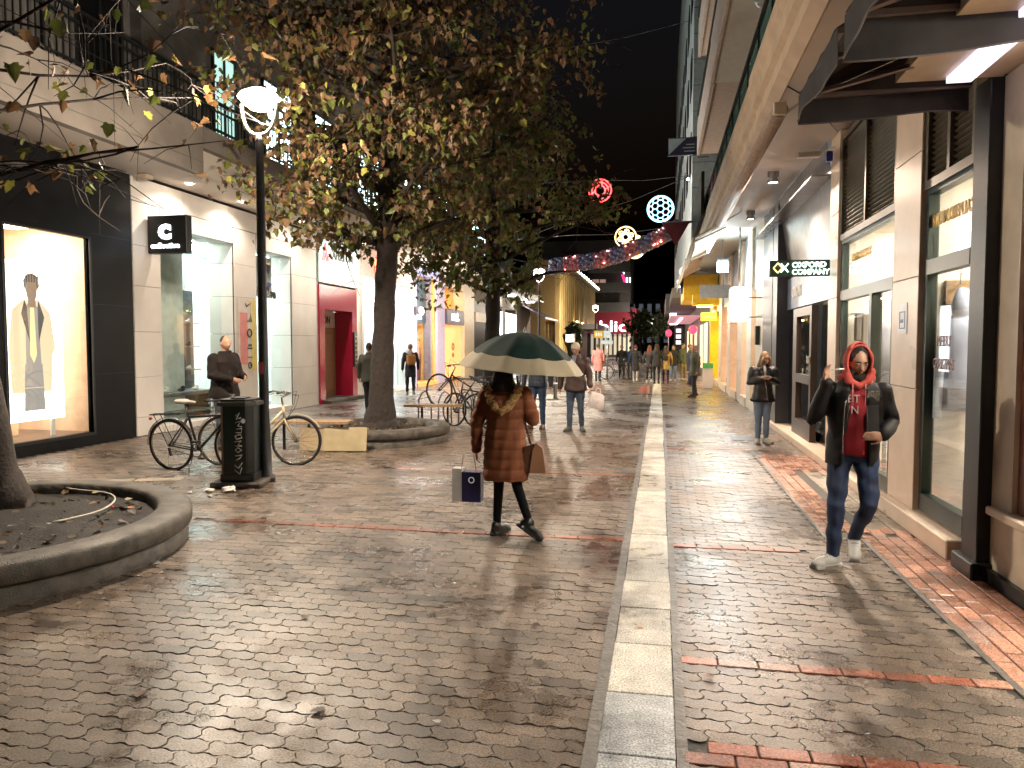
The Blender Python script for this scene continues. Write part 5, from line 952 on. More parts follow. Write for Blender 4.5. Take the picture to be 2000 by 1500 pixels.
# ------------------------------------------------------------------ trees
LEAF = mat('autumn_leaf', None, .55, attr='tint', vary=.2, scale=30, trans=.3)
def leaf_shape(rr=None):
    o = [(0,.05),(.22,-.04),(.40,.06),(.37,.2),(.56,.42),(.36,.47),(.27,.68),(.0,1.0),(-.27,.68),(-.36,.47),(-.56,.42),(-.37,.2),(-.40,.06),(-.22,-.04)]
    return np.array([(x, y, .14*abs(x)-.12*y*y) for x, y in o])
LS = leaf_shape(); LF = [np.array([0, 1, 2, 3, 4, 5, 6, 7]), np.array([0, 7, 8, 9, 10, 11, 12, 13])]
GREENER = 0
def leaf_color(h):   # h 0 at the crown's bottom, 1 on top: greener below, browner above, as the trees stand
    u = rng.random()
    g = (.42 if GREENER < 1 else .8)-.62*h
    if u < g*.5: c = np.array([.085,.10,.022])
    elif u < g: c = np.array([.12,.13,.03])
    elif u < g+.1: c = np.array([.22,.2,.04])
    elif u < g+.45: c = np.array([.15,.08,.035])
    elif u < g+.65: c = np.array([.17,.105,.05])
    else: c = np.array([.085,.05,.03])
    return c*rng.uniform(.7, 1.35)
def rotm(a, b, c):
    ca, sa, cb, sb, cc, sc2 = math.cos(a), math.sin(a), math.cos(b), math.sin(b), math.cos(c), math.sin(c)
    return np.array([[ca,-sa,0],[sa,ca,0],[0,0,1]]) @ np.array([[1,0,0],[0,cb,-sb],[0,sb,cb]]) @ np.array([[cc,0,sc2],[0,1,0],[-sc2,0,cc]])
def tree(label, base, top, r0, crown, nleaf, nobj, lsize=.17, seed=0, limbs=26, zmin=3.0, lean=None, hide=None):
    global rng; rng = np.random.default_rng(seed)
    Tt = thing('plane_tree', label, 'tree', base); b0 = Vector(base); t0 = Vector(top); mid = b0.lerp(t0, .35)+Vector((.06, 0, 0)); pts = [b0-Vector((0,0,.1)), b0+Vector((0,0,.08)), b0.lerp(mid, .18), b0.lerp(mid, .55), mid, mid.lerp(t0, .4), mid.lerp(t0, .75), t0]; rads = [r0*1.9, r0*1.55, r0*1.12, r0, r0*.92, r0*.75, r0*.5, r0*.2]
    P2 = []; R2 = []
    for i in range(len(pts)-1):
        for k in range(5): P2.append(pts[i].lerp(pts[i+1], k/5)+Vector((rng.normal(0, .008), rng.normal(0, .008), 0))); R2.append((rads[i]+(rads[i+1]-rads[i])*k/5)*(1+rng.normal(0, .03)))
    P2.append(pts[-1]); R2.append(rads[-1]); tk = MB().tube(P2, R2, 14); tk.v = [tuple(Vector(v)+Vector((math.sin(v[2]*9+i*2.1)*.006, math.cos(i*2.1+v[2]*7)*.006, 0))) for i, v in enumerate(tk.v)]
    part('trunk', tk, M['bark'], Tt)
    tips = []; cx, cy_, cz, rx, ry, rz_ = crown
    def path(p, q, sag=.1, n=5): 
        w = Vector((rng.normal(0, .12), rng.normal(0, .12), rng.normal(0, .1))); return [p.lerp(q, i/n)+w*math.sin(PI*i/n)+Vector((0,0,-sag*(i/n)**2)) for i in range(n+1)]
    twigs = MB()
    for k in range(limbs):
        u = .12+.85*(k/limbs); h0 = zmin*.75+(t0.z-zmin*.75)*u; s0 = (h0-b0.z)/(t0.z-b0.z); st = b0.lerp(t0, min(1, max(0, s0))); a = k*2.4+rng.normal(0, .3)
        z = min(cz+rz_*.95, h0+rng.uniform(.4, 1.4)); q = max(.15, 1-((z-cz)/rz_)**2)**.5 if abs(z-cz) < rz_ else .3
        e = Vector((cx+rx*q*math.cos(a)*rng.uniform(.7, 1.0), cy_+ry*q*math.sin(a)*rng.uniform(.7, 1.0), z)); pp = path(st, e, .2); r_ = r0*(.34 if nleaf > 2000 else .11)*(1.15-.7*u)
        part('limb', MB().tube(pp, [r_*(1-.85*i/5)+.004 for i in range(6)], 7), M['bark'], Tt)
        for m_ in range(7):
            s_ = pp[2+m_ % 4]; e2 = s_+Vector((rng.normal(0, .7), rng.normal(0, .7), rng.normal(-.05, .4))); p3 = path(s_, e2, .15, 4); twigs.tube(p3, [.012,.01,.008,.006,.003], 4, caps=False); tips += [p3[2], p3[3], p3[4]]
            for q_ in range(2):
                e3 = p3[3]+Vector((rng.normal(0, .35), rng.normal(0, .35), rng.normal(-.12, .25))); twigs.tube([p3[3], p3[3].lerp(e3, .5)+Vector((0,0,.04)), e3], [.006,.004,.002], 3, caps=False); tips.append(e3)
        tips += [pp[3], pp[4], pp[5], pp[5]]
    tw = part('twigs', twigs, M['bark'], Tt, fix=False); tw['kind'] = 'stuff'
    tp = np.array([tuple(t) for t in tips]); P = tp[rng.integers(len(tp), size=nleaf)]+rng.normal(0, .13, (nleaf, 3))*np.array([1.1, 1.1, .9]); c = np.array([cx, cy_, cz]); d = (P-c)/np.array([rx*1.1, ry*1.1, rz_*1.05])
    keep = ((d**2).sum(1) < 1.25) & (P[:, 2] > zmin)
    if hide is not None: keep &= ~hide(P)
    P = P[keep]; n = len(P); V = np.zeros((n, 14, 3), np.float32); Cc = np.ones((n, 14, 4), np.float32); sp_ = []
    for i in range(n):
        s_ = lsize*rng.uniform(.55, 1.2); A = rotm(rng.uniform(0, 2*PI), rng.normal(-1.9, .7), rng.normal(0, .6)); L3 = LS.copy(); L3[:, 2] += rng.normal(0, .9)*L3[:, 0]**2+rng.normal(0, .3)*L3[:, 1]**2; L3[:, 0] *= rng.uniform(.6, 1.1); V[i] = (L3*s_) @ A.T+P[i]; h = (P[i, 2]-zmin)/(cz+rz_-zmin)*.9+rng.normal(0, .12); Cc[i, :, :3] = leaf_color(min(1, max(0, h)))
    # the leaves nearest the viewer (largest in the picture) are objects of their own
    dist = np.linalg.norm(P-np.array([0, 0, CAMH]), axis=1); px = []
    order = [i for i in np.argsort(dist) if infr3(P[i])][:nobj]; ns = set(order)
    for i in order:
        me = bpy.data.meshes.new('leaf'); me.from_pydata((V[i]-np.array(base)).tolist(), [], [tuple(f) for f in LF]); tint_mesh(me, Cc[i]); me.materials.append(LEAF); o = bpy.data.objects.new('leaf', me); COL.objects.link(o); o.parent = Tt
    rs_ = np.array([i for i in range(n) if i not in ns])
    if len(rs_):
        me = fast_mesh('foliage', V[rs_]-np.array(base, dtype=np.float32), LF, Cc[rs_]); me.materials.append(LEAF); o = bpy.data.objects.new('foliage', me); COL.objects.link(o); o.parent = Tt; o['kind'] = 'stuff'
    return Tt
def infr3(p):
    v = Vector([float(c) for c in p])-Vector((0,0,CAMH)); w = v.dot(FW); return w > 0 and 0 < 1000+1480*v.dot(RT)/w < 2000 and 0 < 750-1480*v.dot(UP)/w < 1500
ta = onz(5, 985, .24); tA = tree('dark trunked tree standing in the low planter at the left edge', (ta.x, ta.y, .2), (ta.x-1.1, ta.y-.2, 7.0), .16, (ta.x+.2, ta.y+.3, 5.2, 2.6, 2.2, 1.9), 520, 60, .13, seed=11, limbs=18, zmin=3.35)
tB = tree('large tree with a leaning bare trunk and a dense brown autumn crown', (-5.0, 13.1, .22), (-4.7, 13.0, 9.5), .2, (-4.7, 12.8, 7.05, 3.2, 2.7, 4.15), 16500, 300, .125, seed=5, limbs=40, zmin=3.35)
GREENER = 1; q = ony(965, 600, 19.3); tC = tree('smaller greener tree farther down the street above the umbrella', (q.x-.1, 19.3, 0), (q.x, 19.3, 9.2), .2, (q.x+.15, 19.2, 6.0, 3.3, 2.6, 3.8), 11500, 300, .145, seed=9, limbs=36, zmin=2.7, hide=lambda P: ((P[:, 2] < 4.9) & (P[:, 0] > q.x+1.0)) | (P[:, 0]-q.x > 3.5-(P[:, 2]-5.2)*.62))
rng = np.random.default_rng(21)
# soil litter, hose, ball in the near planter; leaf litter at the second
def litter(label, cx, cy, r, n, z, seed, name='fallen_leaves', sizes=(.03, .08)):
    g = np.random.default_rng(seed); V = np.zeros((n, 14, 3), np.float32); Cc = np.ones((n, 14, 4), np.float32)
    for i in range(n):
        a = g.uniform(0, 2*PI); q = r*g.uniform(.05, 1)**.5; s_ = g.uniform(*sizes); A = rotm(g.uniform(0, 2*PI), g.normal(0, .35), g.normal(0, .35)); V[i] = (LS*s_) @ A.T+np.array([cx+q*math.cos(a), cy+q*math.sin(a), z+g.uniform(0, .02)]); Cc[i, :, :3] = np.array([.13,.08,.04])*g.uniform(.3, 1.6)
    me = fast_mesh(name, V, LF, Cc); me.materials.append(LEAF); o = bpy.data.objects.new(name, me); COL.objects.link(o); return tag(o, label, 'leaves', kind='stuff')
litter('dead brown leaves on the dark soil of the near planter', -5.7, 5.2, 1.4, 280, .21, 1); litter('dry leaves heaped around the leaning tree trunk', -4.96, 12.9, .85, 220, .235, 2)
hs = [onz(x, y, .25) for x, y in ((0, 948), (30, 955), (60, 945), (64, 938), (140, 955), (205, 962), (225, 975), (200, 995), (150, 1010), (90, 1022))]
h2 = []
for i in range(len(hs)-1):
    for k in range(4):
        p_ = [hs[max(0, min(len(hs)-1, i+j))] for j in (-1, 0, 1, 2)]; t_ = k/4; h2.append(.5*(2*p_[1]+(p_[2]-p_[0])*t_+(2*p_[0]-5*p_[1]+4*p_[2]-p_[3])*t_*t_+(3*p_[1]-p_[0]-3*p_[2]+p_[3])*t_**3))
solo('irrigation_hose', MB().tube(h2, .0085, 6), mat('pale_hose', (.5,.48,.42), .5), 'thin pale irrigation hose curling over the soil of the near planter', 'hose')
q = onz(219, 993, .25); solo('small_ball', MB().ball((q.x, q.y, .262), .014, n=10, m=8), mat('pink_plastic', (.8,.03,.12), .4), 'tiny bright pink ball on the near planter soil', 'ball')
for k, (x, y, c, lb_) in enumerate(((255, 995, (.4,.12,.03), 'orange leaf beside the pink ball'), (180, 965, (.42,.36,.18), 'pale leaf near the top of the hose loop'), (245, 978, (.45,.4,.25), 'pale yellow leaf right of the hose'), (175, 985, (.35,.25,.15), 'tan leaf inside the hose loop'), (100, 1023, (.5,.5,.46), 'white paper scrap on the near planter soil'), (30, 1028, (.5,.48,.44), 'white scrap at the left of the near planter'), (200, 1123, (.3,.15,.1), 'reddish leaf on the lower step of the near planter'), (299, 1103, (.4,.4,.38), 'cigarette like white scrap below the near planter'), (1255, 0, None, None))):
    if c is None: continue
    zz = .25 if y < 1050 else .01; q = onz(x, y, zz); me = bpy.data.meshes.new('fallen_leaf'); me.from_pydata((LS*.07).tolist(), [], [tuple(f) for f in LF]); tint_mesh(me, [(*c, 1)]*14); me.materials.append(LEAF); o = bpy.data.objects.new('fallen_leaf', me); COL.objects.link(o); o.location = (q.x, q.y, zz+.01); o.rotation_euler = (.2, .15, x*.1); tag(o, lb_, 'leaf')
fl_ = [(1250,1228,(.4,.24,.1)),(1395,1322,(.2,.08,.03)),(280,1350,(.2,.12,.06)),(210,1395,(.16,.1,.05)),(595,1207,(.1,.07,.04)),(635,1385,(.08,.05,.03)),(820,1320,(.09,.06,.04)),(970,1200,(.1,.07,.04)),(770,952,(.12,.07,.04)),(705,965,(.06,.04,.03)),(1040,1220,(.07,.05,.04)),(1050,1300,(.09,.07,.05)),(860,1410,(.5,.5,.48)),(350,1108,(.1,.07,.05)),(510,1010,(.12,.08,.05)),(1625,1228,(.36,.22,.1)),(690,1090,(.08,.06,.04)),(640,880,(.14,.1,.06)),(480,1100,(.12,.09,.06)),(1150,1145,(.08,.05,.04))]
LW = ['right of the marble strip below the hooded man', 'on the right paving just above the single brick row', 'in the bottom left corner area, upper of two', 'in the bottom left corner area, lower of two', 'on the open paving left of the centre, above its middle', 'low on the left paving near the bottom edge', 'on the paving below the umbrella woman, lower one', 'on the paving below the umbrella woman, upper one', 'between the litter bin and the umbrella woman, right one', 'between the litter bin and the umbrella woman, left one', 'left of the marble strip, higher of two', 'left of the marble strip, lower of two', 'pale and tiny, near the bottom centre', 'at the foot of the near planter', 'on the paving between the near planter and the woman', 'yellowish, on the right paving in front of the near post', 'on the mid paving straight below the bin', 'beside the plywood boards under the bench', 'on the paving right of the near planter rim', 'dark, close to the left edge of the marble strip']
for k, (x, y, c) in enumerate(fl_):
    q = onz(x, y, .01); me = bpy.data.meshes.new('fallen_leaf'); me.from_pydata((LS*(.04+.018*(k % 3))*np.array([1, 1, .5])).tolist(), [], [tuple(f) for f in LF]); tint_mesh(me, [(*c, 1)]*14); me.materials.append(LEAF); o = bpy.data.objects.new('fallen_leaf', me); COL.objects.link(o); o.location = (q.x, q.y, .012); o.rotation_euler = (.1, .12, k*1.7)
    tag(o, 'small fallen leaf '+LW[k], 'leaf', 'fallen leaves scattered on the paving')
# ------------------------------------------------------------------ people: one continuous remeshed body each, clothes and hair as children
def vox(name, mb, m, parent, size, smooth=2, disp=None, label=None):
    me = bpy.data.meshes.new(name); me.from_pydata([tuple(v) for v in mb.v], [], mb.f); fixn(me); o = bpy.data.objects.new(name, me); COL.objects.link(o)
    md = o.modifiers.new('r', 'REMESH'); md.mode = 'VOXEL'; md.voxel_size = size; md.adaptivity = 0
    if smooth: sm = o.modifiers.new('s', 'SMOOTH'); sm.factor = .5; sm.iterations = smooth
    dg = bpy.context.evaluated_depsgraph_get(); ev = o.evaluated_get(dg); m2 = bpy.data.meshes.new_from_object(ev); o.modifiers.clear(); o.data = m2; bpy.data.meshes.remove(me); m2.name = name
    n = len(m2.vertices); co = np.empty(n*3); m2.vertices.foreach_get('co', co); co = co.reshape(-1, 3)
    if disp is not None:
        nr = np.empty(n*3); m2.vertices.foreach_get('normal', nr); nr = nr.reshape(-1, 3); co = co+nr*disp(co)[:, None]; m2.vertices.foreach_set('co', co.ravel())
    m2.polygons.foreach_set('use_smooth', [True]*len(m2.polygons)); m2.materials.clear(); m2.materials.append(m); o.parent = parent; m2.update()
    if label: o['label'] = label
    return o
def folds(a=.006, f=16, seed=0, zf=1.0):
    r = np.random.default_rng(seed); ph = r.uniform(0, 6, 6)
    def d(c): x, y, z = c[:, 0], c[:, 1], c[:, 2]; return a*(np.sin(f*z*zf+4*x+ph[0]+2*np.sin(7*x+ph[1]))*.6+np.sin(f*1.7*(z+.5*x)+ph[2]+3*y)*.4+np.sin(f*.6*(x-y)+ph[3])*.5)
    return d
def quilt(pitch=.085, a=.012):
    def d(c): return a*(np.abs(np.sin(PI*c[:, 2]/pitch))**.6-.6)+.003*np.sin(c[:, 0]*60+c[:, 2]*11)
    return d
def capsule(mb, pts, rad, n=12, flat=None):
    pts = [Vector(p) for p in pts]; mb.tube(pts, rad, n)
    for p, r_ in ((pts[0], rad[0]), (pts[-1], rad[-1])): mb.ball(p, r_*.985, n=n, m=8)
    return mb
def dens(pts, rad, k=4):
    P, R_ = [], []
    pts = [Vector(p) for p in pts]
    for i in range(len(pts)-1):
        for j in range(k): t = j/k; P.append(pts[i].lerp(pts[i+1], t)); R_.append(rad[i]+(rad[i+1]-rad[i])*t)
    P.append(pts[-1]); R_.append(rad[-1]); return P, R_
def loft(mb, rings, n=20):   # rings: (cx, cy, z, rx, ry)
    vs = []
    for cx, cy_, z, rx, ry in rings:
        for j in range(n): a = 2*PI*j/n; ca, sa = math.cos(a), math.sin(a); vs.append((cx+rx*math.copysign(abs(ca)**.85, ca), cy_+ry*math.copysign(abs(sa)**.85, sa), z))
    fs = [(i*n+j, i*n+(j+1) % n, (i+1)*n+(j+1) % n, (i+1)*n+j) for i in range(len(rings)-1) for j in range(n)]
    fs += [tuple(range(n-1, -1, -1)), tuple((len(rings)-1)*n+j for j in range(n))]; mb.add(vs, fs, True); return mb
def hand(mb, Wp, d, nrm, curl=.5, s=1.0, side=1, spread=.12):
    # palm and five fingers; d = direction of the hand, nrm = palm normal (fingers curl towards it)
    Wp = Vector(Wp); d = Vector(d).normalized(); nrm = Vector(nrm); nrm = (nrm-d*nrm.dot(d)).normalized(); sx = d.cross(nrm)*side
    c = Wp+d*.045*s; rot = Matrix((sx, nrm, d)).transposed(); mb.ball(c, .038*s, .017*s, .05*s, 12, 8, rot); mb.ball(Wp+d*.065*s, .038*s, .015*s, .03*s, 12, 8, rot)
    for k, (o, L_) in enumerate(((-.029, .062), (-.01, .074), (.01, .079), (.029, .070))):
        b = Wp+d*.075*s+sx*o*s; dd = (d+sx*o*spread*25*.12).normalized(); pts = [b-d*.02*s, b]; a = 0; p = b.copy()
        for q in range(3): a += curl*(.9 if q else .6); p = p+(dd*math.cos(a)+nrm*math.sin(a))*L_*s*(.42, .32, .26)[q]; pts.append(p.copy())
        capsule(mb, pts, [.0085*s, .0085*s, .008*s, .0075*s, .0065*s], 8)
    b = Wp+d*.02*s+sx*.03*s; capsule(mb, [b, b+(sx*.8+d*.7+nrm*.3).normalized()*.035*s, b+(sx*.8+d*.7+nrm*.3).normalized()*.035*s+(d*.8+nrm*.5+sx*.1).normalized()*.045*s], [.012*s, .0095*s, .0075*s], 8)
def head(mb, c, yaw=0, pitch=0, s=1.0, fine=True):
    # skull, jaw, brow, nose, lips, ears; the face looks along -Y before it is turned
    Rm = Matrix.Rotation(yaw, 3, 'Z') @ Matrix.Rotation(pitch, 3, 'X'); c = Vector(c)
    def T_(p): return c+Rm @ (Vector(p)*s)
    n, m = 28, 20; vs = []; fs = []
    for i in range(m+1):
        ph = -PI/2+PI*i/m
        for j in range(n):
            a = 2*PI*j/n; x, y, z = math.cos(ph)*math.cos(a), math.cos(ph)*math.sin(a), math.sin(ph); X, Y, Z = x*.075, y*.094, z*.118
            if z < -.1: k = min(1, (-z-.1)/.9); X *= 1-.28*k; Y = Y*(1-.12*k)-.010*k if y < 0 else Y*(1-.35*k)
            if y < -.3:
                e = math.exp(-((abs(X)-.031)/.014)**2-((Z-.008)/.012)**2); Y += .011*e; Y -= .004*math.exp(-((Z-.034)/.012)**2)*math.exp(-(X/.05)**2)
                Y -= .004*math.exp(-((abs(X)-.045)/.016)**2-((Z+.025)/.02)**2); Y -= .005*math.exp(-(X/.02)**2-((Z+.102)/.016)**2)
            vs.append(T_((X, Y, Z)))
    for i in range(m):
        for j in range(n): fs.append((i*n+j, i*n+(j+1) % n, (i+1)*n+(j+1) % n, (i+1)*n+j))
    mb.add(vs, fs, True)
    capsule(mb, [T_((0, -.088, .014)), T_((0, -.1, -.008)), T_((0, -.11, -.026))], [.008*s, .0095*s, .0125*s], 8); mb.ball(T_((-.011, -.1, -.029)), .008*s, n=8, m=6); mb.ball(T_((.011, -.1, -.029)), .008*s, n=8, m=6)
    capsule(mb, [T_((-.018, -.088, -.056)), T_((0, -.096, -.054)), T_((.018, -.088, -.056))], [.0045*s, .007*s, .0045*s], 8); capsule(mb, [T_((-.016, -.086, -.066)), T_((0, -.094, -.066)), T_((.016, -.086, -.066))], [.0045*s, .008*s, .0045*s], 8)
    for q in (-1, 1): mb.ball(T_((q*.077, .008, -.01)), .012*s, .022*s, .032*s, 10, 8, Rm)
    return T_, Rm
SKIN = mat('skin', (.42, .235, .155), .5, vary=.06, subs=.1); SKIN2 = mat('skin_rosy', (.5, .29, .2), .5, vary=.06, subs=.1)
def J(h=1.75, **k):
    s = h/1.75; d = dict(pel=(0,0,.95), che=(0,0,1.25), nek=(0,.0,1.47), hed=(0,-.01,1.635), shl=(.185,0,1.41), shr=(-.185,0,1.41), ell=(.235,.02,1.13), elr=(-.235,.02,1.13), wrl=(.25,-.05,.88), wrr=(-.25,-.05,.88), hil=(.09,0,.92), hir=(-.09,0,.92), knl=(.10,-.02,.50), knr=(-.10,-.02,.50), anl=(.10,.02,.09), anr=(-.10,.02,.09), ftl=(.03,-1,0), ftr=(-.03,-1,0))
    d.update(k); return {a: (Vector(b)*s if not a.startswith('ft') else Vector(b)) for a, b in d.items()}, s
def person(label, loc, rz, j, s, top, legs, shoes, hair, vs=.012, skin=None, hands=(None, None), build=1.0, face=(0, 0), hem=.78, toph='jacket', coat_flare=0, tdisp=None, ldisp=None, legr=1.0, hairstyle='short', body_top=None, armr=1.0, group=None, hood=None, collar=True, name_legs='trousers', shoe_m=None, open_front=None, headless=False):
    P_ = thing('person', label, 'person', loc, rz, group); skin = skin or SKIN; b = MB(); w = build
    Tm, Rm = head(b, j['hed'], face[0], face[1], s)
    capsule(b, [j['che'], j['nek'], j['nek'].lerp(j['hed'], .5)], [.09*s, .058*s, .052*s], 14)
    loft(b, [(j['pel'].x, j['pel'].y, j['pel'].z-.08*s, .12*s, .09*s), (j['pel'].x, j['pel'].y, j['pel'].z+.04*s, .135*s, .095*s), (j['che'].x, j['che'].y, j['che'].z-.1*s, .125*s, .09*s), (j['che'].x, j['che'].y, j['che'].z+.1*s, .15*s, .1*s), (j['nek'].x, j['nek'].y, j['nek'].z-.02*s, .09*s, .07*s)])
    for q in 'lr':
        sh, el, wr = j['sh'+q], j['el'+q], j['wr'+q]; p, r_ = dens([sh, el, wr], [.05*s, .037*s, .024*s]); capsule(b, p, r_)
        hi, kn, an = j['hi'+q], j['kn'+q], j['an'+q]; p, r_ = dens([hi, kn, an], [.075*s, .048*s, .035*s]); capsule(b, p, r_)
        hs_ = hands[0 if q == 'l' else 1]; fa = (wr-el).normalized(); sd_ = 1 if q == 'l' else -1
        if hs_ is None: hs_ = dict(d=fa+Vector((0,-.1,-.2)), n=Vector((-sd_, 0, 0)), curl=.45)
        hand(b, wr, hs_['d'], hs_['n'], hs_.get('curl', .45), s*.97, hs_.get('side', sd_ if True else 1), hs_.get('spread', .12))
    vox('body', b, skin, P_, min(vs, .009) if vs < .013 else vs, 1)
    # legs
    if legs:
        mb = MB(); loft(mb, [(j['pel'].x, j['pel'].y, j['pel'].z-.1*s, .15*s*w, .11*s*w), (j['pel'].x, j['pel'].y, j['pel'].z+.02*s, .165*s*w, .12*s*w), (j['pel'].x, j['pel'].y, j['pel'].z+.12*s, .15*s*w, .105*s*w)])
        for q in 'lr': hi, kn, an = j['hi'+q], j['kn'+q], j['an'+q]; p, r_ = dens([hi, kn, an+(kn-an)*.02], [.098*s*w*legr, .068*s*legr, .05*s*legr]); capsule(mb, p, r_)
        vox(name_legs, mb, legs, P_, vs, 2, ldisp or folds(.005, 26, 3))
    # torso garment
    if top:
        mb = MB(); pz = j['pel']; hz = hem*s; fl_ = coat_flare
        def ax(z): t = (z-j['pel'].z)/(j['nek'].z-j['pel'].z); return j['pel'].lerp(j['nek'], t) if t > 0 else Vector((j['pel'].x, j['pel'].y, z))
        rr_ = []
        for z, rx, ry in ((hz, .185+fl_, .145+fl_), (hz+.04*s, .188+fl_, .148+fl_), (j['pel'].z/s*1.0*s+.02, .175+fl_*.4, .14+fl_*.3), (j['che'].z-.14*s, .158, .128), (j['che'].z, .178, .138), (j['che'].z+.1*s, .192, .135), (j['nek'].z-.045*s, .165, .105), (j['nek'].z, .09, .08), (j['nek'].z+.05*s, .075, .075)):
            c = ax(z); rr_.append((c.x, c.y, z, rx*s*w, ry*s*w))
        rr_.sort(key=lambda q: q[2]); loft(mb, rr_)
        for q in 'lr': sh, el, wr = j['sh'+q], j['el'+q], j['wr'+q]; p, r_ = dens([sh+Vector((0,0,-.01)), el, wr-(wr-el)*.04], [.078*s*armr, .062*s*armr, .046*s*armr]); capsule(mb, p, r_, 14)
        vox(toph, mb, top, P_, vs, 2, tdisp or folds(.006, 22, 1))
    for q in 'lr':
        an = j['an'+q]; f = j['ft'+q].normalized(); up = Vector((0,0,1)); ph = f.z
        sx = f.cross(up).normalized(); uz = sx.cross(f).normalized(); rot = Matrix((sx, f, uz)).transposed(); mb = MB(); c = an-uz*.035*s
        mb.ball(c+f*.05*s, .049*s, .14*s, .046*s, 14, 10, rot); mb.ball(c-f*.01*s+uz*.03*s, .045*s, .062*s, .06*s, 12, 8, rot); mb.ball(c+f*.14*s-uz*.012*s, .05*s, .072*s, .036*s, 12, 8, rot)
        o = c-uz*.042*s; mb.obox(o+f*.065*s, f, sx, uz, .135*s, .044*s, .012*s)
        sh_ = vox('shoe', mb, shoes, P_, min(vs, .0095), 1)
        if vs < .012:
            sl_ = MB(); k_ = []
            for a_ in np.linspace(0, 2*PI, 21)[:-1]: k_.append((math.cos(a_)*.05*s, math.sin(a_)*.148*s+.052*s))
            top_ = [o+sx*x+f*y+uz*.012*s for x, y in k_]; bot_ = [o+sx*x+f*y-uz*.014*s for x, y in k_]; n_ = len(k_)
            sl_.add(top_+bot_, [tuple(range(n_)), tuple(range(2*n_-1, n_-1, -1))]+[(i, i+n_, (i+1) % n_+n_, (i+1) % n_) for i in range(n_)]); part('sole', sl_, mat('rubber_sole', (.3,.28,.25), .7) if shoes.name.startswith(('white', 'cream')) else M['rubber'], sh_, world=False)
            if shoes.name.startswith('white'):
                for t_ in (.03, .055, .08, .105): part('lace', MB().tube([c+f*t_*s+uz*(.052-.25*(t_-.03))*s-sx*.028*s, c+f*t_*s+uz*(.06-.3*(t_-.03))*s, c+f*t_*s+uz*(.052-.25*(t_-.03))*s+sx*.028*s], .004, 5), mat('lace_grey', (.35,.35,.36), .8), sh_, world=False)
    # hair
    if hair and hairstyle:
        mb = MB()
        if hairstyle == 'short': mb.ball(Tm((0, .019, .031)), .084*s, .098*s, .1*s, 16, 12, Rm)
        elif hairstyle == 'bald': mb.ball(Tm((0, .024, .02)), .081*s, .092*s, .102*s, 16, 12, Rm)
        elif hairstyle == 'hat': mb.ball(Tm((0, .006, .045)), .09*s, .11*s, .095*s, 16, 12, Rm); capsule(mb, [Tm((-.05, -.09, .04)), Tm((0, -.115, .045)), Tm((.05, -.09, .04))], [.012*s]*3)
        elif hairstyle == 'long':
            mb.ball(Tm((0, .02, .026)), .089*s, .099*s, .109*s, 16, 12, Rm); loft(mb, [(Tm((0,.05,0)).x, Tm((0,.05,0)).y+.05*s, j['che'].z+.02*s, .11*s, .035*s), (Tm((0,.05,0)).x, Tm((0,.06,0)).y+.04*s, j['nek'].z-.05*s, .13*s, .055*s), (Tm((0,.04,0)).x, Tm((0,.04,0)).y, j['hed'].z-.04*s, .098*s, .075*s), (Tm((0,.02,0)).x, Tm((0,.02,0)).y, j['hed'].z+.04*s, .087*s, .08*s)])
        elif hairstyle == 'hood': mb.ball(Tm((0, .02, .01)), .11*s, .12*s, .14*s, 16, 12, Rm)
        vox('hair' if hairstyle != 'hat' else 'cap', mb, hair, P_, min(vs, .012), 1, folds(.002, 90, 5, .3))
    return P_, Tm, Rm
def cloth(n, c, r=.85, bump=.25, **k): return mat(n, c, r, vary=.15, scale=8, bump=bump, bscale=120, **k)
# --- the man in the red hood
hx = onz(1636, 1108).x, onz(1636, 1108).y
jj, s = J(1.74, pel=(0,0,.94), che=(.01,-.03,1.24), nek=(.01,-.05,1.46), hed=(.015,-.085,1.615), shl=(.2,-.03,1.40), shr=(-.19,-.03,1.41), elr=(-.29,-.05,1.16), wrr=(-.215,-.19,1.47), ell=(.275,.0,1.14), wrl=(.175,-.285,1.07), hil=(.09,0,.92), hir=(-.09,0,.92), knr=(-.115,-.09,.50), anr=(-.13,-.06,.085), ftr=(-.85,-.7,0), knl=(.115,-.12,.53), anl=(.05,.16,.20), ftl=(-.05,-.85,-.62))
denim = mat('dark_denim', (.022,.04,.095), .8, vary=.5, scale=7, bump=.2, bscale=200); blk = cloth('black_jacket', (.010,.009,.010), .6, spec=.3); red = cloth('red_sweatshirt', (.33,.02,.03), .9); shoe_w = mat('white_leather', (.62,.6,.57), .4, vary=.06)
hm, Tm, Rm = person('man in a raised red hood and black jacket walking with a laptop, hand lifted', (hx[0]+.1, hx[1]+.06, .004), R(-6), jj, s, None, denim, shoe_w, mat('dark_hair', (.02,.014,.01), .6), vs=.0085, face=(R(12), R(20)), hairstyle='short', name_legs='jeans', ldisp=folds(.007, 30, 3),
   hands=(dict(d=(-.9,-.15,-.02), n=(.1,.95,-.1), curl=.4, side=1), dict(d=(-.1,-.2,.95), n=(.7,-.5,0), curl=.42, side=-1)))
mb = MB(); ax = jj['pel'].lerp(jj['nek'], .5)
loft(mb, [(0,-.0,.88,.155,.12),(0,-.005,.96,.16,.125),(.005,-.02,1.1,.155,.125),(.01,-.035,1.25,.175,.135),(.01,-.045,1.36,.17,.12),(.01,-.05,1.44,.11,.09),(.01,-.06,1.5,.085,.08)]); vox('sweatshirt', mb, red, hm, .0085, 2, folds(.004, 20, 8))
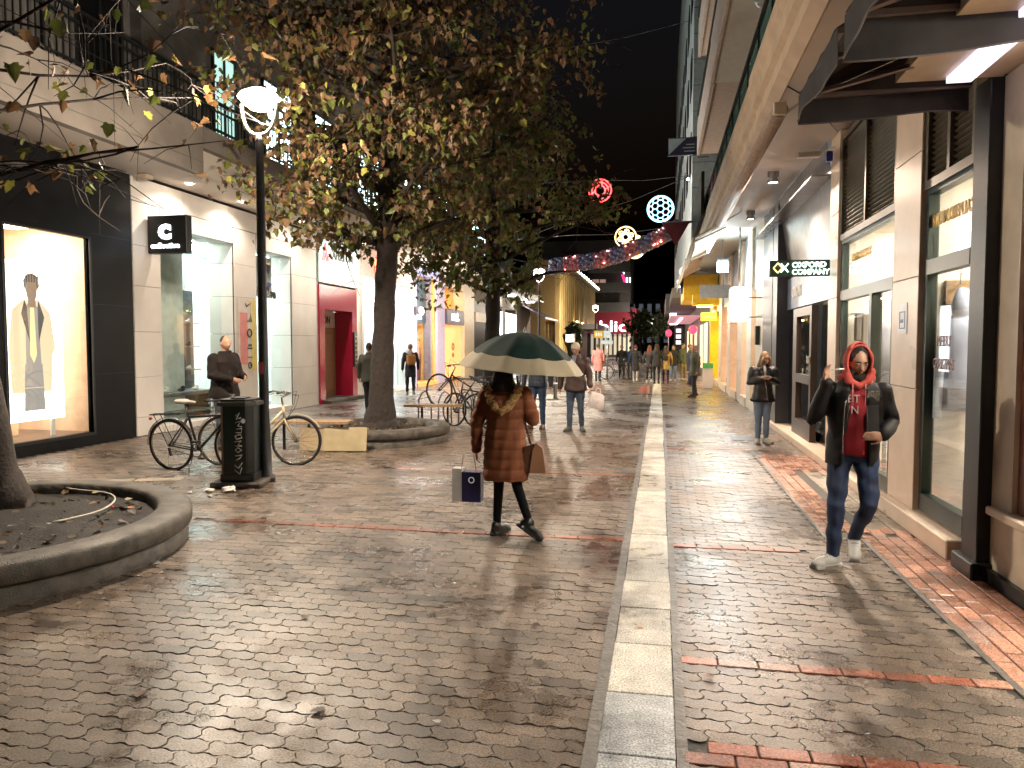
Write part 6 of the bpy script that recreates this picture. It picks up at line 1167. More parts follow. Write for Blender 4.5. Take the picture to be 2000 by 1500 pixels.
# jacket: two open fronts, back and sleeves as one shell
mb = MB()
def arcshell(mb, rings, gap, n=30, th=.02):
    vs = []
    for o in (0, th):
        for cx, cy_, z, rx, ry in rings:
            g = gap(z)
            for k in range(n+1): a = -PI/2+g+(2*PI-2*g)*k/n; vs.append((cx+(rx-o)*math.cos(a), cy_+(ry-o)*math.sin(a), z))
    m = len(rings); N_ = n+1; fs = []
    for i in range(m-1):
        for k in range(n): a = i*N_+k; fs.append((a, a+1, a+N_+1, a+N_)); b = a+m*N_; fs.append((b+N_, b+N_+1, b+1, b))
        for k in (0, n): a = i*N_+k; b = a+m*N_; fs.append((a, a+N_, b+N_, b) if k == 0 else (b, b+N_, a+N_, a))
    for k in range(n): fs.append((k+1, k, k+m*N_, k+1+m*N_)); a = (m-1)*N_+k; fs.append((a, a+1, a+1+m*N_, a+m*N_))
    mb.add(vs, fs, True)
arcshell(mb, [(0,.0,.80,.205,.17),(0,.0,.92,.195,.162),(0,-.015,1.06,.19,.158),(.01,-.03,1.22,.202,.162),(.01,-.04,1.34,.205,.155),(.01,-.045,1.43,.15,.12),(.01,-.05,1.475,.112,.1)], lambda z: .42+.12*math.sin(z*9)-(.12 if z > 1.35 else 0), th=.022)
for q in 'lr': p, r_ = dens([jj['sh'+q]+Vector((0,0,-.01)), jj['el'+q], jj['wr'+q]-(jj['wr'+q]-jj['el'+q])*.06], [.076, .062, .047]); capsule(mb, p, r_, 14)
vox('jacket', mb, blk, hm, .0085, 1, folds(.006, 26, 2))
part('shoulder_patch', MB().obox((.115,-.168,1.35), (1,.3,.0), (0,-.3,1), (.3,-1,-.3), .045, .04, .003), mat('camouflage_patch', (.12,.11,.09), .8, vary=.8, scale=60), hm, world=False); part('zip', MB().tube([(-.085,-.165,.86),(-.09,-.175,1.05),(-.085,-.185,1.25),(-.06,-.165,1.4)], .004, 5), M['silver'], hm, world=False)
# hood: a shell round the head, open at the face
mb = MB(); c = jj['hed']; vs = []; n, m = 26, 14; 
for o in (0, .016):
    for i in range(m+1):
        t = i/m; e = -1.05+t*2.4     # from below the chin over the crown
        for k in range(n+1):
            a = -PI/2+.92+(2*PI-1.84)*k/n; ph = -PI*.42+PI*.92*t; rx, ry, rz_ = .107-o, .128-o, .150-o
            vs.append((c.x+rx*math.cos(ph)*math.cos(a), c.y+.012+ry*math.cos(ph)*math.sin(a)-(.025 if ph > .6 else 0)*1, c.z+.005+rz_*math.sin(ph)))
N_ = n+1; fs = []
for i in range(m):
    for k in range(n): a = i*N_+k; b = a+(m+1)*N_; fs += [(a, a+1, a+N_+1, a+N_), (b+N_, b+N_+1, b+1, b)]
    for k in (0, n): a = i*N_+k; b = a+(m+1)*N_; fs.append((a, a+N_, b+N_, b))
for k in range(n): fs.append((k+1, k, k+(m+1)*N_, k+1+(m+1)*N_)); a = m*N_+k; fs.append((a, a+1, a+1+(m+1)*N_, a+(m+1)*N_))
mb.add(vs, fs, True); rim = []
for k in range(19): a = -.5+k/18*(PI+1.0); rim.append((c.x+.088*math.cos(a), c.y-.082-.012*math.sin(a), c.z+.0+.128*math.sin(a)))
capsule(mb, rim, [.0115]*len(rim), 8); capsule(mb, [(c.x+.09,c.y-.05,c.z-.07),(c.x+.06,c.y-.06,c.z-.15),(c.x,c.y-.07,c.z-.185),(c.x-.06,c.y-.06,c.z-.15),(c.x-.09,c.y-.05,c.z-.07)], [.03,.033,.033,.033,.03], 10); capsule(mb, [(c.x-.09,c.y+.06,c.z-.13),(c.x,c.y+.1,c.z-.13),(c.x+.09,c.y+.06,c.z-.13)], [.05,.055,.05], 10)
vox('hood', mb, cloth('coral_hood', (.5,.075,.06), .9), hm, .0075, 2, folds(.003, 40, 4))
mb = MB()
for q in (-1, 1): part('drawstring', MB().tube([(c.x+q*.045,c.y-.095,c.z-.16),(c.x+q*.045,c.y-.1,c.z-.25),(c.x+q*.04,c.y-.11,c.z-.33)], .0035, 5), mat('cord_pink', (.6,.25,.22), .7), hm, world=False)
# beard, brows, eyes
mb = MB()
for x, y, z, r_ in ((0,-.084,-.1,.031),(-.03,-.074,-.092,.029),(.03,-.074,-.092,.029),(-.052,-.052,-.066,.027),(.052,-.052,-.066,.027),(-.063,-.036,-.035,.02),(.063,-.036,-.035,.02),(-.02,-.092,-.075,.012),(.02,-.092,-.075,.012),(0,-.096,-.079,.01),(-.014,-.1,-.046,.008),(.014,-.1,-.046,.008),(-.03,-.088,-.056,.009),(.03,-.088,-.056,.009)): mb.ball(Tm((x,y,z)), r_, n=10, m=8)
vox('beard', mb, mat('beard_hair', (.022,.013,.009), .85, bump=.6, bscale=300), hm, .006, 2, folds(.0015, 200, 2))
for q in (-1, 1):
    part('eyebrow', MB().tube([Tm((q*.014,-.097,.030)), Tm((q*.032,-.098,.036)), Tm((q*.05,-.084,.030))], [.004,.0055,.003], 6), mat('beard_hair', None), hm, world=False)
    e_ = part('eye', MB().ball(Tm((q*.031,-.079,.008)), .0125, n=12, m=8), mat('eye_white', (.5,.46,.42), .2), hm, world=False); part('iris', MB().ball(Tm((q*.031,-.0885,.005)), .0055, n=8, m=6), mat('iris_dark', (.01,.008,.006), .15), e_, world=False)
    part('eyelid', MB().ball(Tm((q*.031,-.0795,.0125)), .0145, .0135, .0105, 12, 8), SKIN, hm, world=False)
lap = thing('laptop', 'slim grey laptop held against the chest of the man in the red hood', 'laptop', tuple(Vector((hx[0]+.1, hx[1]+.06, .004)))); lap.rotation_euler = (0,0,R(-6)); lap.scale = hm.scale = (.985,.985,.985)
part('shell', MB().obox((.105,-.265,1.16), (1,-.1,.05), (-.05,0,1), (.1,1,0), .04, .125, .009), mat('space_grey', (.09,.09,.095), .35, .6), lap, world=False); part('edge', MB().obox((.064,-.262,1.157), (-.05,0,1), (1,-.1,.05), (.1,1,0), .124, .003, .0105), M['silver'], lap, world=False)
cg = tag(part('cigarette', MB().tube([(0,0,0),(.09,-.015,.008)], .0045, 8), M['white'], None, loc=tuple(Vector(hm.location)+Matrix.Rotation(R(-6), 3, 'Z') @ Vector((-.2,-.29,1.55))*.985), world=False), 'white cigarette held between the raised fingers of the hooded man', 'cigarette')
lettering('lettering', 'BT', .085, (.0, 0, 0), '-y', mat('print_pale', (.6,.5,.5), .7), None, xs=.9, ext=.003).name = 'chest_print'
cp = bpy.data.objects['chest_print']; cp.parent = hm; cp.location = (-.065, -.176, 1.3); c2_ = lettering('chest_print', 'IN', .085, (0,0,0), '-y', mat('print_pale', None), None, xs=.9, ext=.003); c2_.parent = hm; c2_.location = (-.06, -.172, 1.215)
# --- the woman reading her phone
q = onz(1488, 866); jj, s = J(1.58, hed=(.02,-.05,1.625), nek=(0,-.02,1.47), elr=(-.25,-.02,1.17), wrr=(-.07,-.22,1.24), ell=(.25,-.02,1.17), wrl=(.09,-.22,1.24), knl=(.075,-.02,.5), knr=(-.075,-.02,.5), anl=(.07,.0,.09), anr=(-.075,.02,.09), ftl=(.5,-1,0), ftr=(-.2,-1,0))
pw_, Tm, Rm = person('young woman in a black jacket and light blue jeans looking down at her phone', (q.x, q.y, .004), R(3), jj, s, cloth('black_leather', (.015,.013,.012), .4), mat('light_denim', (.16,.23,.34), .8, vary=.2, scale=6), mat('cream_trainer', (.6,.55,.46), .5), mat('blond_hair', (.26,.17,.09), .6, vary=.4, scale=60), vs=.011, skin=SKIN2, face=(R(22), R(16)), hem=.82, coat_flare=.025, build=1.05, armr=1.15, hairstyle='long', name_legs='jeans', tdisp=folds(.006, 24, 6), hands=(dict(d=(-.6,-.5,.15), n=(-.2,.2,1), curl=.55), dict(d=(.7,-.4,.1), n=(.1,.2,1), curl=.5)))
mb = MB(); capsule(mb, [(-.16*s,.0,1.38*s),(-.08*s,-.1*s,1.4*s),(-.05*s,-.13*s,1.3*s)], [.05*s,.05*s,.03*s]); capsule(mb, [(.16*s,.0,1.38*s),(.08*s,-.1*s,1.4*s),(.05*s,-.13*s,1.3*s)], [.05*s,.05*s,.03*s]); vox('fur_collar', mb, mat('black_fur', (.008,.008,.008), 1, bump=1, bscale=80), pw_, .011, 1, folds(.006, 120, 3)); mb = MB(); mb.lathe([(.215*s,.80*s),(.24*s,.83*s),(.215*s,.87*s),(.19*s,.83*s),(.215*s,.80*s)], 24, sx=1.0, sy=.82); part('fur_hem', mb, mat('black_fur', None), pw_, world=False)
part('scarf', MB().tube([(.0,-.09*s,1.5*s),(.01,-.13*s,1.4*s),(.01,-.155*s,1.3*s)], [.035*s,.03*s,.02*s], 8), mat('grey_knit', (.4,.37,.36), .95), pw_, world=False); part('zip', MB().tube([(.01,-.158*s,1.2*s),(.03,-.17*s,1.05*s),(.05,-.205*s,.84*s)], .004, 5), M['silver'], pw_, world=False)
for q_ in (-1, 1):
    part('hair_lock', MB().tube([Tm((q_*.066,-.05,.05)), Tm((q_*.08,-.055,-.04)), Tm((q_*.085,-.05,-.13)), Tm((q_*.08,-.04,-.23))], [.018,.024,.022,.008], 8), mat('blond_hair', None), pw_, world=False); part('eyebrow', MB().tube([Tm((q_*.016,-.1,.03)), Tm((q_*.034,-.1,.035)), Tm((q_*.05,-.085,.03))], [.003,.004,.002], 5), mat('brown_brow', (.08,.05,.03), .8), pw_, world=False); part('eye', MB().ball(Tm((q_*.031,-.087,.006)), .007, n=8, m=6), mat('iris_dark', None), pw_, world=False)
ph = tag(part('phone', MB().bbox(-.07, .07, -.036, .036, -.004, .004, .003), mat('phone_case', (.6,.6,.6), .3), None, loc=(q.x+.01, q.y-.27, 1.165), world=False), 'pale phone held in both hands of the young woman', 'phone'); ph.rotation_euler = (R(-25), 0, 0)
# --- the woman under the umbrella, seen from behind
q = onz(960, 1046); jj, s = J(1.60, hed=(.02,-.02,1.63), nek=(0,-.01,1.47), shl=(.18,0,1.40), shr=(-.18,0,1.40), ell=(.28,.03,1.12), wrl=(.30,-.04,.84), elr=(-.27,.0,1.15), wrr=(-.15,-.2,1.30), hil=(.08,0,.92), hir=(-.08,0,.92), knl=(.08,-.06,.5), anl=(.1,-.05,.09), ftl=(-.45,-1,0), knr=(-.12,.03,.5), anr=(-.26,.14,.17), ftr=(-.9,-.35,-.75))
org = cloth('rust_puffer', (.165,.055,.024), .75, bump=.25, spec=.2); tgt = mat('black_tights', (.005,.005,.0055), .85, spec=.15)
uw, Tm, Rm = person('woman in a rust brown quilted coat and black tights walking away under an umbrella', (q.x+.13, q.y, .004), R(180), jj, s, org, tgt, mat('black_shoe', (.01,.01,.01), .35), mat('black_hair', (.008,.006,.006), .5), vs=.0095, hem=.56, coat_flare=.012, build=1.12, armr=1.12, legr=.78, hairstyle='long', toph='coat', tdisp=quilt(.088, .010), name_legs='tights', ldisp=lambda c: np.zeros(len(c)))
mb = MB(); capsule(mb, [(-.13*s,.04,1.42*s),(-.1*s,.14*s,1.36*s),(0,.18*s,1.27*s),(.1*s,.14*s,1.36*s),(.13*s,.04,1.42*s)], [.05*s,.055*s,.05*s,.055*s,.05*s], 10); loft(mb, [(0,.12*s,1.22*s,.06*s,.04*s),(0,.11*s,1.3*s,.13*s,.06*s),(0,.06*s,1.42*s,.14*s,.08*s)]); vox('coat_hood', mb, org, uw, .011, 2, quilt(.07, .008))
mb = MB(); capsule(mb, [(-.14*s,.05,1.46*s),(-.13*s,.15*s,1.38*s),(-.06*s,.2*s,1.28*s),(0,.21*s,1.24*s),(.06*s,.2*s,1.28*s),(.13*s,.15*s,1.38*s),(.14*s,.05,1.46*s)], [.042*s]*7, 10); vox('fur_trim', mb, mat('tawny_fur', (.28,.16,.06), 1, vary=.5, scale=40, bump=1, bscale=70), uw, .009, 0, folds(.008, 110, 9)); 
for z in (1.12, 1.0, .87, .74, .62): part('seam', MB().lathe([(.197*s, z*s),(.2*s, z*s+.003),(.197*s, z*s+.006)], 28, sx=1.0, sy=.8), mat('coat_seam', (.12,.03,.012), .6), uw, world=False) if False else None
hb = thing('handbag', 'large brown leather handbag hanging at the hip of the umbrella woman', 'bag', (q.x+.36, q.y+.02, .55)); lea = mat('brown_leather', (.12,.05,.025), .35, vary=.2); lea2 = mat('tan_leather', (.32,.16,.09), .4, vary=.15)
part('bag_body', MB().prism([(-.06,-.13),(.14,-.13),(.11,.1),(.03,.13),(-.05,.1)], -.1, .1, 'y'), lea, hb, world=False); part('bag_side', MB().prism([(.0,-.128),(.145,-.128),(.115,.095),(.06,.14),(.03,.08)], -.112, -.1005, 'y'), lea2, hb, world=False); part('shoulder_strap', MB().tube([(.0,-.02,.1),(-.05,-.03,.3),(-.1,-.02,.5),(-.13,.0,.72)], .011, 6), lea, hb, world=False)
hb.location.z = .72
sb_ = thing('shopping_bag', 'white and navy paper shopping bag in the left hand of the umbrella woman', 'bag', (q.x-.25, q.y+.04, .30)); part('bag_front', MB().box(-.02, .155, -.06, .06, 0, .27), mat('navy_paper', (.02,.02,.1), .4), sb_, world=False); part('bag_side', MB().box(-.11, -.021, -.058, .062, 0, .3), mat('white_paper', (.6,.58,.56), .5), sb_, world=False); part('bag_handle', MB().tube([(-.04,0,.27),(-.02,0,.42),(.08,0,.42),(.1,0,.27)], .005, 5), M['white'], sb_, world=False)
part('printed_ring', MB().ring((.07,-.062,.2), .025, .004, 14, 4), mat('print_grey', None), sb_, world=False)
# umbrella
ux = ony(1018, 640, q.y+.1); um = thing('umbrella', 'large dark green umbrella with a cream border band', 'umbrella', (ux.x, ux.y, 1.50)); um.rotation_euler = (R(2), R(5), .2); nr = 10; Ru = .56; Hh = .325
def ucan(r0_, r1_, off=0.0, rows=7):
    vs = []; k = nr*6
    for o in (0, .004):
        for i in range(rows+1):
            t = r0_+(r1_-r0_)*i/rows
            for jx in range(k):
                a = 2*PI*jx/k; f = abs(((jx/6) % 1)-.5)*2; sag = (1-f*f); rr2 = Ru*t*(1-.035*sag*t); z = Hh*(1-t**2.1)-.02*sag*t-o+off; z += (-.0 if t < .99 else .012*sag); vs.append((rr2*math.cos(a), rr2*math.sin(a), z))
    M_ = (rows+1)*k; fs = []
    for i in range(rows):
        for jx in range(k): a, b = i*k+jx, i*k+(jx+1) % k; fs += [(a, b, b+k, a+k), (a+k+M_, b+k+M_, b+M_, a+M_)]
    return MB().add(vs, fs, True)
part('canopy', ucan(.001, .79), mat('dark_green_nylon', (.007,.022,.019), .8, vary=.2, bump=.05, spec=.2), um, world=False, fix=False); part('border_band', ucan(.79, 1.0, rows=3), mat('cream_nylon', (.46,.39,.28), .7, vary=.08, trans=.2, spec=.2), um, world=False, fix=False)
for k in range(nr):
    a = 2*PI*k/nr; part('rib', MB().tube([((Ru*t)*math.cos(a), (Ru*t)*math.sin(a), Hh*(1-t**2.1)-.008) for t in (.02,.25,.5,.75,1.0)], .003, 4), M['silver'], um, world=False)
part('shaft', MB().tube([(0,0,Hh+.05),(0,0,-.38)], .007, 8), M['silver'], um, world=False); part('handle', MB().tube([(0,0,-.38),(0,0,-.5),(.03,0,-.54),(.06,0,-.5)], .013, 8), M['black_metal'], um, world=False)
# --- the couple coming towards us
q = onz(1050, 838); jj, s = J(1.76, knr=(-.1,-.05,.5), anr=(-.13,-.08,.09), ftr=(-.5,-1,0), knl=(.1,.0,.5), anl=(.1,.05,.09), elr=(-.27,.02,1.13), wrr=(-.29,-.03,.88), ell=(.27,.0,1.13), wrl=(.29,-.06,.88)); navy = cloth('navy_quilt', (.02,.028,.05), .5)
person('man in a dark navy jacket and blue jeans whose head the umbrella hides', (q.x, q.y, 0), R(-5), jj, s, navy, mat('blue_denim', (.03,.055,.11), .8, vary=.4), mat('brown_shoe', (.09,.05,.03), .5), mat('dark_hair', None), vs=.014, hem=.86, tdisp=quilt(.07, .006), name_legs='jeans', build=1.05)
q = onz(1124, 842); jj, s = J(1.74, hed=(0,-.04,1.63), knr=(-.1,-.05,.5), anr=(-.11,-.06,.09), ftr=(-.3,-1,0), knl=(.1,-.02,.5), anl=(.12,.04,.09), ftl=(.4,-1,0), elr=(-.28,.02,1.13), wrr=(-.31,-.04,.86), ell=(.27,.0,1.13), wrl=(.30,-.08,.9)); brn = cloth('brown_jacket', (.05,.024,.02), .6)
om, Tm, Rm = person('older man in a cream cap and dark brown jacket carrying a white shopping bag', (q.x, q.y, 0), R(-4), jj, s, brn, mat('worn_denim', (.05,.075,.12), .8, vary=.35), mat('grey_shoe_leather', (.08,.075,.07), .5), mat('cream_cap', (.5,.42,.32), .8), vs=.012, hem=.80, coat_flare=.015, build=1.15, armr=1.15, hairstyle='hat', name_legs='jeans', tdisp=folds(.008, 24, 12), face=(R(-10), R(14)))
part('shirt_collar', MB().prism([(-.05,1.5),(.05,1.5),(.0,1.26)], -.172, -.165, 'y'), mat('grey_shirt', (.22,.24,.3), .8), om, world=False)
wb = thing('shopping_bag', 'white plastic shopping bag carried by the man in the cream cap', 'bag', (q.x+.42, q.y-.12, .62)); wb.rotation_euler = (0, R(16), 0); mb = MB(); loft(mb, [(0,0,-.16,.16,.05),(0,0,-.15,.17,.06),(0,0,.0,.155,.055),(-.01,0,.12,.13,.035),(-.02,0,.15,.1,.02)]); part('bag_body', mb, mat('white_plastic', (.75,.68,.66), .5), wb, world=False); part('bag_handle', MB().tube([(-.08,0,.14),(-.05,0,.24),(.0,0,.24),(.05,0,.14)], .008, 5), mat('white_plastic', None), wb, world=False)
lettering('lettering', 'SALE', .07, (0,0,0), '-y', mat('print_grey', None), None, ext=.002).name = 'bag_print'; o = bpy.data.objects['bag_print']; o.parent = wb; o.location = (-.09, -.068, -.03)
# --- the man by the white shop
q = Vector((-6.95, 11.2, 0)); jj, s = J(1.86, hed=(0,-.05,1.63), nek=(0,-.02,1.47), ell=(.25,-.05,1.15), wrl=(.12,-.3,1.12), elr=(-.25,-.02,1.15), wrr=(-.12,-.3,1.1)); 
lm_, Tm, Rm = person('balding man in a dark brown jacket standing by the white shop window', tuple(q), R(72), jj, s, cloth('dark_brown_coat', (.014,.010,.009), .8, spec=.2), mat('grey_jeans', (.05,.06,.08), .8), M['rubber'], mat('cropped_hair', (.05,.035,.025), .9), vs=.012, hem=.80, build=1.2, armr=1.15, coat_flare=.01, hairstyle='bald', face=(R(-18), R(6)), skin=SKIN)
# --- passers-by further off
def walker(label, px, py, h, rz, top, legs, hair, hem=.8, style='short', Y=None, legr=1.0, build=1.0, qz=None, toph='jacket', shoes=(.02,.02,.02), vs=.02, x=None, **kw):
    p = onz(px, py); st = kw.pop('step', .12); jj, s = J(h, knl=(.1,-.05-st*.4,.5), anl=(.1,-st,.09), knr=(-.1,.0,.5), anr=(-.1,st,.12), ell=(.26,.05,1.13), wrl=(.27,-.02,.88), elr=(-.26,-.02,1.13), wrr=(-.27,-.1,.9), **kw)
    n = label.split()[0]+str(px); return person(label, (p.x, p.y, 0), rz, jj, s, cloth('top_'+n, top), cloth('leg_'+n, legs), mat('shoe_%d%d' % (shoes[0]*100, shoes[1]*100), shoes, .6), mat('hair_'+n, hair, .7), vs=vs, hem=hem, hairstyle=style, legr=legr, build=build, toph=toph, tdisp=quilt(.09, .012) if qz else None)
walker('man in an olive jacket half hidden behind the leaning tree trunk', 722, 806, 1.74, R(185), (.07,.065,.045), (.02,.02,.02), (.05,.03,.02), hem=.78, style='short', build=1.15, vs=.016)
bw, Tm, Rm = walker('woman with a mustard backpack and striped scarf by the amber shop window', 802, 772, 1.72, R(205), (.02,.025,.035), (.02,.03,.05), (.2,.12,.06), hem=.62, style='short', vs=.016, shoes=(.25,.3,.28)); part('backpack', MB().bbox(-.15, .15, .12, .28, 1.02, 1.38, .05), mat('mustard_canvas', (.42,.19,.05), .7), bw, world=False)
for k in range(4): part('scarf_stripe', MB().obox((.06,.13+.0*k,1.40+k*.035), (1,0,.45), (0,1,0), (-.45,0,1), .11, .025, .009), M['white'], bw, world=False)
walker('woman in a long pink quilted coat walking away beside the sign post', 1168, 745, 1.72, R(180), (.5,.2,.19), (.015,.015,.018), (.05,.03,.02), hem=.5, style='hat', qz=1, build=1.15, legr=.8, toph='coat')
walker('person in black walking towards the bright red shop sign', 1214, 739, 1.66, R(5), (.012,.012,.014), (.012,.012,.014), (.1,.06,.03), hem=.62)
walker('person in a blue jacket with a beige bag, far down the street', 1231, 737, 1.6, R(180), (.02,.08,.25), (.05,.05,.05), (.03,.02,.02))
walker('person in a long black coat and pale trousers walking away', 1241, 745, 1.68, R(170), (.018,.018,.02), (.3,.28,.26), (.12,.02,.04), hem=.52, toph='coat', shoes=(.5,.5,.5))
walker('woman with long auburn hair and white trainers walking away', 1268, 747, 1.66, R(180), (.035,.035,.037), (.012,.012,.013), (.16,.045,.02), hem=.7, style='long', legr=.8, shoes=(.5,.48,.45))
walker('tall person in dark grey with black boots beside the auburn haired woman', 1282, 750, 1.72, R(175), (.025,.025,.028), (.012,.012,.013), (.03,.02,.015), hem=.74, style='long', legr=.85)
yw = walker('woman in a mustard jacket with a small black backpack walking away', 1300, 750, 1.64, R(180), (.42,.27,.08), (.01,.01,.012), (.05,.03,.02), hem=.66, style='long', legr=.8)[0]; part('backpack', MB().bbox(-.1, .1, .14, .26, 1.0, 1.24, .04), M['rubber'], yw, world=False)
walker('smiling woman in black with light jeans facing us', 1315, 745, 1.66, R(-10), (.015,.015,.02), (.12,.18,.26), (.05,.03,.02), hem=.76, style='long', shoes=(.5,.48,.45), step=.04)
walker('young man in a slate jacket and beige trousers gesturing in the group', 1333, 744, 1.76, R(60), (.06,.075,.09), (.24,.18,.11), (.05,.03,.02), shoes=(.5,.48,.45), step=.05)
walker('person in dark blue standing behind the man in the green coat', 1347, 752, 1.72, R(90), (.04,.045,.07), (.03,.035,.06), (.1,.08,.06), hem=.6, step=.04)
gm_, Tm, Rm = walker('man in an olive green parka and dark jeans standing at the right', 1357, 776, 1.68, R(-75), (.10,.095,.055), (.02,.026,.034), (.2,.13,.1), hem=.72, style='bald', build=1.2, vs=.014, shoes=(.05,.02,.015), step=.06)
# ------------------------------------------------------------------ the far end of the street
YD = 100.0
def at(px, py, Y=YD): return ony(px, py, Y)
dk_wall = mat('night_wall', (.09,.085,.085), .8, vary=.2)
a, b = at(1150, 470), at(1232, 470)
pb = thing('corner_store_building', 'dark corner building with crimson fascia and huge white lit letters', 'building', ((a.x+b.x)/2, YD, 0))
part('wall', MB().box(a.x-6, b.x, YD, YD+14, 7.2, a.z), dk_wall, pb); part('lower_wall', MB().box(a.x-6, b.x+.4, YD+.5, YD+14, 0, 4), mat('night_wall', None), pb)
z0, z1 = at(1180, 652).z, at(1180, 618).z
part('fascia', MB().box(a.x-2, b.x+.6, YD-.4, YD+.5, z0, z1+1.0), mat('crimson_fascia', (.3,.02,.05), .5), pb); part('fascia', MB().box(b.x+.6, b.x+.8, YD-.4, YD+24, z0, z1+1.0), mat('crimson_fascia', None), pb)
WL3 = emit('store_letters', (1,.95,.95), 3)
s_ = (at(1180, 626).z-at(1180, 648).z)*1.0
lettering('lettering', 'public', s_*1.35, (at(1130, 649).x, YD-.45, at(1140, 649).z+.1), '-y', WL3, pb, xs=1.35, bold=.01, ext=.05)
lettering('lettering', 'lib', s_*1.55, (b.x+.85, YD+.3, z0+.25), '+x', WL3, pb, xs=4.0, bold=.03, ext=.05)
for px, py, qx, qy in ((1157,546,1170,560), (1172,546,1183,560)): u, v = at(px, py), at(qx, qy); part('curtained_window', MB().box(u.x, v.x, YD-.1, YD-.02, v.z, u.z), emit('curtain_glow', (1,.62,.5), .16), pb)
for k in range(3): z = at(1180, 610-k*38).z; part('balcony', MB().box(a.x, b.x, YD-1.4, YD-.01, z, z+.2).box(a.x, b.x, YD-1.4, YD-1.3, z+.2, z+1.2), mat('balcony_grey', (.12,.12,.13), .7), pb)
for k in range(9): x = a.x+.3+k*(b.x-a.x)/9; part('lit_door', MB().box(x, x+.35, YD+.4, YD+.45, .3, 3.2), emit('store_glow', (1,.9,.7), .8 if k % 2 else .2), pb)
sd = thing('magenta_sign', 'magenta and white neon strips climbing the dark corner building', 'sign', tuple(at(1222, 545)))
u, v = at(1213, 536, 99), at(1224, 560, 99); part('magenta_panel', MB().prism([(u.x, u.z), (u.x+.35, u.z), (v.x+.2, v.z), (v.x-.2, v.z)], 98.9, 99.0, 'y'), emit('magenta', (.8,.03,.2), .9), sd)
u, v = at(1213, 524, 99), at(1218, 535, 99); part('white_strip', MB().prism([(u.x, u.z), (u.x+.15, u.z), (v.x+.15, v.z), (v.x, v.z)], 98.9, 99.0, 'y'), emit('cyan_white', (.8,1,1), 3), sd)
for px in (1223, 1229): u, v = at(px, 542, 99), at(px+2.5, 552, 99); part('white_block', MB().box(u.x, v.x, 98.9, 99.0, v.z, u.z), emit('cyan_white', None, 0), sd)
dbk = thing('dark_end_building', 'unlit building closing the far end of the street', 'building', (1, 150, 0)); u, v = at(1232, 585, 150), at(1300, 585, 150); part('wall', MB().box(u.x-2, v.x+8, 150, 160, 0, u.z), mat('end_wall', (.05,.05,.055), .8), dbk)
for i in range(5):
    for jn in range(3): part('window', MB().box(u.x+i*1.6, u.x+i*1.6+.8, 149.95, 149.99, 2+jn*3, 3.5+jn*3), emit('dim_window', (.6,.65,.8), 0.01 if (i*3+jn*2) % 5 else .06), dbk)
# dark trees at the end
def far_tree(label, px, Y, hgt, w, seed):
    p = ony(px, 690, Y); t = thing('street_tree', label, 'tree', (p.x, Y, 0), 0, 'dark trees at the end of the street'); part('trunk', MB().tube([(p.x,Y,0),(p.x+.1,Y,hgt*.5),(p.x,Y,hgt*.8)], [.18,.13,.05], 7), M['bark'], t); g = np.random.default_rng(seed); n = 900; c = g.normal(0, 1, (n, 3)); c /= np.linalg.norm(c, axis=1)[:, None]; c *= g.uniform(.35, 1, (n, 1)); V = np.zeros((n, 14, 3), np.float32); Cc = np.ones((n, 14, 4), np.float32)
    for i in range(n): A = rotm(g.uniform(0, 6.3), g.normal(-1.5, .8), g.normal(0, .6)); V[i] = (LS*.34) @ A.T+c[i]*np.array([w, w, hgt*.33])*(1+.25*math.sin(c[i][0]*9+c[i][2]*7+seed))+np.array([p.x, Y, hgt*.66]); Cc[i, :, :3] = np.array([.06,.07,.03])*g.uniform(.5, 1.5)
    me = fast_mesh('crown', V-np.array([p.x, Y, 0], dtype=np.float32), LF, Cc); me.materials.append(LEAF); o = bpy.data.objects.new('crown', me); COL.objects.link(o); o.parent = t
far_tree('dark bushy tree left of the lone far lamp post', 1250, 90, 6, 1.9, 1); far_tree('dark tree right of the lone far lamp post', 1286, 105, 6.5, 2.0, 2); far_tree('green bush like tree beside the crimson store fascia', 1120, 58, 3.4, .6, 3)
# signs, posts and small street things in the distance
sp = thing('sign_post', 'pale blue street sign on a white post behind the pink coat', 'sign', (at(1186, 745, 37).x, 37, 0)); x = at(1186, 700, 37).x
part('post', MB().tube([(x, 37, 0), (x, 37, 2.5)], .045, 8), M['silver'], sp); u, v = at(1179, 646, 37), at(1193, 660, 37); part('plate', MB().box(u.x, v.x, 36.94, 36.97, v.z, u.z), mat('pale_blue_sign', (.45,.6,.75), .4), sp); part('lower_plate', MB().box(u.x-.1, v.x+.1, 36.94, 36.97, v.z-.3, v.z-.12), mat('pale_blue_sign', None), sp)
u, v = at(1160, 646, 37), at(1178, 660, 37); ysn = thing('direction_sign', 'yellow direction sign left of the pale blue street sign', 'sign', (u.x, 37, v.z)); part('plate', MB().box(u.x, v.x, 37.0, 37.03, v.z, u.z), mat('yellow_sign', (.5,.33,.04), .4), ysn); part('white_text', MB().box(u.x+.08, u.x+.16, 36.985, 36.995, v.z+.1, u.z-.1).box(u.x+.2, u.x+.28, 36.985, 36.995, v.z+.1, u.z-.1).box(u.x+.32, u.x+.38, 36.985, 36.995, v.z+.1, u.z-.1), M['white'], ysn); part('post', MB().tube([((u.x+v.x)/2, 37.06, 0), ((u.x+v.x)/2, 37.06, v.z)], .03, 6), M['grey'], ysn)
u, v = at(1105, 653, 34), at(1120, 668, 34); wb2 = thing('notice_board', 'white notice plate with post right of the umbrella', 'sign', (u.x, 34, 0)); part('plate', MB().box(u.x, v.x, 34, 34.04, v.z, u.z), M['white'], wb2); part('post', MB().tube([(v.x+.05, 34, 0), (v.x+.05, 34, u.z+.05)], .035, 6), M['silver'], wb2)
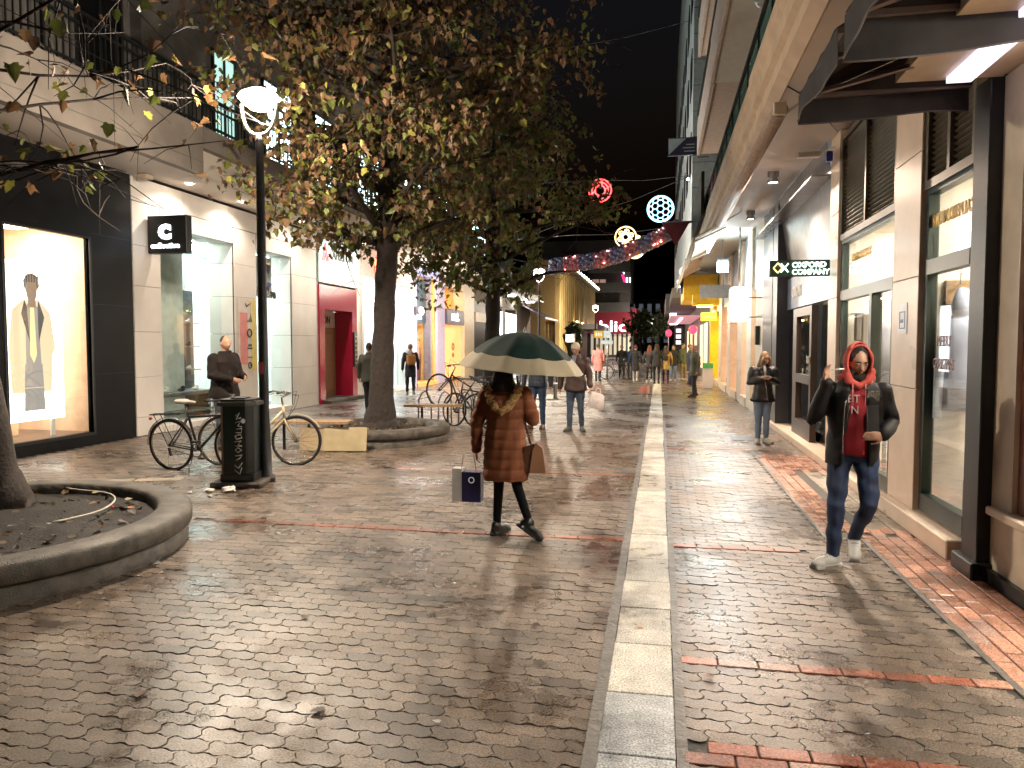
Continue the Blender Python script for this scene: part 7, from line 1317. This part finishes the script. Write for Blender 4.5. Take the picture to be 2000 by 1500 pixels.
q = onz(1195, 742); bicycle('far bicycle parked beside the pink coat', (q.x-.3, q.y+.6, 0), .2, (.02,.02,.02), rack=False, kick=False, lod=1, fenders=False)
q = onz(1100, 760); bicycle('bicycle half hidden between the couple and the shops', (q.x-.6, q.y, 0), .3, (.02,.02,.025), rack=False, kick=False, lod=1, fenders=False)
fb = thing('metal_bench', 'white slatted metal bench behind the umbrella couple', 'bench', (at(1030, 760, 24).x, 24, 0)); x = at(1030, 760, 24).x
for k in range(4): part('slat', MB().box(x-1.0, x+1.0, 23.8+k*.12, 23.89+k*.12, .44, .47), M['white'], fb)
for s2 in (-.9, .9): part('leg', MB().box(x+s2-.03, x+s2+.03, 23.8, 24.25, 0, .44), M['grey'], fb)
gl_ = onz(1395, 770); ab = thing('a_board', 'small white and green pavement board by the yellow portal', 'sign', (1.85, 30.5, 0)); part('panel', MB().obox((1.85, 30.4, .5), (1,0,0), (0,.2,1), (0,1,-.2), .2, .5, .01), M['white'], ab); part('green_band', MB().obox((1.85, 30.37, .88), (1,0,0), (0,.2,1), (0,1,-.2), .2, .1, .012), mat('lime_band', (.1,.5,.12), .5), ab)
mh = solo('drain_cover', MB().bbox(1.3, 1.9, 14.0, 14.5, .0, .006, .003), M['black_metal'], 'dark metal drain cover in the right pavement before the pillars', 'drain cover')
mh2 = solo('red_patch', MB().box(-.75, -.35, 26.5, 31.5, .0, .005), mat('red_paving', (.25,.07,.05), .3), 'long red paving panel beside the marble strip in the distance', 'paving panel')
# ------------------------------------------------------------------ festive lights over the street
gr = thing('balloon_garland', 'drooping garland of dark purple and lit pink balloons strung over the street', 'garland', (-1.5, 26, 4.8)); gy = 26; path_ = [(1078, 522), (1120, 514), (1165, 509), (1210, 497), (1250, 481), (1290, 463), (1325, 442)]
pts = [ony(x, y, gy) for x, y in path_]; gp = []
for i in range(len(pts)-1):
    for k in range(6): gp.append(pts[i].lerp(pts[i+1], k/6))
bd = mat('purple_balloon', (.16,.13,.24), .18, spec=.8, coat=.5); bl2 = mat('rose_balloon', (.45,.12,.15), .15, spec=.8, coat=.5); core = emit('garland_core', (1,.4,.3), 12); bmes = {}
for nm, mm in (('d', bd), ('r', bl2)): bmes[nm] = part('balloon', MB().ball((0,0,0), .115, .115, .13, 12, 8), mm, gr, world=False)
first = dict(d=True, r=True); g = np.random.default_rng(8)
for i, p in enumerate(gp):
    kind = 'r' if (i//4) % 2 else 'd'
    for k in range(6):
        a = 2*PI*(k+.5*(i % 2))/6; c = p+Vector((0, math.cos(a)*.18, math.sin(a)*.18))+Vector(tuple(g.normal(0, .015, 3)))-Vector((-1.5, 26, 4.8))
        if first[kind]: bmes[kind].location = c; first[kind] = False
        else: mesh_copy(bmes[kind], gr, c, (g.uniform(0, 3), g.uniform(0, 3), 0))
    if kind == 'r':
        for k in range(4): a = g.uniform(0, 6.3); part('tiny_bulb', MB().ball(p+Vector((g.uniform(-.06,.06), -.24+abs(math.cos(a))*.05, .2*math.sin(a))), .016, n=6, m=4), core, gr)
part('cable', MB().tube([Vector((pts[0].x-4, gy, pts[0].z+.9)), pts[0]+Vector((0,0,.0))]+pts+[Vector((RX-.1, gy, pts[-1].z+.5))], .02, 5), M['black_metal'], gr)
def disc_frame(label, px, py, Y, r, col, st, style):
    c = ony(px, py, Y); t = thing('light_ornament', label, 'light ornament', tuple(c)); m = emit('ornament_'+style, col, st); part('outer_ring', MB().ring(c, r, .028, 36, 5), m, t)
    if style == 'cells':
        # a honeycomb of glowing cells wrapped on the disc
        L = MB(); h = r*.24; seen = set()
        for i in range(-4, 5):
            for jn in range(-4, 5):
                cx, cz = h*1.5*i*1.15, h*math.sqrt(3)*(jn+.5*(i % 2))*1.15; poly = []
                for k in range(6):
                    a = k*PI/3; x, z = cx+h*1.15*math.cos(a), cz+h*1.15*math.sin(a); q = math.hypot(x, z); f = math.sin(min(1.0, q/(r*1.45))*PI/2)/max(q, 1e-6)*r if q > 0 else 1; poly.append((x*f, z*f))
                for k in range(6):
                    p1, p2 = poly[k], poly[(k+1) % 6]; key = tuple(sorted(((round(p1[0], 2), round(p1[1], 2)), (round(p2[0], 2), round(p2[1], 2)))))
                    if key in seen or max(math.hypot(*p1), math.hypot(*p2)) > r*1.005: continue
                    seen.add(key); L.bar(c+Vector((p1[0], 0, p1[1])), c+Vector((p2[0], 0, p2[1])), .034)
        part('lattice', L, m, t)
    else:
        for k in range(6):
            a = k*PI/3+.3; cc = c+Vector((math.cos(a)*r*.55, 0, math.sin(a)*r*.55)); sp2 = [cc+Vector(((.05+.17*u/14)*r*1.4*math.cos(a+u*.75), 0, (.05+.17*u/14)*r*1.4*math.sin(a+u*.75))) for u in range(15)]; part('scroll', MB().tube(sp2, .024, 5), m, t)
    return t
disc_frame('round icy blue light ornament with honeycomb cells high over the street', 1290, 408, 30, .49, (.35,.8,1), 2.2, 'cells')
disc_frame('round warm yellow light ornament with scrolls beside the garland', 1222, 463, 33, .44, (1,.75,.3), 2.2, 'scroll')
yo = thing('light_ornament', 'crescent of yellow lights partly behind the balloon garland', 'light ornament', tuple(ony(1240, 480, 34))); c = ony(1240, 482, 34)
for k in range(4): part('light_arc', MB().tube([c+Vector(((.45-.04*k)*math.cos(a), 0, (.5-.05*k)*math.sin(a))) for a in np.linspace(-1.9, 1.5, 16)], .028, 5), emit('ornament_scroll', None, 0), yo)
ro = thing('light_ornament', 'red glowing ornament seen through the edge of the tree crown', 'light ornament', tuple(ony(1172, 372, 36))); c = ony(1172, 372, 36)
for k in range(3): part('red_ring', MB().ring(c+Vector((0, 0, 0)), .52-.14*k, .03, 28, 5), emit('ornament_red', (1,.05,.05), 5), ro)
for k in range(6): a = k*PI/3; part('red_spoke', MB().tube([c+Vector((.2*math.cos(a),0,.2*math.sin(a))), c+Vector((.52*math.cos(a+.4),0,.52*math.sin(a+.4)))], .03, 5), emit('ornament_red', None, 0), ro)
for lb_, A, B in (('thin dark cable across the street above the blue ornament', (1130, 425), (1345, 345)), ('thin cable across the street behind the yellow ornament', (1120, 459), (1290, 446)), ('faint high cable across the black sky', (1100, 95), (1350, 40)), ('thin cable level with the red ornament', (1170, 352), (1345, 343))):
    u, v = ony(*A, 30.05), ony(*B, 30.05); m_ = (u+v)/2-Vector((0,0,.1)); solo('overhead_cable', MB().tube([u-(v-u)*.8, u, m_, v, v+(v-u)*.3], .011, 5), mat('cable_grey', (.12,.12,.13), .6), lb_, 'cable')
fg = thing('pennant', 'dark red triangular cloth hanging from the end of the garland', 'pennant', tuple(ony(1322, 455, 25.6))); u, v, w = ony(1292, 434, 25.6), ony(1348, 432, 25.6), ony(1320, 481, 25.6); part('cloth', MB().prism([(u.x, u.z), (v.x, v.z), (w.x, w.z)], 25.6, 25.62, 'y'), mat('dark_red_cloth', (.2,.03,.04), .7), fg); part('rod', MB().tube([u, v, Vector((RX-.1, 25.6, v.z))], .02, 6), M['grey'], fg)
sl = solo('wall_spot', MB().ball(ony(1344, 350, 29), .05), emit('star_white', (.9,.95,1), 25), 'tiny bright white wall light high on the tall pale building', 'lamp')
# slack wires across the upper left, hung between the facades and the trees
for k, (A, B, Ya, Yb) in enumerate((((0, 10), (540, 250), 9, 9), ((250, 0), (515, 245), 8.9, 8.7), ((0, 120), (420, 130), 10, 11))):
    u, v = ony(*A, Ya), ony(*B, Yb); solo('slack_wire', MB().tube([u-(v-u)*.2]+[u.lerp(v, t)-Vector((0,0,.12*math.sin(PI*t))) for t in np.linspace(0, 1, 9)], .006, 4), M['black_metal'], ['slack wire running from the upper left to the lamp post', 'steep wire coming down to the top of the lamp post', 'wire crossing in front of the left balcony railing'][k], 'wire')
